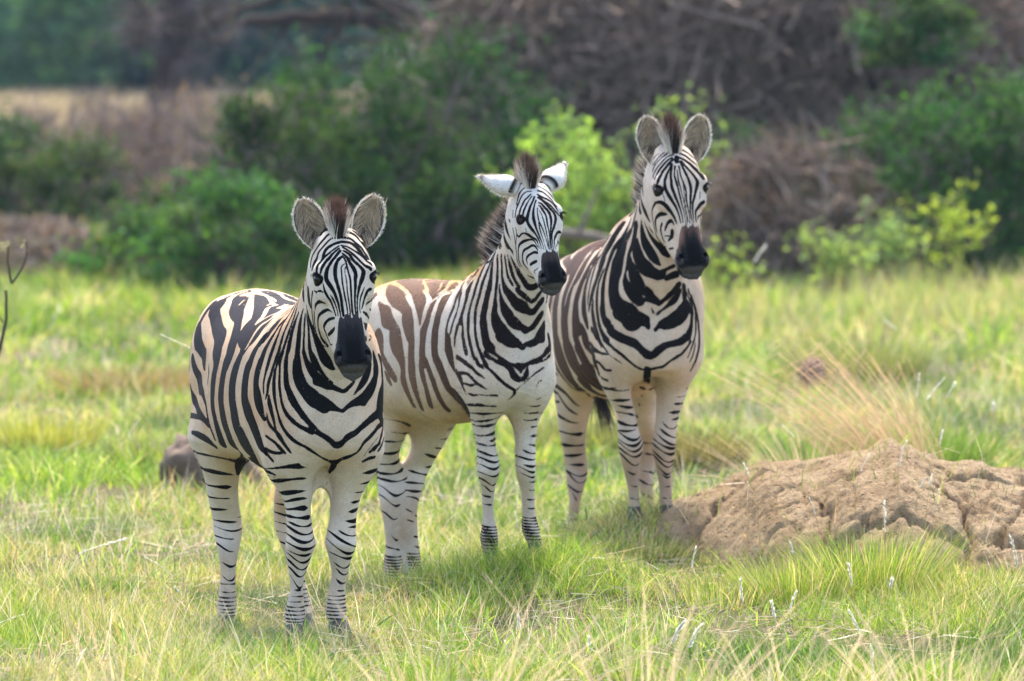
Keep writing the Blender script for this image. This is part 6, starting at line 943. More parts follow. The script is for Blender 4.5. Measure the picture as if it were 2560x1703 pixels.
ZB = dict(ZA, seed=2, o=(-.032, 23.75), yaw=32, label='smaller young zebra with brown fluffy coat and sideways ears between the two adults',
    legrows=LEG2, strokes=STROKES2, bands=BANDS2, yc=-.03, nz=1.18, dorsal=1, dcol=(.52, .32, .16),
    trunk=[(-.98, -.03, 1.02, .90, .05), (-.95, -.03, 1.12, .83, .10), (-.88, -.03, 1.195, .77, .15), (-.78, -.03, 1.235, .72, .19), (-.65, -.03, 1.25, .69, .205),
           (-.50, -.03, 1.25, .675, .22), (-.36, -.03, 1.25, .67, .225), (-.22, -.03, 1.265, .675, .215), (-.08, -.02, 1.31, .69, .19), (.02, -.01, 1.32, .715, .165),
           (.09, .0, 1.26, .75, .14), (.14, 0, 1.15, .79, .10), (.175, 0, 1.06, .84, .07)],
    muscle=[((.10, 0, .0, .90), (.08, .08, .10)), ((.02, -.01, .10, .98), (.13, .065, .20)), ((.07, 0, .065, .88), (.09, .06, .12)), ((-.75, -.03, .10, .98), (.15, .095, .20)), ((-.55, -.03, .12, .84), (.12, .07, .12))],
    neck=[((-.13, -.02, 1.28), (.13, 0, .95), .135), ((.0, -.015, 1.36), (.20, 0, 1.08), .112), ((.10, -.03, 1.46), (.255, -.02, 1.22), .092), ((.20, -.055, 1.56), (.31, -.045, 1.34), .078), ((.285, -.07, 1.64), (.365, -.07, 1.45), .070)],
    head=((.342, -.075, 1.649), (.38, -.003, -.925), (.165, .984, .065), (.91, -.177, .375), .785),
    ears=[dict(base=(.01, -.05, .075), up=(-.72, -.28, 1.0), open=(.35, -1, .0), len=.215, w=.058, tip=.93, dk=.84, fr=1.8, curl=1.9, band=1),
          dict(base=(.01, -.05, .075), up=(-.92, -.28, 1.0), open=(.35, -1, .0), len=.235, w=.058, tip=.93, dk=.84, fr=1.8, curl=1.9, band=1)],
    mane0=2, manelen=([0, .08, .3, .5, .8, .9, 1], [.03, .135, .13, .10, .08, .135, .11]), fol=-.022, manedir=[(-.5, -.1, 1), (-.9, -.35, .8), (-.9, -.35, 1), (-.35, 0, 1), (.05, 0, 1)],
    manebands=([0, 118], [0, 9.3]), manewhite=.38, tipat=.5, tipcol=(.16, .10, .065),
    muz=.36, pale=(.63, .56, .485), belly=.85, buff=(.64, .54, .44), face=(.66, .61, .55), black=(.012, .008, .008), dirt=.45, dirtk=.4, sock=.24, brown=(.15, .088, .058), nose=(.075, .055, .052), brx=(-.40, .15),
    tan=(.72, .95), fuzz=.9, tail=[(-.96, -.03, 1.08), (-1.0, -.03, .98), (-1.02, -.03, .8), (-1.0, -.03, .65)], furn=22000, furlen=.011, furup=.8)
ZC = dict(ZA, seed=3, o=(.591, 25.3), yaw=12.5, label='tallest zebra at the right with front hooves on the edge of the mound',
    legrows=LEG3, strokes=STROKES3, bands=BANDS3, yc=-.025, nz=1.30, dorsal=.8, dcol=(.30, .19, .14),
    trunk=[(-1.12, -.03, 1.04, .90, .05), (-1.09, -.03, 1.14, .84, .12), (-1.02, -.03, 1.21, .78, .18), (-.93, -.03, 1.26, .73, .225), (-.80, -.03, 1.305, .70, .25),
           (-.62, -.03, 1.345, .665, .262), (-.45, -.03, 1.362, .655, .275), (-.28, -.03, 1.39, .665, .27), (-.12, -.02, 1.44, .68, .24), (.0, -.01, 1.46, .70, .215),
           (.1, .0, 1.37, .73, .175), (.17, 0, 1.25, .77, .13), (.215, 0, 1.15, .83, .09)],
    muscle=[((.13, 0, .0, .93), (.09, .09, .11)), ((.03, 0, .13, 1.03), (.16, .085, .24)), ((.10, 0, .08, .92), (.11, .075, .14)), ((-.88, -.02, .13, 1.0), (.19, .11, .25)), ((-.62, -.02, .14, .86), (.16, .09, .15))],
    neck=[((-.16, -.02, 1.41), (.18, 0, .99), .165), ((.0, -.025, 1.49), (.27, 0, 1.14), .14), ((.12, -.03, 1.58), (.33, -.0, 1.30), .105), ((.24, -.022, 1.68), (.40, .0, 1.43), .092), ((.355, -.01, 1.745), (.455, .0, 1.53), .09)],
    head=((.43, -.003, 1.754), (.37, .073, -.926), (-.095, .995, .04), (.924, .073, .375), .985),
    ears=[dict(base=(.03, -.045, .078), up=(-1.0, -.05, .0), open=(0, 1, .05), len=.218, w=.061, tip=.1, curl=1.1),
          dict(base=(.03, -.045, .085), up=(-1.0, -.05, .43), open=(0, 1, .12), len=.228, w=.061, tip=.1, curl=1.1)],
    mane0=3, manelen=([0, .1, .5, .82, .88, 1], [.05, .10, .13, .12, .15, .15]), manedir=[(-.4, -.1, 1), (-.7, -.4, 1), (-.6, -.5, 1), (-.2, -.1, 1), (.05, 0, 1)],
    manebands=([0, 118], [0, 8.3]), tipcol=(.14, .075, .05),
    muz=.35, pale=(.60, .495, .405), buff=(.60, .47, .355), face=(.62, .51, .41), black=(.008, .007, .007), dirt=.48, dirtk=.7, sock=-.2, brown=(.075, .045, .036), nose=(.12, .072, .055), brx=(-.3, .1),
    tan=(.70, .92), fuzz=.7, tail=[(-1.1, -.03, 1.1), (-1.17, -.06, .98), (-1.16, -.02, .84), (-1.14, .02, .72)], lock=(-.3, -.9, -.12), furn=12000, furlen=.009, furup=.5)
ZZ = []
for z in (ZA, ZB, ZC):
    ZZ.append(make_zebra(z))

# ------------------------------------------------------------------ noise
def _hash(ix, iy, s=0):
    n = (ix * 374761393 + iy * 668265263 + s * 974634777) & 0xffffffff
    n = ((n ^ (n >> 13)) * 1274126177) & 0xffffffff
    return ((n ^ (n >> 16)) & 0xffffff) / float(0xffffff)

def vnoise(x, y, s=0):
    x = np.asarray(x, float); y = np.asarray(y, float)
    ix = np.floor(x).astype(np.int64); iy = np.floor(y).astype(np.int64)
    fx, fy = x - ix, y - iy
    fx = fx * fx * (3 - 2 * fx); fy = fy * fy * (3 - 2 * fy)
    a, b, c, d = _hash(ix, iy, s), _hash(ix + 1, iy, s), _hash(ix, iy + 1, s), _hash(ix + 1, iy + 1, s)
    return (a * (1 - fx) + b * fx) * (1 - fy) + (c * (1 - fx) + d * fx) * fy

def fbm(x, y, s=0, o=4):
    v = 0; a = .5; t = 0
    for i in range(o):
        v = v + a * vnoise(x * 2 ** i + i * 17.3, y * 2 ** i - i * 9.1, s + i); t += a; a *= .5
    return v / t

def voro(x, y, s=0):
    ix = np.floor(x).astype(np.int64); iy = np.floor(y).astype(np.int64)
    f1 = np.full(x.shape, 9.); f2 = np.full(x.shape, 9.); idc = np.zeros(x.shape)
    for dx in (-1, 0, 1):
        for dy in (-1, 0, 1):
            cx = ix + dx + .15 + .7 * _hash(ix + dx, iy + dy, s); cy = iy + dy + .15 + .7 * _hash(ix + dx, iy + dy, s + 7)
            d = np.hypot(x - cx, y - cy)
            m = d < f1
            f2 = np.where(m, f1, np.minimum(f2, d)); idc = np.where(m, _hash(ix + dx, iy + dy, s + 13), idc); f1 = np.where(m, d, f1)
    return f1, f2, idc

# ------------------------------------------------------------------ ground height
HX, HY, HZ = [], [], []
for Zc in (ZA, ZB, ZC):
    t = math.radians(Zc['yaw'])
    for r in Zc['legrows']:
        z, x, y = r[-1][0] - .058, r[-1][1] + .02, r[-1][2]
        HX.append(Zc['o'][0] + x * math.sin(t) + y * math.cos(t)); HY.append(Zc['o'][1] - x * math.cos(t) + y * math.sin(t)); HZ.append(z)
HX, HY, HZ = map(np.array, (HX, HY, HZ))
_A = np.exp(-((HX[:, None] - HX) ** 2 + (HY[:, None] - HY) ** 2) / (2 * .45 ** 2)) + np.eye(12) * .05

def gbase(x, y):
    x = np.asarray(x, float); y = np.asarray(y, float)
    far = sstep(y, 30, 60)
    h = .035 * (fbm(x * .9, y * .9, 3) - .5) * 2 * (1 - far) + .5 * (fbm(x * .05, y * .05, 5) - .5) * far
    return h + .10 * sstep(x, .9, 2.4) * np.exp(-((y - 25.4) / 2.2) ** 2)
_W = np.linalg.solve(_A, HZ - gbase(HX, HY))
def ground(x, y):
    x = np.asarray(x, float); y = np.asarray(y, float)
    h = gbase(x, y)
    for a, b, w in zip(HX, HY, _W):
        h = h + w * np.exp(-((x - a) ** 2 + (y - b) ** 2) / (2 * .45 ** 2))
    return h

def at(px, py_or_none, Y):
    """world x for a column of the photograph at distance Y"""
    return (px - 1280) / 14850 * Y

def ground_mat():
    b = NT('soil_and_turf')
    o = b.obj()
    n1 = b.noise(1.3, 6, .6, o); n2 = b.noise(9, 5, .65, o); n3 = b.noise(60, 4, .6, o)
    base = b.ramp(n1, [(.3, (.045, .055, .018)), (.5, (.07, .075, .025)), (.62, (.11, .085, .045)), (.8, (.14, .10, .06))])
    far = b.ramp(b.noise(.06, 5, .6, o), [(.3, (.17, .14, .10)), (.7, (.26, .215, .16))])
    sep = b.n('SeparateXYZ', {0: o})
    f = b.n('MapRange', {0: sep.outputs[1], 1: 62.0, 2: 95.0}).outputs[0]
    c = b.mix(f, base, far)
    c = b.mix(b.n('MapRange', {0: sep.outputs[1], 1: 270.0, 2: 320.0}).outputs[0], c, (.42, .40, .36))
    c = b.mix(b.n('MapRange', {0: n2, 1: .35, 2: .7, 3: 0.0, 4: .5}).outputs[0], c, (.10, .075, .04))
    bp = b.n('Bump', {'Strength': .6, 'Distance': .03, 'Height': n3}).outputs[0]
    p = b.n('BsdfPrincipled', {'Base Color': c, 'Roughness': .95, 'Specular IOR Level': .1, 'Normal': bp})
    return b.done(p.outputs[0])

ys = np.concatenate([np.linspace(6, 32, 260)[:-1], 32 * (900 / 32) ** np.linspace(0, 1, 150)])
us = np.linspace(-1, 1, 181)
YY, UU = np.meshgrid(ys, us, indexing='ij')
XX = UU * (3.2 + YY * .42)
ZG = ground(XX, YY)
n1_, n2_ = YY.shape
gi = np.arange(n1_ * n2_).reshape(n1_, n2_)
gq = np.stack([gi[:-1, :-1], gi[:-1, 1:], gi[1:, 1:], gi[1:, :-1]], -1).reshape(-1, 4)
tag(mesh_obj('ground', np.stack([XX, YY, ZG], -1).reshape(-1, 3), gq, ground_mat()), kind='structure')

# ------------------------------------------------------------------ termite mound
RX = [.45, .648, .777, .942, 1.07, 1.16, 1.274, 1.34, 1.439, 1.54, 1.587, 1.64, 1.70, 1.81, 1.86, 1.99, 2.08, 2.17, 2.4, 2.7, 3.0]
RZ = [.13, .205, .262, .315, .398, .402, .418, .445, .470, .47, .515, .508, .47, .42, .405, .405, .372, .37, .34, .22, .05]
def mound_h(x, y):
    top = np.interp(x, RX, RZ)
    yc = 25.25 + .12 * np.sin(x * 3.1)
    u = (y - yc)
    wf = np.interp(x, [.45, .7, 1.0, 1.6, 2.2, 3.0], [.35, .55, .95, 1.30, 1.32, .9]) * (1 + .22 * (fbm(x * 2.2, x * 0 + 3, 8) - .5))
    u = np.where(u < 0, -u / wf, u / .75)
    f = np.clip(1 - u ** 2.1, 0, 1) ** .72
    e = (x - .45) * (3.0 - x)
    base = ground(x, y) - .03
    wx = x + .10 * (fbm(x * 4, y * 4, 61) - .5) * 2; wy = y + .10 * (fbm(x * 4 + 7, y * 4, 63) - .5) * 2
    f1, f2, ic = voro(wx * 2.3, wy * 1.9, 3)
    g1, g2, jc = voro(wx * 6.5 + 3, wy * 5.5, 9)
    k1, k2, kc = voro(wx * 17, wy * 15, 15)
    amp = np.clip(f * 3, 0, 1) * (1 - .6 * sstep(f, .88, 1)) * sstep(x, .55, 1.05)
    z = base + (top - base) * f
    z = z + amp * (.11 * (np.sqrt(np.clip(1 - f1 ** 2, 0, 1)) - .75) + .05 * (ic - .5) - .11 * np.clip(1 - (f2 - f1) / .09, 0, 1) * (ic > .35))
    z = z + amp * (.035 * (np.sqrt(np.clip(1 - g1 ** 2, 0, 1)) - .75) + .02 * (jc - .5) - .040 * np.clip(1 - (g2 - g1) / .13, 0, 1) * (jc > .45))
    e3 = np.clip(f * 3, 0, 1)
    z = z + e3 * (.010 * (np.sqrt(np.clip(1 - k1 ** 2, 0, 1)) - .75) + .008 * (kc - .5) + .034 * (fbm(x * 18, y * 18, 33, 4) - .5) + .012 * (vnoise(x * 60, y * 60, 35) - .5))
    pit = np.clip(vnoise(x * 26, y * 30, 41) - .74, 0, 1) * 5
    z = z - .020 * pit * np.clip(f * 3, 0, 1)
    return np.where(f > 0.001, z, base - .05)

def dirt_mat():
    b = NT('termite_earth')
    o = b.obj()
    n1 = b.noise(5, 6, .65, o); n2 = b.noise(38, 6, .7, o); n3 = b.noise(180, 4, .6, o)
    c = b.ramp(n1, [(.25, (.32, .21, .115)), (.5, (.49, .345, .20)), (.75, (.58, .435, .27))])
    c = b.mix(b.n('MapRange', {0: n2, 1: .3, 2: .5, 3: .8, 4: 0.0}).outputs[0], c, (.13, .075, .045))
    c = b.mix(b.n('MapRange', {0: n3, 1: .55, 2: .8, 3: .0, 4: .45}).outputs[0], c, (.60, .46, .33))
    vo = b.n('TexVoronoi', {'Scale': 26.0, 'Vector': b.n('Mapping', {'Vector': o, 'Scale': (1, 1, 1.6)}).outputs[0]}).outputs[0]
    hole = b.n('MapRange', {0: vo, 1: .06, 2: .22, 3: 0.0, 4: 1.0}).outputs[0]
    h = b.math('ADD', b.math('MULTIPLY', n2, .6), b.math('MULTIPLY', n3, .25))
    h = b.math('ADD', h, b.math('MULTIPLY', hole, .5))
    bp = b.n('Bump', {'Strength': 1.0, 'Distance': .08, 'Height': h}).outputs[0]
    p = b.n('BsdfPrincipled', {'Base Color': c, 'Roughness': .95, 'Specular IOR Level': .1, 'Normal': bp})
    return b.done(p.outputs[0])
M_DIRT = dirt_mat()
mx = np.arange(.42, 3.02, .0125); my = np.arange(23.6, 26.1, .0125)
MX, MY = np.meshgrid(mx, my, indexing='ij')
MZ = mound_h(MX, MY)
mi = np.arange(MX.size).reshape(MX.shape)
mq = np.stack([mi[:-1, :-1], mi[1:, :-1], mi[1:, 1:], mi[:-1, 1:]], -1).reshape(-1, 4)
tag(mesh_obj('termite_mound', np.stack([MX, MY, MZ], -1).reshape(-1, 3), mq, M_DIRT), 'large cracked brown earth mound rising out of the grass at the right', 'mound')

def surf(x, y):
    g = ground(x, y)
    inside = (x > .45) & (x < 3.0) & (y > 23.65) & (y < 26.05)
    m = mound_h(x, y)
    return np.where(inside, np.maximum(g, m), g)

# ------------------------------------------------------------------ vegetation materials
def leaf_mat(name, transl, rough=.6, spec=.12, pale=0):
    b = NT(name)
    c = b.attr('hcol').outputs['Color']
    p = b.n('BsdfPrincipled', {'Base Color': c, 'Roughness': rough, 'Specular IOR Level': spec})
    t = b.n('BsdfTranslucent', {'Color': b.mix(1.0, c, (1.25, 1.15, .6) if not pale else (1.1, 1.08, 1.0), 'MULTIPLY')})
    m = b.n('MixShader', {0: transl, 1: p.outputs[0], 2: t.outputs[0]})
    return b.done(m.outputs[0])
M_GRASS = leaf_mat('grass_blades', .45, .55, .25)
M_LEAF = leaf_mat('leaves', .45)
M_TWIG = leaf_mat('twigs', .0, .9, .04)
M_PLUME = leaf_mat('seed_plumes', .55, .7, .2, 1)

def blades(name, x, y, z, h, w, lean, bend, col, mat, parent=None, segs=2, rng=RNG, z0=-.01, droop=0.):
    zc = lambda t: t * (1 + droop) - droop * 1.3 * t * t
    """grass blades as one mesh; lean = unit-less horizontal lean vector (n,2), bend extra at the tip"""
    n = len(x)
    a = rng.uniform(0, np.pi, n)
    s = np.stack([np.cos(a), np.sin(a), np.zeros(n)], 1) * (w / 2)[:, None]
    root = np.stack([x, y, z + z0], 1)
    V = []
    for i in range(segs):
        t = i / segs
        c = root + np.stack([lean[:, 0] * h * t + bend[:, 0] * h * t * t, lean[:, 1] * h * t + bend[:, 1] * h * t * t, h * (t - .18 * t * t * (np.abs(bend).sum(1)))], 1)
        k = 1 - .35 * t
        V += [c - s * k, c + s * k]
    t = 1.
    V.append(root + np.stack([lean[:, 0] * h + bend[:, 0] * h, lean[:, 1] * h + bend[:, 1] * h, h * (zc(1.) - .18 * np.abs(bend).sum(1) * (droop == 0))], 1))
    V = np.stack(V, 1); m = V.shape[1]
    o = np.arange(n)[:, None] * m
    F = []
    if segs > 1: F.append(np.concatenate([o + np.array([2 * i, 2 * i + 1, 2 * i + 3, 2 * i + 2]) for i in range(segs - 1)], 0))
    F.append(o + np.array([2 * segs - 2, 2 * segs - 1, 2 * segs]))
    ob = mesh_obj(name, V.reshape(-1, 3), F, mat, parent)
    attr_c(ob, 'hcol', np.repeat(col, m, 0))
    return ob

def grass_cols(n, dry, rng, dark=None):
    g = np.array([[.13, .25, .035], [.20, .33, .045], [.29, .40, .06], [.40, .45, .11], [.075, .155, .03]])
    d = np.array([[.62, .52, .33], [.52, .40, .26], [.70, .62, .44], [.46, .31, .20]])
    c = g[rng.choice(5, n, p=[.2, .28, .27, .15, .10])]
    isd = rng.random(n) < dry
    c[isd] = d[rng.choice(4, isd.sum(), p=[.4, .25, .2, .15])]
    if dark is not None:
        c = c * (1 - dark[:, None] * np.array([.62, .48, .45]))
    return c * rng.uniform(.8, 1.2, n)[:, None]

QUICK = DEV != ''
if DEV != '1':
    rng = np.random.default_rng(11)
    def scatter(n, y0, y1, p=1.0):
        # uniform over the trapezoid seen by the lens (a little wider)
        y = np.sqrt(rng.uniform(y0 ** 2, y1 ** 2, n))
        x = rng.uniform(-1, 1, n) * (y * .0862 * 1.08 + .25)
        wide = rng.random(n) < .16
        x = np.where(wide, np.sign(x) * (y * .0862 + .2 + rng.random(n) * 2.2), x)
        return x, y
    def field_grass(name, n, y0, y1, hs, ws, label_kind='stuff'):
        nc = n // 42
        cxx, cyy = scatter(nc, y0, y1)
        ch = rng.gamma(7, 1 / 7., nc); cr = rng.uniform(.018, .055, nc) * (1 + .03 * (cyy - 20)); ctint = rng.uniform(.72, 1.25, (nc, 1)) * (1 + rng.uniform(-.13, .13, (nc, 1)) * np.array([1, .1, -.6]))
        ci = rng.integers(0, nc, n)
        loose = rng.random(n) < .22
        off = rng.normal(size=(n, 2)) * cr[ci][:, None]
        x, y = cxx[ci] + off[:, 0], cyy[ci] + off[:, 1]
        xs_, ys_ = scatter(n, y0, y1)
        x = np.where(loose, xs_, x); y = np.where(loose, ys_, y)
        rad = off / (cr[ci][:, None] + 1e-6) * (~loose)[:, None]
        chn = np.where(loose, .8, ch[ci]); tint_ = np.where(loose[:, None], 1., ctint[ci])
        dryn = fbm(x * .8, y * .5, 51); tall = fbm(x * 1.3, y * .9, 55); dark = sstep(fbm(x * 1.1 + 40, y * .8, 57), .56, .70)
        bare = sstep(fbm(x * 2.2 + 9, y * 1.5, 59), .57, .64) * (rng.random(n) < .85)
        keep = bare < .5
        # none on the mound itself
        onm = (x > .5) & (y > 23.7) & (y < 26.0) & (mound_h(x, y) > ground(x, y) + .03)
        keep &= ~(onm & (rng.random(n) < .985))
        x, y, dryn, tall, dark, rad, chn, tint_ = x[keep], y[keep], dryn[keep], tall[keep], dark[keep], rad[keep], chn[keep], tint_[keep]
        k = len(x)
        # clumping
        cl = rng.normal(size=(k, 2)) * .012
        h = rng.gamma(5, 1 / 5., k) * np.interp(tall, [.3, .5, .7], [hs[0], (hs[0] + hs[1]) / 2, hs[1]]) * chn * 1.15
        h = np.clip(h, .02, hs[1] * 2.2)
        # trampled short under the animals
        w = rng.uniform(ws[0], ws[1], k)
        az = rng.uniform(0, 2 * np.pi, k)
        lm = np.abs(rng.normal(size=k)) * .35
        lean = np.stack([np.cos(az) * lm + .08, np.sin(az) * lm * .6], 1) * .6 + rad * .30
        bend = np.stack([np.cos(az), np.sin(az)], 1) * rng.uniform(0, .5, k)[:, None] + rad * .22
        col = grass_cols(k, np.interp(dryn, [.36, .5, .62], [.05, .14, .46]), rng, dark) * tint_
        o = blades(name, x + cl[:, 0] * .3, y + cl[:, 1] * .3, surf(x, y), h, w, lean, bend, col, M_GRASS, rng=rng)
        tag(o, kind='stuff')
        return o
    q = .35 if QUICK else 1.0
    field_grass('foreground_grass', int(90000 * q), 17.3, 20.8, (.04, .11), (.0022, .004))
    field_grass('grass', int(400000 * q), 20.6, 27.5, (.026, .078), (.0020, .0038))
    field_grass('meadow_grass', int(110000 * q), 27.3, 38, (.035, .10), (.006, .010))
    field_grass('far_meadow_grass', int(90000 * q), 37.5, 62, (.06, .13), (.010, .02))
    # tall dry growth on the plain beyond the bushes
    n = int(60000 * q)
    y = np.sqrt(rng.uniform(60 ** 2, 175 ** 2, n)); x = rng.uniform(-1, .25, n) * (y * .0862 * 1.15)
    az = rng.uniform(0, 2 * np.pi, n)
    cc = np.array([[.36, .28, .22], [.46, .38, .29], [.24, .18, .15], [.58, .51, .40]])[rng.choice(4, n, p=[.35, .3, .25, .10])] * rng.uniform(.7, 1.2, n)[:, None]
    o = blades('dry_reeds', x, y, ground(x, y), rng.uniform(.25, .62, n) * (.6 + .8 * fbm(x * .3, y * .15, 91)), rng.uniform(.03, .08, n), np.stack([np.cos(az), np.sin(az)], 1) * .25, np.stack([np.cos(az), np.sin(az)], 1) * .3, cc, M_GRASS, rng=rng)
    tag(o, kind='stuff')
    # tall pale grass where the meadow meets the bushes
    n = int(13000 * q)
    y = rng.uniform(40, 56, n); x = rng.uniform(-1, 1, n) * (y * .0862 * 1.1)
    m = rng.random(n) < np.where(x > .0862 * y * .30, 1.0, .12) * sstep(fbm(x * .9, y * .5, 95), .38, .55)
    x, y = x[m], y[m]; k = len(x); az = rng.uniform(0, 2 * np.pi, k)
    o = blades('tall_grass', x, y, ground(x, y), rng.uniform(.12, .42, k), rng.uniform(.007, .013, k), np.stack([np.cos(az), np.sin(az)], 1) * .18, np.stack([np.cos(az), np.sin(az)], 1) * .25,
               np.array([[.42, .40, .22], [.32, .40, .12], [.50, .45, .31], [.33, .26, .17]])[rng.choice(4, k, p=[.3, .35, .2, .15])] * rng.uniform(.7, 1.15, k)[:, None], M_GRASS, segs=3, rng=rng)
    tag(o, kind='stuff')
    # dead stems lying in the turf, and broader weed blades
    n = int(16000 * q)
    x, y = scatter(n, 19, 32)
    m = (fbm(x * 1.6 + 5, y * 1.1, 83) > .44) & ~((x > .5) & (y > 23.7) & (y < 26) & (mound_h(x, y) > ground(x, y) + .02) & (rng.random(n) < .93))
    x, y = x[m], y[m]; k = len(x)
    az = rng.uniform(0, 2 * np.pi, k)
    sv, sq, s3, t_, id_ = strands(np.stack([x, y, surf(x, y) + rng.uniform(.005, .05, k)], 1), np.stack([np.cos(az), np.sin(az), rng.uniform(-.1, .35, k)], 1), rng.uniform(.05, .20, k), rng.uniform(.0016, .004, k), rng.normal(size=(k, 3)) * .012, rng, 3)
    o = mesh_obj('dead_litter', sv, [sq, s3], M_PLUME)
    attr_c(o, 'hcol', (np.array([[.55, .44, .31], [.36, .26, .18], [.66, .60, .50], [.20, .14, .10]])[rng.choice(4, k, p=[.4, .25, .2, .15])] * rng.uniform(.7, 1.2, k)[:, None])[id_])
    tag(o, kind='stuff')
    n = int(9000 * q)
    x, y = scatter(n, 19, 33)
    m = (fbm(x * 2.1 + 15, y * 1.4, 87) > .52) & ~((x > .5) & (y > 23.7) & (y < 26) & (mound_h(x, y) > ground(x, y) + .03))
    x, y = x[m], y[m]; k = len(x)
    az = rng.uniform(0, 2 * np.pi, k); dv = np.stack([np.cos(az), np.sin(az)], 1)
    o = blades('weeds', x, y, surf(x, y), rng.uniform(.04, .13, k), rng.uniform(.006, .012, k), dv * .3, dv * rng.uniform(.1, .9, k)[:, None], np.array([[.22, .38, .06], [.34, .46, .10], [.13, .27, .06]])[rng.integers(0, 3, k)] * rng.uniform(.7, 1.2, k)[:, None], M_GRASS, segs=4, rng=rng)
    tag(o, kind='stuff')
    # dry stems standing above the turf
    n = int(20000 * q)
    x, y = scatter(n, 19.5, 42)
    m = (fbm(x * .9 + 3, y * .6, 71) > .47)
    onm = (x > .6) & (y > 24.2) & (y < 25.9) & (mound_h(x, y) > ground(x, y) + .05)
    m &= ~(onm & (rng.random(n) < .93))
    x, y = x[m], y[m]; k = len(x)
    az = rng.uniform(0, 2 * np.pi, k)
    o = blades('dry_stems', x, y, surf(x, y), rng.uniform(.08, .27, k), rng.uniform(.0013, .0026, k), np.stack([np.cos(az), np.sin(az)], 1) * rng.uniform(.05, .5, k)[:, None],
               np.stack([np.cos(az), np.sin(az)], 1) * rng.uniform(0, .5, k)[:, None], np.array([[.62, .50, .34], [.72, .64, .50], [.50, .36, .24]])[rng.choice(3, k, p=[.45, .35, .2])] * rng.uniform(.7, 1.2, k)[:, None], M_PLUME, segs=3, rng=rng)
    tag(o, kind='stuff')

# ------------------------------------------------------------------ single grass plants
def tuft(name, x, y, n, r, h, w, dry, label, cat, group=None, seed=1, arch=0., wind=0., col=None, droop=0., radk=.35):
    rng = np.random.default_rng(seed)
    rr = np.sqrt(rng.random(n)) * r; a = rng.uniform(0, 2 * np.pi, n)
    px, py = rr * np.cos(a), rr * np.sin(a) * .7
    hh = h * rng.uniform(.45, 1.1, n)
    out = np.stack([px, py], 1) / (r + 1e-6)
    lean = out * (radk + arch * .25) + rng.normal(size=(n, 2)) * .13 + np.array([wind, 0])
    bend = out * (radk + arch * 1.2) + np.array([wind * 1.6, 0]) + rng.normal(size=(n, 2)) * .12
    c = grass_cols(n, np.full(n, dry), rng) if col is None else np.array(col) * rng.uniform(.7, 1.25, n)[:, None]
    z0 = surf(np.array([x + 0.]), np.array([y + 0.]))[0]
    zz = surf(x + px, y + py) - z0
    o = blades(name, px, py, zz, hh, rng.uniform(w * .7, w * 1.3, n), lean, bend, c, M_GRASS if dry < .9 else M_PLUME, segs=6 if droop else 4, rng=rng, droop=droop)
    o.location = (x, y, z0)
    tag(o, label, cat, group)
    return o

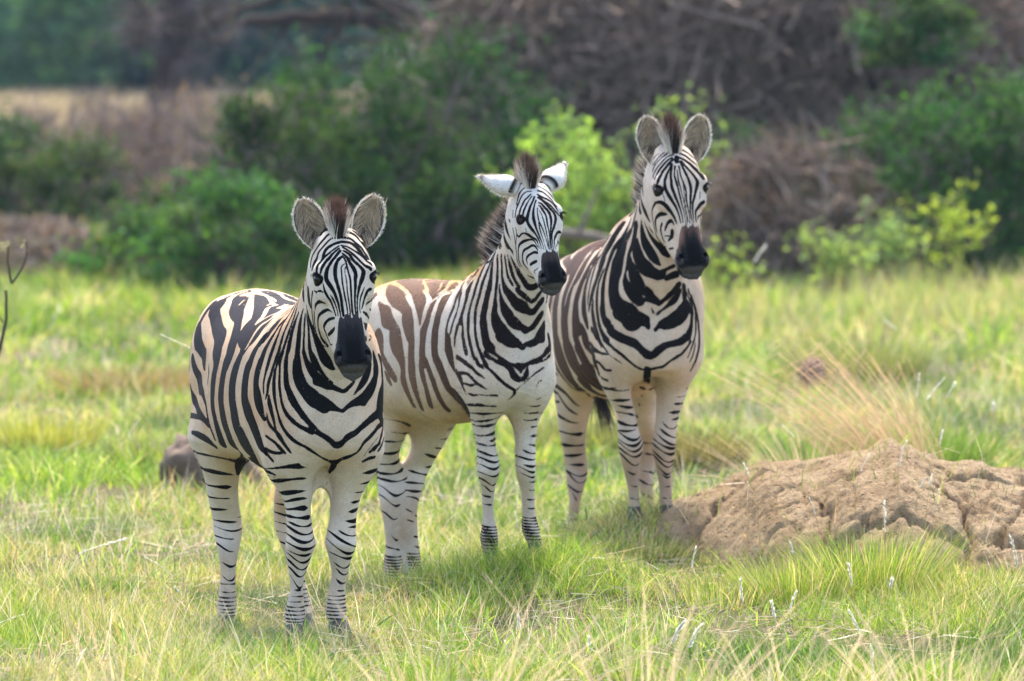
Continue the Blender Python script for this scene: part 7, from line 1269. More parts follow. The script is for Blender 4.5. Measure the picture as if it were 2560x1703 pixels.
if DEV != '1':
    G = 'tufts of taller grass in the meadow'
    tuft('grass_tuft', at(2190, 0, 23.4), 23.4, 1300, .25, .32, .0026, .2, 'dense bright green grass tuft growing against the front of the mound', 'grass tuft', G, 1)
    tuft('grass_tuft', at(2010, 0, 23.3), 23.3, 1000, .24, .24, .0024, .2, 'thinner green grass tuft in front of the dark hollow of the mound', 'grass tuft', G, 2)
    tuft('grass_tuft', at(2420, 0, 23.2), 23.2, 500, .22, .17, .0022, .25, 'yellow green grass tuft at the right foot of the mound', 'grass tuft', G, 3)
    tuft('grass_tuft', at(1800, 0, 23.2), 23.2, 500, .24, .14, .0022, .35, 'mixed dry and green tuft below the left slope of the mound', 'grass tuft', G, 4)
    tuft('grass_tuft', at(1600, 0, 24.9), 24.75, 1400, .22, .085, .0028, .45, 'short dark green tuft under the front hooves of the tallest zebra', 'grass tuft', G, 5)
    tuft('grass_tuft', at(1440, 0, 24.2), 24.3, 1100, .24, .08, .0028, .45, 'short green tuft below the rear hoof of the tallest zebra', 'grass tuft', G, 6)
    tuft('grass_tuft', at(1120, 0, 22.9), 22.9, 1500, .30, .075, .0028, .3, 'dark green tuft in front of the rear hooves of the young zebra', 'grass tuft', G, 7)
    tuft('grass_tuft', at(235, 0, 23.8), 23.8, 420, .16, .11, .0036, .35, 'dark green tuft alone in the left foreground meadow', 'grass tuft', G, 8, col=(.12, .22, .07))
    tuft('grass_tuft', at(2310, 0, 29.5), 29.5, 900, .32, .34, .007, .05, 'big dark green tuft behind the arching dry grass', 'grass tuft', G, 9, col=(.16, .26, .06))
    tuft('grass_tuft', at(2080, 0, 29.8), 29.8, 800, .30, .26, .007, .1, 'dark tuft on the left side under the arching dry grass', 'grass tuft', G, 10, col=(.16, .25, .07))
    tuft('grass_tuft', at(1740, 0, 30.5), 30.5, 700, .25, .26, .008, .4, 'brownish dark tuft right of the tallest zebra behind its legs', 'grass tuft', G, 11, col=(.20, .19, .09))
    tuft('grass_tuft', at(90, 0, 31.5), 31.5, 700, .30, .22, .008, .3, 'yellowish tuft with brown base at the left edge', 'grass tuft', G, 12, col=(.32, .34, .08))
    tuft('grass_tuft', at(420, 0, 30.5), 30.5, 600, .28, .18, .008, .3, 'low dark tuft above the boulder behind the largest zebra', 'grass tuft', G, 13, col=(.20, .25, .07))
    tuft('grass_tuft', at(1450, 0, 31.5), 31.5, 700, .30, .22, .008, .3, 'dim tuft seen between the young and the tallest zebra', 'grass tuft', G, 14, col=(.20, .22, .09))
    tuft('grass_tuft', at(2140, 0, 37.5), 37.5, 700, .40, .34, .010, .3, 'dark olive tuft near the small brown rock', 'grass tuft', G, 15, col=(.22, .25, .10))
    tuft('grass_tuft', at(330, 0, 36.5), 36.5, 700, .5, .20, .010, .5, 'low reddish brown tuft in the far left meadow', 'grass tuft', G, 16, col=(.27, .21, .12))
    # arching dry clump behind the mound
    o = tuft('dry_grass_clump', at(2270, 0, 28.2), 28.2, 300, .22, .92, .0042, 1.0, 'tall arching dry orange grass clump bowing left behind the mound', 'grass clump', None, 20, arch=.10, wind=-.30, col=(.50, .34, .21), droop=1.2, radk=.06)
    o = tuft('dry_grass_clump', at(2010, 0, 28.0), 28.0, 160, .18, .48, .0042, 1.0, 'sparse straw coloured clump of upright stems left of the arching one', 'grass clump', None, 21, arch=.3, wind=-.1, col=(.55, .41, .27))
    FG = 'blurred dry grass clumps in the foreground'
    for i, (px, Y, n, r, h, lab) in enumerate([(330, 18.3, 60, .14, .58, 'blurred straw clump at the bottom left corner region'), (1130, 18.2, 90, .20, .62, 'blurred tan grass clump at the bottom edge below the zebras'),
            (1640, 18.4, 130, .22, .60, 'blurred pink tan clump bottom centre right'), (2010, 18.0, 70, .20, .62, 'blurred dry clump at the bottom below the mound'),
            (2400, 18.4, 110, .22, .60, 'blurred straw clump at the bottom right corner')]):
        tuft('dry_grass_clump', at(px, 0, Y), Y, n, r, h, .0035, 1.0, lab, 'grass clump', FG, 30 + i, arch=.2, wind=.05, col=(.62, .47, .30))

# ------------------------------------------------------------------ seed stalks
def stalk(px, Y, h, tip, hl, hw, label, seed, kind='plume', lean=.05, col=(.93, .90, .83)):
    rng = np.random.default_rng(seed)
    x = at(px, 0, Y)
    z0 = float(surf(np.array([x]), np.array([Y]))[0])
    name = 'grass_stalk'
    t = np.linspace(0, 1, 12)
    P = np.stack([lean * h * t ** 1.5 + tip * h * t ** 3, 0 * t, h * (t - .12 * abs(tip) * t ** 3)], 1)
    k = 3
    # stem: tapering three-sided tube
    rad = np.interp(t, [0, 1], [.0022, .0011])
    th = np.arange(3) * 2 * np.pi / 3
    V = (P[:, None] + rad[:, None, None] * np.stack([np.cos(th), np.sin(th), 0 * th], 1)[None]).reshape(-1, 3)
    F = np.array([[a * 3 + b, a * 3 + (b + 1) % 3, (a + 1) * 3 + (b + 1) % 3, (a + 1) * 3 + b] for a in range(11) for b in range(3)])
    root = empty(name, (x, Y, z0 - .01))
    s = mesh_obj('stem', V, F, M_GRASS, root)
    attr_c(s, 'hcol', np.tile((.52, .42, .25), (len(V), 1)))
    # head: bristles around the last part
    m = 90
    u = rng.uniform(0, 1, m)
    tt = 1 - u * hl / h
    base = np.stack([np.interp(tt, t, P[:, c]) for c in range(3)], 1)
    d = P[-1] - P[-2]; d = d / np.linalg.norm(d)
    dr = d * 1.5 + rng.normal(size=(m, 3)) * .32
    L = hw * rng.uniform(.7, 1.4, m)
    sv, sq, st3, t_, id_ = strands(base, dr, L, np.full(m, hw * .34), np.zeros((m, 3)), rng, 2)
    hd = mesh_obj('seed_head', sv, [sq, st3], M_PLUME, root)
    attr_c(hd, 'hcol', (np.array(col) * rng.uniform(.65, 1.0, m)[:, None])[id_])
    tag(root, label, 'grass stalk', 'single grass stalks with seed heads')
    return root

if DEV != '1':
    def zpix(py, Y):   # height above z=0 of a picture row at distance Y
        b = (851.5 - py) / 14850
        dy = math.cos(PITCH) + b * math.sin(PITCH); dz = -math.sin(PITCH) + b * math.cos(PITCH)
        return CAM_H + dz / dy * Y
    PL = [ # px, tip row, Y, head length, width, tip curl, words
        (1861, 1152, 24.0, .03, .010, .0, 'white plume tallest over the left slope of the mound'), (1865, 1200, 23.7, .05, .006, .0, 'thin pale spike in front of the mound left slope'),
        (2172, 1100, 24.3, .05, .010, .08, 'white plume standing before the top of the mound'), (2262, 1105, 24.3, .05, .010, .15, 'white plume leaning over the mound peak'),
        (2352, 1065, 25.9, .03, .014, .05, 'white plume on tall stalk right behind the mound'), (1966, 1052, 26.4, .03, .010, -.3, 'bent white seed head left above the mound'),
        (2312, 1202, 24.2, .02, .009, .1, 'first of three small white heads on the right face of the mound'), (2328, 1203, 24.1, .03, .009, .1, 'second of three small white heads, mound right face'),
        (2346, 1215, 24.0, .04, .009, .08, 'third and longest of the white heads, mound right face'), (2025, 1240, 23.7, .04, .010, -.2, 'white head leaning left in the middle of the mound'),
        (2210, 1250, 23.6, .07, .014, .05, 'feathery white spike rising from the green tuft'), (1976, 1350, 22.8, .03, .013, .0, 'small oval white head at the mound foot left'),
        (2122, 1405, 22.1, .04, .016, .0, 'blurred white head below the green tuft left'), (2228, 1445, 22.0, .02, .020, .0, 'round white flower head below the green tuft'),
        (1850, 1445, 21.6, .05, .018, .0, 'white forked head below the left end of the mound'), (1930, 1500, 21.2, .05, .016, .05, 'blurred white head left of bottom centre right'),
        (1985, 1475, 21.3, .05, .016, .05, 'pale blurred head next to the forked one'), (2130, 1525, 20.9, .05, .016, .0, 'dim pale head on thick stalk lower right'),
        (1735, 1365, 22.6, .04, .012, .05, 'split white head on the bare slope left of the mound'), (2180, 1610, 20.4, .08, .018, .0, 'big blurred white head at the lower right edge region'),
        (1700, 1552, 20.6, .04, .020, .0, 'first of two blurred blobs of white head, bottom centre'), (1745, 1560, 20.5, .04, .020, .2, 'curled white head beside the blob, bottom centre'),
        (1294, 1535, 21.3, .04, .012, .0, 'upright white head below the young zebra front hooves'), (1262, 1600, 20.8, .03, .012, .0, 'small white head lower than its neighbour, bottom centre'),
        (1472, 1590, 20.8, .03, .014, .0, 'rounded white head right of bottom centre'), (1155, 1375, 24.4, .06, .012, -.25, 'slanted white head between the young zebra legs'),
        (1287, 1277, 26.5, .04, .014, .0, 'white head behind the young zebra front legs'), (1362, 1338, 25.5, .05, .014, .0, 'white head right beside the young zebra front hoof'),
        (1092, 1315, 26.4, .04, .010, .0, 'pale head between the rear and front legs of the young zebra'), (1892, 615, 36, .05, .022, .0, 'single white topped stem far behind at the bush edge'),
        (262, 1348, 23.0, .06, .013, .9, 'bent feathery white head over the dark tuft, left meadow'), (375, 1385, 22.7, .04, .008, -.6, 'drooping pale head right of the bent one, left meadow'),
        (200, 1620, 20.6, .04, .012, .3, 'short leaning white head in the bottom left'), (438, 1462, 22.0, .02, .009, .0, 'tiny white head near the largest zebra rear hoof'),
        (25, 1530, 21.2, .05, .008, .8, 'drooping pale stalk at the left frame edge'), (1400, 1385, 24.0, .07, .006, -.9, 'long arched pale stalk left of the tallest zebra rear hoof'),
        (2530, 1340, 23.4, .07, .013, -.1, 'white beaded spike at the right frame edge before the mound'), (450, 830, 27.0, .05, .009, -.5, 'fine curved stalk beside the rump of the largest zebra'),
        (330, 1040, 25.5, .04, .006, .3, 'tall thin stalk left of the boulder'), (760, 1010, 26.0, .02, .005, .0, 'thin stalk hidden behind the largest zebra'),
        (2340, 940, 27.6, .07, .020, .1, 'fluffy cream head right of the arching clump'), (2292, 930, 27.6, .06, .014, .1, 'smaller cream head beside the arching clump'), (2375, 950, 27.7, .06, .014, .2, 'orange cream head right of the arching clump'),
        (2480, 1010, 28.5, .02, .022, .0, 'round white head in the right meadow'), (2225, 795, 33, .05, .010, -.5, 'arched pale stalk above the small brown rock')]
    vr = np.random.default_rng(321)
    for i, (px, py, Y, hl, hw, tip, lab) in enumerate(PL):
        hl *= vr.uniform(.7, 1.25); hw *= vr.uniform(.75, 1.3); tip = tip + vr.normal() * .10
        x = at(px, 0, Y); g = float(surf(np.array([x]), np.array([Y + 0.]))[0])
        h = max(zpix(py, Y) - g, .08)
        stalk(px - 14850 / Y * (tip * h * .9), Y, h / (1 - .12 * abs(tip)), tip, hl * 1.7, hw, lab, 200 + i, lean=.02)

# ------------------------------------------------------------------ rocks, stick, log, bare plant
def rock(name, x, y, z, r, seed, label, cat, mat, squash=(1, 1, 1), group=None):
    bm = bmesh.new(); bmesh.ops.create_icosphere(bm, subdivisions=4, radius=1)
    V = np.array([v.co[:] for v in bm.verts]); F = np.array([[v.index for v in f.verts] for f in bm.faces]); bm.free()
    d = fbm(V[:, 0] * 1.7 + seed + V[:, 2], V[:, 1] * 1.7 + V[:, 2] * 1.3, seed) - .5
    d2 = fbm(V[:, 0] * 6 + seed, V[:, 1] * 6 + V[:, 2] * 5, seed + 3) - .5
    d3 = fbm(V[:, 0] * 14 + seed, V[:, 1] * 14 + V[:, 2] * 13, seed + 5) - .5
    V = V * (1 + .6 * d + .30 * d2 + .14 * d3)[:, None] * np.array(squash) * r
    o = mesh_obj(name, V, F, mat, None, loc=(x, y, z))
    tag(o, label, cat, group)
    return o
M_ROCK = simple_mat('weathered_rock', (.16, .115, .085), .95, .1, .8, 14)
M_ROCK2 = simple_mat('brown_rock', (.14, .085, .07), .95, .1, .4, 7)
M_DEAD = simple_mat('dead_wood', (.20, .155, .13), .9, .1, .4, 12)
if DEV != '1':
    rock('boulder', at(520, 0, 29), 29.0, .09, .25, 4, 'rounded dark brown boulder behind the rear legs of the largest zebra', 'boulder', M_ROCK, (1.0, .8, .82))
    rock('rock', at(2032, 0, 37), 37.0, .10, .10, 9, 'small brown rock in the grass right of the tallest zebra', 'rock', M_ROCK2, (.9, .9, 1.1))

def limb(V, F, p0, p1, r0, r1, bend, rng, n=8, sides=7):
    t = np.linspace(0, 1, n)
    P = np.asarray(p0) * (1 - t)[:, None] + np.asarray(p1) * t[:, None] + np.asarray(bend) * (4 * t * (1 - t))[:, None]
    P = P + np.cumsum(rng.normal(size=(n, 3)), 0) * np.linalg.norm(np.asarray(p1) - np.asarray(p0)) * .012 * (t > 0)[:, None]
    T = unit(np.gradient(P, axis=0))
    a = unit(np.cross(T, [.31, .87, .38])); b = np.cross(T, a)
    r = r0 * (1 - t) + r1 * t
    th = np.arange(sides) * 2 * np.pi / sides
    W_ = (P[:, None] + r[:, None, None] * (np.cos(th)[None, :, None] * a[:, None] + np.sin(th)[None, :, None] * b[:, None])).reshape(-1, 3)
    o = sum(len(v) for v in V)
    V.append(W_)
    F.append(np.array([[o + i * sides + j, o + i * sides + (j + 1) % sides, o + (i + 1) * sides + (j + 1) % sides, o + (i + 1) * sides + j] for i in range(n - 1) for j in range(sides)]))
    return P

def leaves_mesh(name, cen, size, col, rng, parent, mat, flat=.0):
    n = len(cen)
    a = unit(rng.normal(size=(n, 3))); b = unit(np.cross(a, rng.normal(size=(n, 3))))
    L = size[:, None]
    V = np.stack([cen - a * L, cen + b * L * .45, cen + a * L, cen - b * L * .45], 1)
    F = np.arange(n * 4).reshape(-1, 4)
    o = mesh_obj(name, V.reshape(-1, 3), F, mat, parent)
    attr_c(o, 'hcol', np.repeat(col, 4, 0))
    return o

def bush(name, px, Y, w, h, label, cat, group, seed, leaf=(.07, .13, .035), nleaf=5000, lsz=.035, ntwig=500, twig=(.13, .10, .085), tl=.45, tw_=(.008, .018), tleaf=None, z=None, dome=.75, lift=.0, upright=.5, nclump=46, lmat=None, depth=.7):
    """leafy or bare bush: limbs, fine twigs, leaf clumps"""
    rng = np.random.default_rng(seed)
    x = at(px, 0, Y)
    g = float(ground(np.array([x]), np.array([Y + 0.]))[0]) if z is None else z
    root = empty(name, (x, Y, g))
    tag(root, label, cat, group)
    V, F, tips = [], [], []
    nl = 9
    for i in range(nl):
        a = rng.uniform(0, 2 * np.pi); rr = rng.uniform(.25, .8)
        p1 = np.array([np.cos(a) * rr * w / 2, np.sin(a) * rr * w / 2 * depth, h * rng.uniform(.5, .9)])
        P = limb(V, F, (rng.normal() * .06, rng.normal() * .06, -.05), p1, .03 * h / 2, .008, (0, 0, h * .12), rng)
        tips += [P[k] for k in (3, 5, 7)]
        for j in range(3):
            q = P[rng.integers(3, 8)]
            d = q + np.array([rng.normal() * w * .16, rng.normal() * w * .12, rng.uniform(-.1, .35) * h])
            P2 = limb(V, F, q, d, .012, .004, (0, 0, .03), rng, 6, 5)
            tips += [P2[3], P2[5]]
    tips = np.array(tips)
    b = mesh_obj('branches', np.concatenate(V), np.concatenate(F), M_TWIG, root)
    attr_c(b, 'hcol', np.tile(np.array(twig) * .9, (sum(len(v) for v in V), 1)))
    # clumps
    cz = rng.uniform(lift, 1, nclump)
    ca = rng.uniform(0, 2 * np.pi, nclump)
    R = np.sqrt(np.clip(1 - (np.abs(cz - .35) / .68) ** 2.2, .05, 1)) * (rng.random(nclump) ** .35)
    C_ = np.stack([np.cos(ca) * R * w / 2, np.sin(ca) * R * w / 2 * depth, cz * h * (1 - (1 - dome) * R ** 2 * .6)], 1)
    if ntwig:
        i = rng.integers(0, nclump, ntwig)
        st_ = C_[i] + rng.normal(size=(ntwig, 3)) * np.array([w, w * depth, h]) * .06
        dr = rng.normal(size=(ntwig, 3)) + np.array([0, 0, upright * 2]) + unit(C_[i]) * .7
        L = rng.uniform(.25, .75, ntwig) ** 1.3 * min(w, h) * tl
        bend = rng.normal(size=(ntwig, 3)) * (L * .25)[:, None] + np.array([0, 0, -.12]) * L[:, None]
        sv, sq, s3, t_, id_ = strands(st_ - unit(dr) * (L * .5)[:, None], dr, L, rng.uniform(tw_[0], tw_[1], ntwig), bend, rng, 4)
        tw = mesh_obj('twigs', sv, [sq, s3], M_TWIG, root)
        attr_c(tw, 'hcol', (np.array(twig) * rng.uniform(.5, 1.7, ntwig)[:, None])[id_])
    if nleaf:
        i = rng.integers(0, nclump, nleaf)
        sg = np.array([w, w * depth, h]) * rng.uniform(.045, .10, nclump)[i][:, None]
        c = C_[i] + rng.normal(size=(nleaf, 3)) * sg
        c[:, 2] = np.maximum(c[:, 2], .02)
        tint = rng.uniform(.65, 1.4, nclump)[i] * rng.uniform(.75, 1.25, nleaf)
        hue = rng.uniform(-1, 1, nclump)[i]
        lc = np.array(leaf) * tint[:, None] * (1 + hue[:, None] * np.array([.25, .0, -.15]))
        if tleaf is not None:
            k = rng.random(nleaf) < tleaf[1]
            lc[k] = np.array(tleaf[0]) * rng.uniform(.6, 1.3, k.sum())[:, None]
        leaves_mesh('foliage', c, rng.uniform(.6, 1.3, nleaf) * lsz, lc, rng, root, lmat or M_LEAF)
    return root

def sapling(px, Y, w, h, label, seed, n=1400, col=(.30, .42, .06), lsz=.03, nb=9, z=None, lean=0.):
    rng = np.random.default_rng(seed)
    x = at(px, 0, Y)
    g = float(ground(np.array([x]), np.array([Y + 0.]))[0])
    root = empty('sapling', (x, Y, g))
    tag(root, label, 'sapling', 'bright young saplings behind the zebras')
    V, F, spots = [], [], []
    for i in range(nb):
        a = rng.uniform(0, 2 * np.pi)
        rr = rng.uniform(.1, 1)
        p1 = np.array([np.cos(a) * rr * w / 2 + lean * h, np.sin(a) * rr * w / 3, h * rng.uniform(.6, 1.0)])
        P = limb(V, F, (0, 0, -.03), p1, .014, .004, (rng.normal() * .05, 0, .05), rng, 9, 6)
        spots += [P[k] for k in range(3, 9)]
        for j in range(4):
            q = P[rng.integers(3, 9)]
            d = q + np.array([rng.normal() * .16, rng.normal() * .12, rng.uniform(-.02, .25)])
            P2 = limb(V, F, q, d, .006, .002, (0, 0, .02), rng, 5, 5)
            spots += [P2[2], P2[3], P2[4]]
    b = mesh_obj('branches', np.concatenate(V), np.concatenate(F), M_TWIG, root)
    attr_c(b, 'hcol', np.tile((.14, .11, .07), (sum(len(v) for v in V), 1)))
    S = np.array(spots)
    i = rng.integers(0, len(S), n)
    c = S[i] + rng.normal(size=(n, 3)) * .055
    lc = np.array(col) * rng.uniform(.7, 1.3, (len(S), 1))[i] * rng.uniform(.8, 1.2, (n, 1))
    leaves_mesh('foliage', c, rng.uniform(.6, 1.3, n) * lsz, lc, rng, root, M_LEAF)
    return root

if DEV != '1':
    # dead stick, log, bare plant
    rng = np.random.default_rng(5)
    V, F = [], []
    limb(V, F, (0, 0, 0), (.10, 0, .24), .022, .012, (0, 0, 0), rng)
    o = mesh_obj('dead_stump', np.concatenate(V), np.concatenate(F), M_DEAD, None, loc=(at(412, 0, 52), 52, float(ground(np.array([-3.]), np.array([52.]))[0]) + .05))
    tag(o, 'short grey dead stump leaning right at the foot of the left bushes', 'stump')
    V, F = [], []
    limb(V, F, (-.35, 0, .04), (.35, .2, -.05), .05, .035, (0, 0, .03), rng)
    limb(V, F, (-.02, .05, .02), (.12, .0, .38), .022, .010, (.02, 0, .02), rng)
    o = mesh_obj('fallen_log', np.concatenate(V), np.concatenate(F), M_DEAD, None, loc=(at(1455, 0, 47), 47, .60))
    tag(o, 'pale fallen log with an upright snag between the two right zebras', 'log')
    V, F = [], []
    limb(V, F, (-.08, 0, -.02), (.03, 0, .40), .010, .006, (.03, 0, 0), rng, 10)
    P = limb(V, F, (.03, 0, .40), (.0, 0, .58), .006, .003, (-.01, 0, 0), rng)
    P = limb(V, F, (.03, 0, .40), (.09, 0, .58), .006, .003, (.02, 0, 0), rng)
    limb(V, F, (-.01, 0, .22), (-.05, 0, .28), .004, .002, (0, 0, 0), rng)
    Vc = np.concatenate(V)
    bp = empty('bare_plant', (at(12, 0, 27.5), 27.5, zpix(925, 27.5)))
    tag(bp, 'thin dark forked leafless plant at the left frame edge', 'plant')
    st_ = mesh_obj('stem', Vc, np.concatenate(F), M_TWIG, bp)
    attr_c(st_, 'hcol', np.tile((.075, .06, .045), (len(Vc), 1)))
    c = np.concatenate([np.array([[0, 0, .58]]), np.array([[.09, 0, .58]])])[rng.integers(0, 2, 60)] + rng.normal(size=(60, 3)) * .014
    leaves_mesh('dry_buds', c, rng.uniform(.004, .009, 60), np.tile((.36, .34, .22), (60, 1)), rng, bp, M_LEAF)

    # saplings
    sapling(1395, 50, .85, 1.55, 'bright yellow green sapling behind the head of the young zebra', 61, 1100, (.25, .40, .08), .045, 13)
    sapling(1520, 49, .6, 1.22, 'widest yellow green sapling filling the gap between the young and the tallest zebra', 62, 800, (.25, .38, .09), .045, 13)
    sapling(1700, 51, .6, 1.80, 'tall yellow green sapling rising behind the ears of the tallest zebra', 63, 420, (.26, .38, .09), .042, 11)
    sapling(1800, 47, .36, .55, 'low yellow green sapling right of the muzzle of the tallest zebra', 64, 200, (.30, .42, .08), .036, 7)
    sapling(2090, 50, .6, .52, 'yellow green sapling left in the group at the right bush edge', 65, 420, (.26, .37, .11), .038, 9)
    sapling(2230, 51, .7, .56, 'pale green sapling in the middle of the group at the right bush edge', 66, 520, (.23, .34, .12), .038, 9)
    sapling(2340, 50, .28, .84, 'slender yellow sapling slanting up to the right', 67, 260, (.33, .43, .07), .038, 5, lean=.22)

    # green bushes
    GB = 'dark green leafy bushes along the far side of the meadow'
    gl = (.055, .125, .035)
    for i, (px, Y, w, h, nl, col, lab) in enumerate([
            (700, 54, 1.7, 1.45, 6500, gl, 'dark green bush directly behind the rump of the largest zebra'),
            (900, 55, 1.9, 1.75, 7500, (.05, .13, .035), 'green bush behind the head of the largest zebra'),
            (1120, 56, 1.9, 1.95, 8000, (.045, .12, .035), 'tallest rounded green bush at the middle of the picture'),
            (1260, 57, 1.5, 1.55, 4500, (.045, .10, .035), 'green bush half hidden by the bright saplings'),
            (600, 51, 1.3, .85, 4200, (.085, .20, .05), 'lower brighter green bush left of the largest zebra'),
            (420, 52, 1.3, .65, 3800, (.11, .24, .06), 'low fresh green bush at the end of the left meadow'),
            (180, 58, 1.6, 1.10, 4200, (.07, .13, .04), 'green bush mixed with dry stems at the left'),
            (30, 60, 1.4, 1.20, 3600, (.07, .13, .045), 'green bush cut by the left frame edge'),
            (2290, 54, 1.5, 1.35, 5000, (.055, .15, .04), 'green bush at the right under the overhanging thicket'),
            (2420, 53, 1.6, 1.55, 5500, (.06, .16, .04), 'lush green bush near the right frame edge'),
            (2530, 55, 1.3, 1.35, 3500, (.06, .12, .045), 'green bush cut by the right frame edge'),
            (1800, 56, 1.5, 1.25, 2400, (.045, .10, .035), 'sparse dark green bush right of the tallest zebra head'),
            (1960, 57, 1.3, .85, 1800, (.05, .10, .04), 'small dark bush low in front of the brown thicket')]):
        bush('green_bush', px, Y, w * 1.3, h * 1.12, lab, 'bush', GB, 300 + i, tuple(v * .66 for v in col), int(nl * 1.2), .042, 600, (.15, .115, .10))
    # brown thicket
    BT = 'bare grey brown thorn bushes of the thicket'
    bc = (.23, .17, .13)
    for i, (px, Y, w, h, nt, lab) in enumerate([
            (1300, 60, 2.2, 2.6, 2200, 'bare brown thorn bush above the middle green bush'), (1470, 60, 2.2, 2.7, 2600, 'bare brown thorn bush behind the ears of the young zebra'),
            (1640, 60, 2.2, 2.8, 2600, 'bare brown thorn bush behind the tallest zebra head'), (1800, 60, 2.2, 2.8, 2600, 'bare brown thorn bush just right of the tallest zebra head'),
            (1960, 60, 2.2, 2.8, 2600, 'bare brown thorn bush in the centre of the right half'), (2120, 60, 2.2, 2.8, 2600, 'bare brown thorn bush left of the high green crown'),
            (2290, 60, 2.2, 2.8, 2200, 'bare brown thorn bush below the high green crown'), (2460, 60, 2.2, 2.9, 2200, 'reddish bare thorn bush at the upper right corner'),
            (1560, 64, 2.6, 3.4, 1800, 'darker thorn bush in the second row behind the young zebra'), (1860, 64, 2.6, 3.4, 1800, 'darker thorn bush in the second row right of centre'),
            (2160, 64, 2.6, 3.4, 1800, 'darker thorn bush in the second row at the right'), (2480, 64, 2.6, 3.4, 1800, 'darker thorn bush in the second row at the right edge'),
            (1000, 57, 1.5, 1.15, 1500, 'low dead thorn bush lying against the green bushes'), (1980, 53, 2.0, 1.1, 1700, 'low tangle of grey stems right of the tallest zebra'),
            (1840, 54, 1.4, 1.0, 1200, 'low tangle of grey stems next to the tallest zebra muzzle'), (2180, 55, 1.6, 1.2, 1300, 'low grey brown tangle behind the right saplings')]):
        second = Y > 62
        bush('thorn_bush', px, Y, w, h * 1.1, lab, 'bush', BT, 400 + i, (.09, .07, .06), 3600 if second else 1100, .045, int(nt * 1.2), tuple(v * (.7 if second else 1) for v in bc), upright=.15, nclump=60, tl=.9, tw_=(.010, .030))
    bush('green_crown_tree', 2270, 58, 1.2, .8, 'leafy green crown hanging at the top right above the thicket', 'tree', None, 460, (.06, .13, .045), 3000, .045, 300, (.14, .11, .09), z=zpix(165, 58), nclump=30)
    for i, (px, Y, w, h, lab) in enumerate([(-180, 58, 2.2, 1.5, 'green bush just outside the picture on the left'), (-480, 60, 2.4, 1.9, 'large green bush farther out to the left'), (-800, 61, 2.6, 1.8, 'green bush farthest out to the left'),
            (2720, 56, 2.4, 2.0, 'green bush just outside the picture on the right'), (3020, 58, 2.6, 2.2, 'large green bush farther out to the right'), (3330, 59, 2.6, 2.0, 'green bush farthest out to the right')]):
        bush('green_bush', px, Y, w, h, lab, 'bush', GB, 480 + i, (.045, .095, .03), 4500, .05, 400, (.15, .115, .10))
    for i, (px, Y, lab) in enumerate([(2640, 61, 'thorn bush just outside the picture on the right'), (2860, 62, 'thorn bush farther out to the right'), (3160, 62, 'thorn bush farthest out to the right')]):
        bush('thorn_bush', px, Y, 2.4, 3.0, lab, 'bush', BT, 490 + i, (.10, .078, .07), 1500, .045, 2200, bc, upright=.15, nclump=60, tl=.9, tw_=(.010, .030))
    # dry shrubs at the left
    DS = 'dry upright shrubs in the left distance'
    for i, (px, Y, w, h, lab) in enumerate([
            (40, 68, 2.2, 1.35, 'dry grey shrub touching the left frame edge'), (190, 70, 2.2, 1.45, 'dry shrub second from the left frame edge'), (340, 69, 2.2, 1.40, 'dry shrub below the leaning dark trunk'),
            (500, 70, 2.2, 1.50, 'brown dry shrub right of the leaning trunk'), (650, 68, 2.2, 1.55, 'brown dry shrub left of the green bushes'), (800, 72, 2.4, 1.40, 'tall brown shrub behind the left green bush'),
            (950, 74, 2.4, 1.35, 'tall brown shrub under the big tree limbs'), (1120, 72, 2.4, 1.45, 'tall brown shrub behind the tallest green bush'), (110, 62, 1.6, .9, 'low reddish dry shrub in front at far left'),
            (300, 61, 1.6, 1.0, 'low reddish dry shrub in front left of centre left'), (560, 60, 1.6, 1.1, 'low dry shrub beside the lower green bush'), (60, 56, 1.8, .55, 'collapsed grey dry shrub on the meadow edge at far left'), (230, 55, 1.8, .5, 'collapsed grey dry shrub on the meadow edge at left')]):
        bush('dry_shrub', px, Y, w, h, lab, 'shrub', DS, 500 + i, (.22, .17, .12), 900, .035, 1900, (.24, .18, .15), upright=1.3 if h > .7 else .3, nclump=50)

    # big trees
    def big_tree(name, px, Y, label, seed, parts, leaf, nleaf, lsz, spread, ntw):
        rng = np.random.default_rng(seed)
        x = at(px, 0, Y)
        root = empty(name, (x, Y, 0))
        tag(root, label, 'tree', 'large trees behind the bushes')
        V, F, sp = [], [], []
        for k, (a, b_, r0, r1, bd) in enumerate(parts):
            V0, F0 = ([], []) if k == 0 else (V, F)
            P = limb(V0, F0, a, b_, r0, r1, bd, rng, 14, 9)
            if k == 0:
                tr = mesh_obj('trunk', np.concatenate(V0), np.concatenate(F0), M_TWIG, root)
                attr_c(tr, 'hcol', np.tile((.05, .038, .032), (len(V0[0]), 1)))
                continue
            sp += list(P[4:])
            for j in range(6):
                q = P[rng.integers(3, 14)]
                d = q + np.array([rng.normal() * .5, rng.normal() * .5, rng.normal() * .35 - .1])
                P2 = limb(V, F, q, d, .03, .008, rng.normal(size=3) * .08, rng, 7, 5)
                sp += list(P2[3:])
        br = mesh_obj('limbs', np.concatenate(V), np.concatenate(F), M_TWIG, root)
        attr_c(br, 'hcol', np.tile((.06, .045, .038), (sum(len(v) for v in V), 1)))
        S = np.array(sp)
        n = ntw
        i = rng.integers(0, len(S), n)
        dr = rng.normal(size=(n, 3)) + np.array([0, 0, -.35])
        L = rng.uniform(.2, .8, n)
        sv, sq, s3, t_, id_ = strands(S[i], dr, L, rng.uniform(.010, .024, n), rng.normal(size=(n, 3)) * .05, rng, 3)
        tw = mesh_obj('twigs', sv, [sq, s3], M_TWIG, root)
        attr_c(tw, 'hcol', (np.array((.13, .105, .10)) * rng.uniform(.5, 1.5, n)[:, None])[id_])
        i = rng.integers(0, len(S), nleaf)
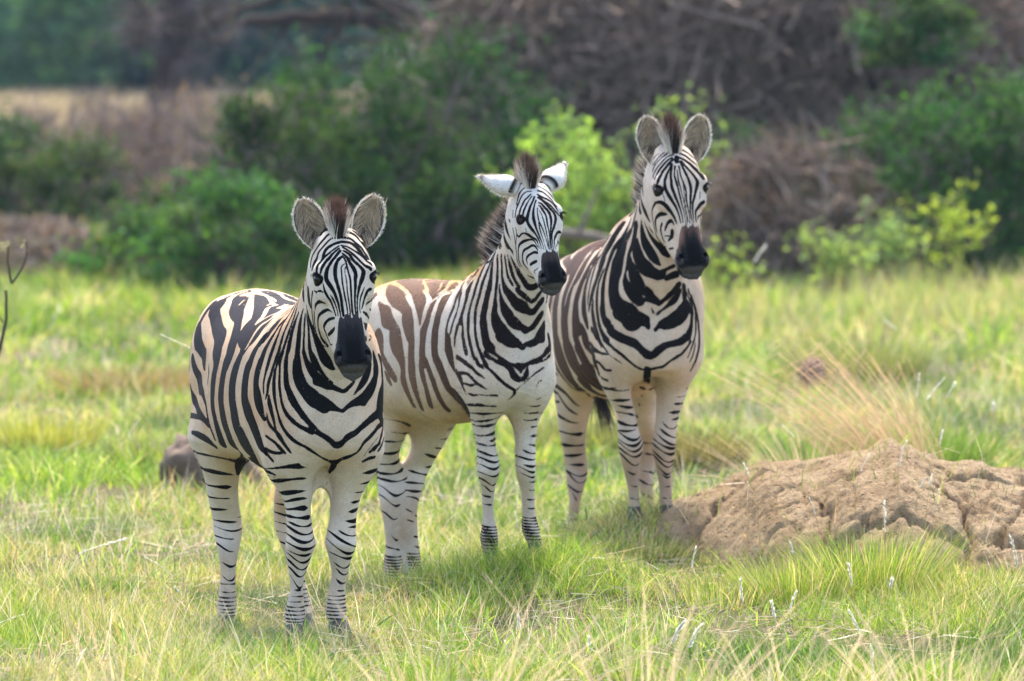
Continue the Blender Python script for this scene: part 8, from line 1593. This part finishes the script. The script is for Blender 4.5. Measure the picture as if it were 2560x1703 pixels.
        c = S[i] + rng.normal(size=(nleaf, 3)) * spread
        leaves_mesh('crown', c, rng.uniform(.6, 1.3, nleaf) * lsz, np.array(leaf) * rng.uniform(.5, 1.5, (nleaf, 1)), rng, root, M_LEAF)
        return root
    big_tree('large_tree', 1150, 70, 'dark spreading tree with arching limbs at the top middle', 71,
             [((.15, 0, -.1), (-.15, 0, 2.8), .42, .30, (.1, 0, 0)), ((-.2, 0, 2.0), (-2.5, .2, 2.35), .14, .05, (0, 0, .28)), ((-.2, 0, 2.2), (-2.9, -.1, 2.1), .12, .03, (0, 0, .5)),
              ((-.2, 0, 2.4), (-1.4, .1, 3.3), .10, .04, (0, 0, .2)), ((-.1, 0, 2.2), (1.4, 0, 2.9), .10, .04, (0, 0, .25)), ((-.1, 0, 2.3), (.6, 0, 3.4), .10, .05, (0, 0, 0)),
              ((-1.2, 0, 2.45), (-1.7, 0, 1.5), .05, .015, (-.1, 0, 0))], (.12, .105, .075), 250, .05, .16, 350)
    big_tree('large_tree', 415, 82, 'leaning dark trunk with grey twigs at the top left', 72,
             [((-.15, 0, -.1), (.42, 0, 3.3), .24, .19, (0, 0, 0)), ((.05, 0, 1.6), (-.5, 0, 2.9), .06, .02, (0, 0, .1)), ((.1, 0, 1.8), (.9, 0, 2.7), .05, .02, (0, 0, .1)), ((.12, 0, 2.0), (-.2, 0, 3.3), .06, .02, (0, 0, 0))],
             (.13, .11, .095), 500, .04, .15, 900)

    # far wood
    rng = np.random.default_rng(90)
    cs, ss, cc = [], [], []
    for k in range(380):
        Y = rng.uniform(165, 330)
        px = rng.uniform(-2200, 4700)
        if 720 < px < 1150: continue
        R = rng.uniform(2.4, 5.5); n = 1100
        u = unit(rng.normal(size=(n, 3))) * (rng.random((n, 1)) ** .33)
        lump = rng.normal(size=(14, 3)) * .45
        u = u * .55 + lump[rng.integers(0, 14, n)]
        c = u * np.array([R, R, R * .9]) + np.array([at(px, 0, Y), Y, R * .85])
        c[:, 2] = np.abs(c[:, 2])
        base = np.array([(.05, .12, .06), (.07, .16, .075), (.035, .085, .06)][rng.integers(0, 3)])
        cs.append(c); ss.append(rng.uniform(.25, .55, n)); cc.append(np.tile(base, (n, 1)) * rng.uniform(.6, 1.4, (n, 1)))
    o = leaves_mesh('far_woodland', np.concatenate(cs), np.concatenate(ss), np.concatenate(cc), rng, None, M_LEAF)
    tag(o, kind='stuff')
    # hill line behind the wood
    hx = np.linspace(-400, 400, 260); hy = np.linspace(430, 860, 20)
    HXX, HYY = np.meshgrid(hx, hy, indexing='ij')
    HZZ = -1 + 40 * (1 - .97 * np.exp(-((HXX / HYY * 14850 + 1280 - 935) / 200.) ** 4)) * sstep(HYY, 430, 760) * (.6 + .6 * fbm(HXX * .006, HYY * .003, 77))
    ii = np.arange(HXX.size).reshape(HXX.shape)
    o = mesh_obj('hills', np.stack([HXX, HYY, HZZ], -1).reshape(-1, 3), np.stack([ii[:-1, :-1], ii[1:, :-1], ii[1:, 1:], ii[:-1, 1:]], -1).reshape(-1, 4), simple_mat('hill_scrub', (.05, .09, .055), .95, .1, .3, .05))
    tag(o, kind='structure')

# ------------------------------------------------------------------ haze
if DEV != '1':
    def haze():
        bm = bmesh.new()
        bmesh.ops.create_cube(bm, size=1)
        me = bpy.data.meshes.new('haze'); bm.to_mesh(me); bm.free()
        o = bpy.data.objects.new('haze', me); SC.collection.objects.link(o)
        o.scale = (1000, 960, 52); o.location = (0, 440, 23)
        m = bpy.data.materials.new('haze_air'); m.use_nodes = True
        t = m.node_tree; t.nodes.clear()
        out = t.nodes.new('ShaderNodeOutputMaterial'); v = t.nodes.new('ShaderNodeVolumePrincipled')
        v.inputs['Color'].default_value = (.55, .75, 1.0, 1); v.inputs['Density'].default_value = .0002; v.inputs['Anisotropy'].default_value = .0
        t.links.new(v.outputs[0], out.inputs['Volume'])
        me.materials.append(m)
        tag(o, kind='stuff')
    haze()
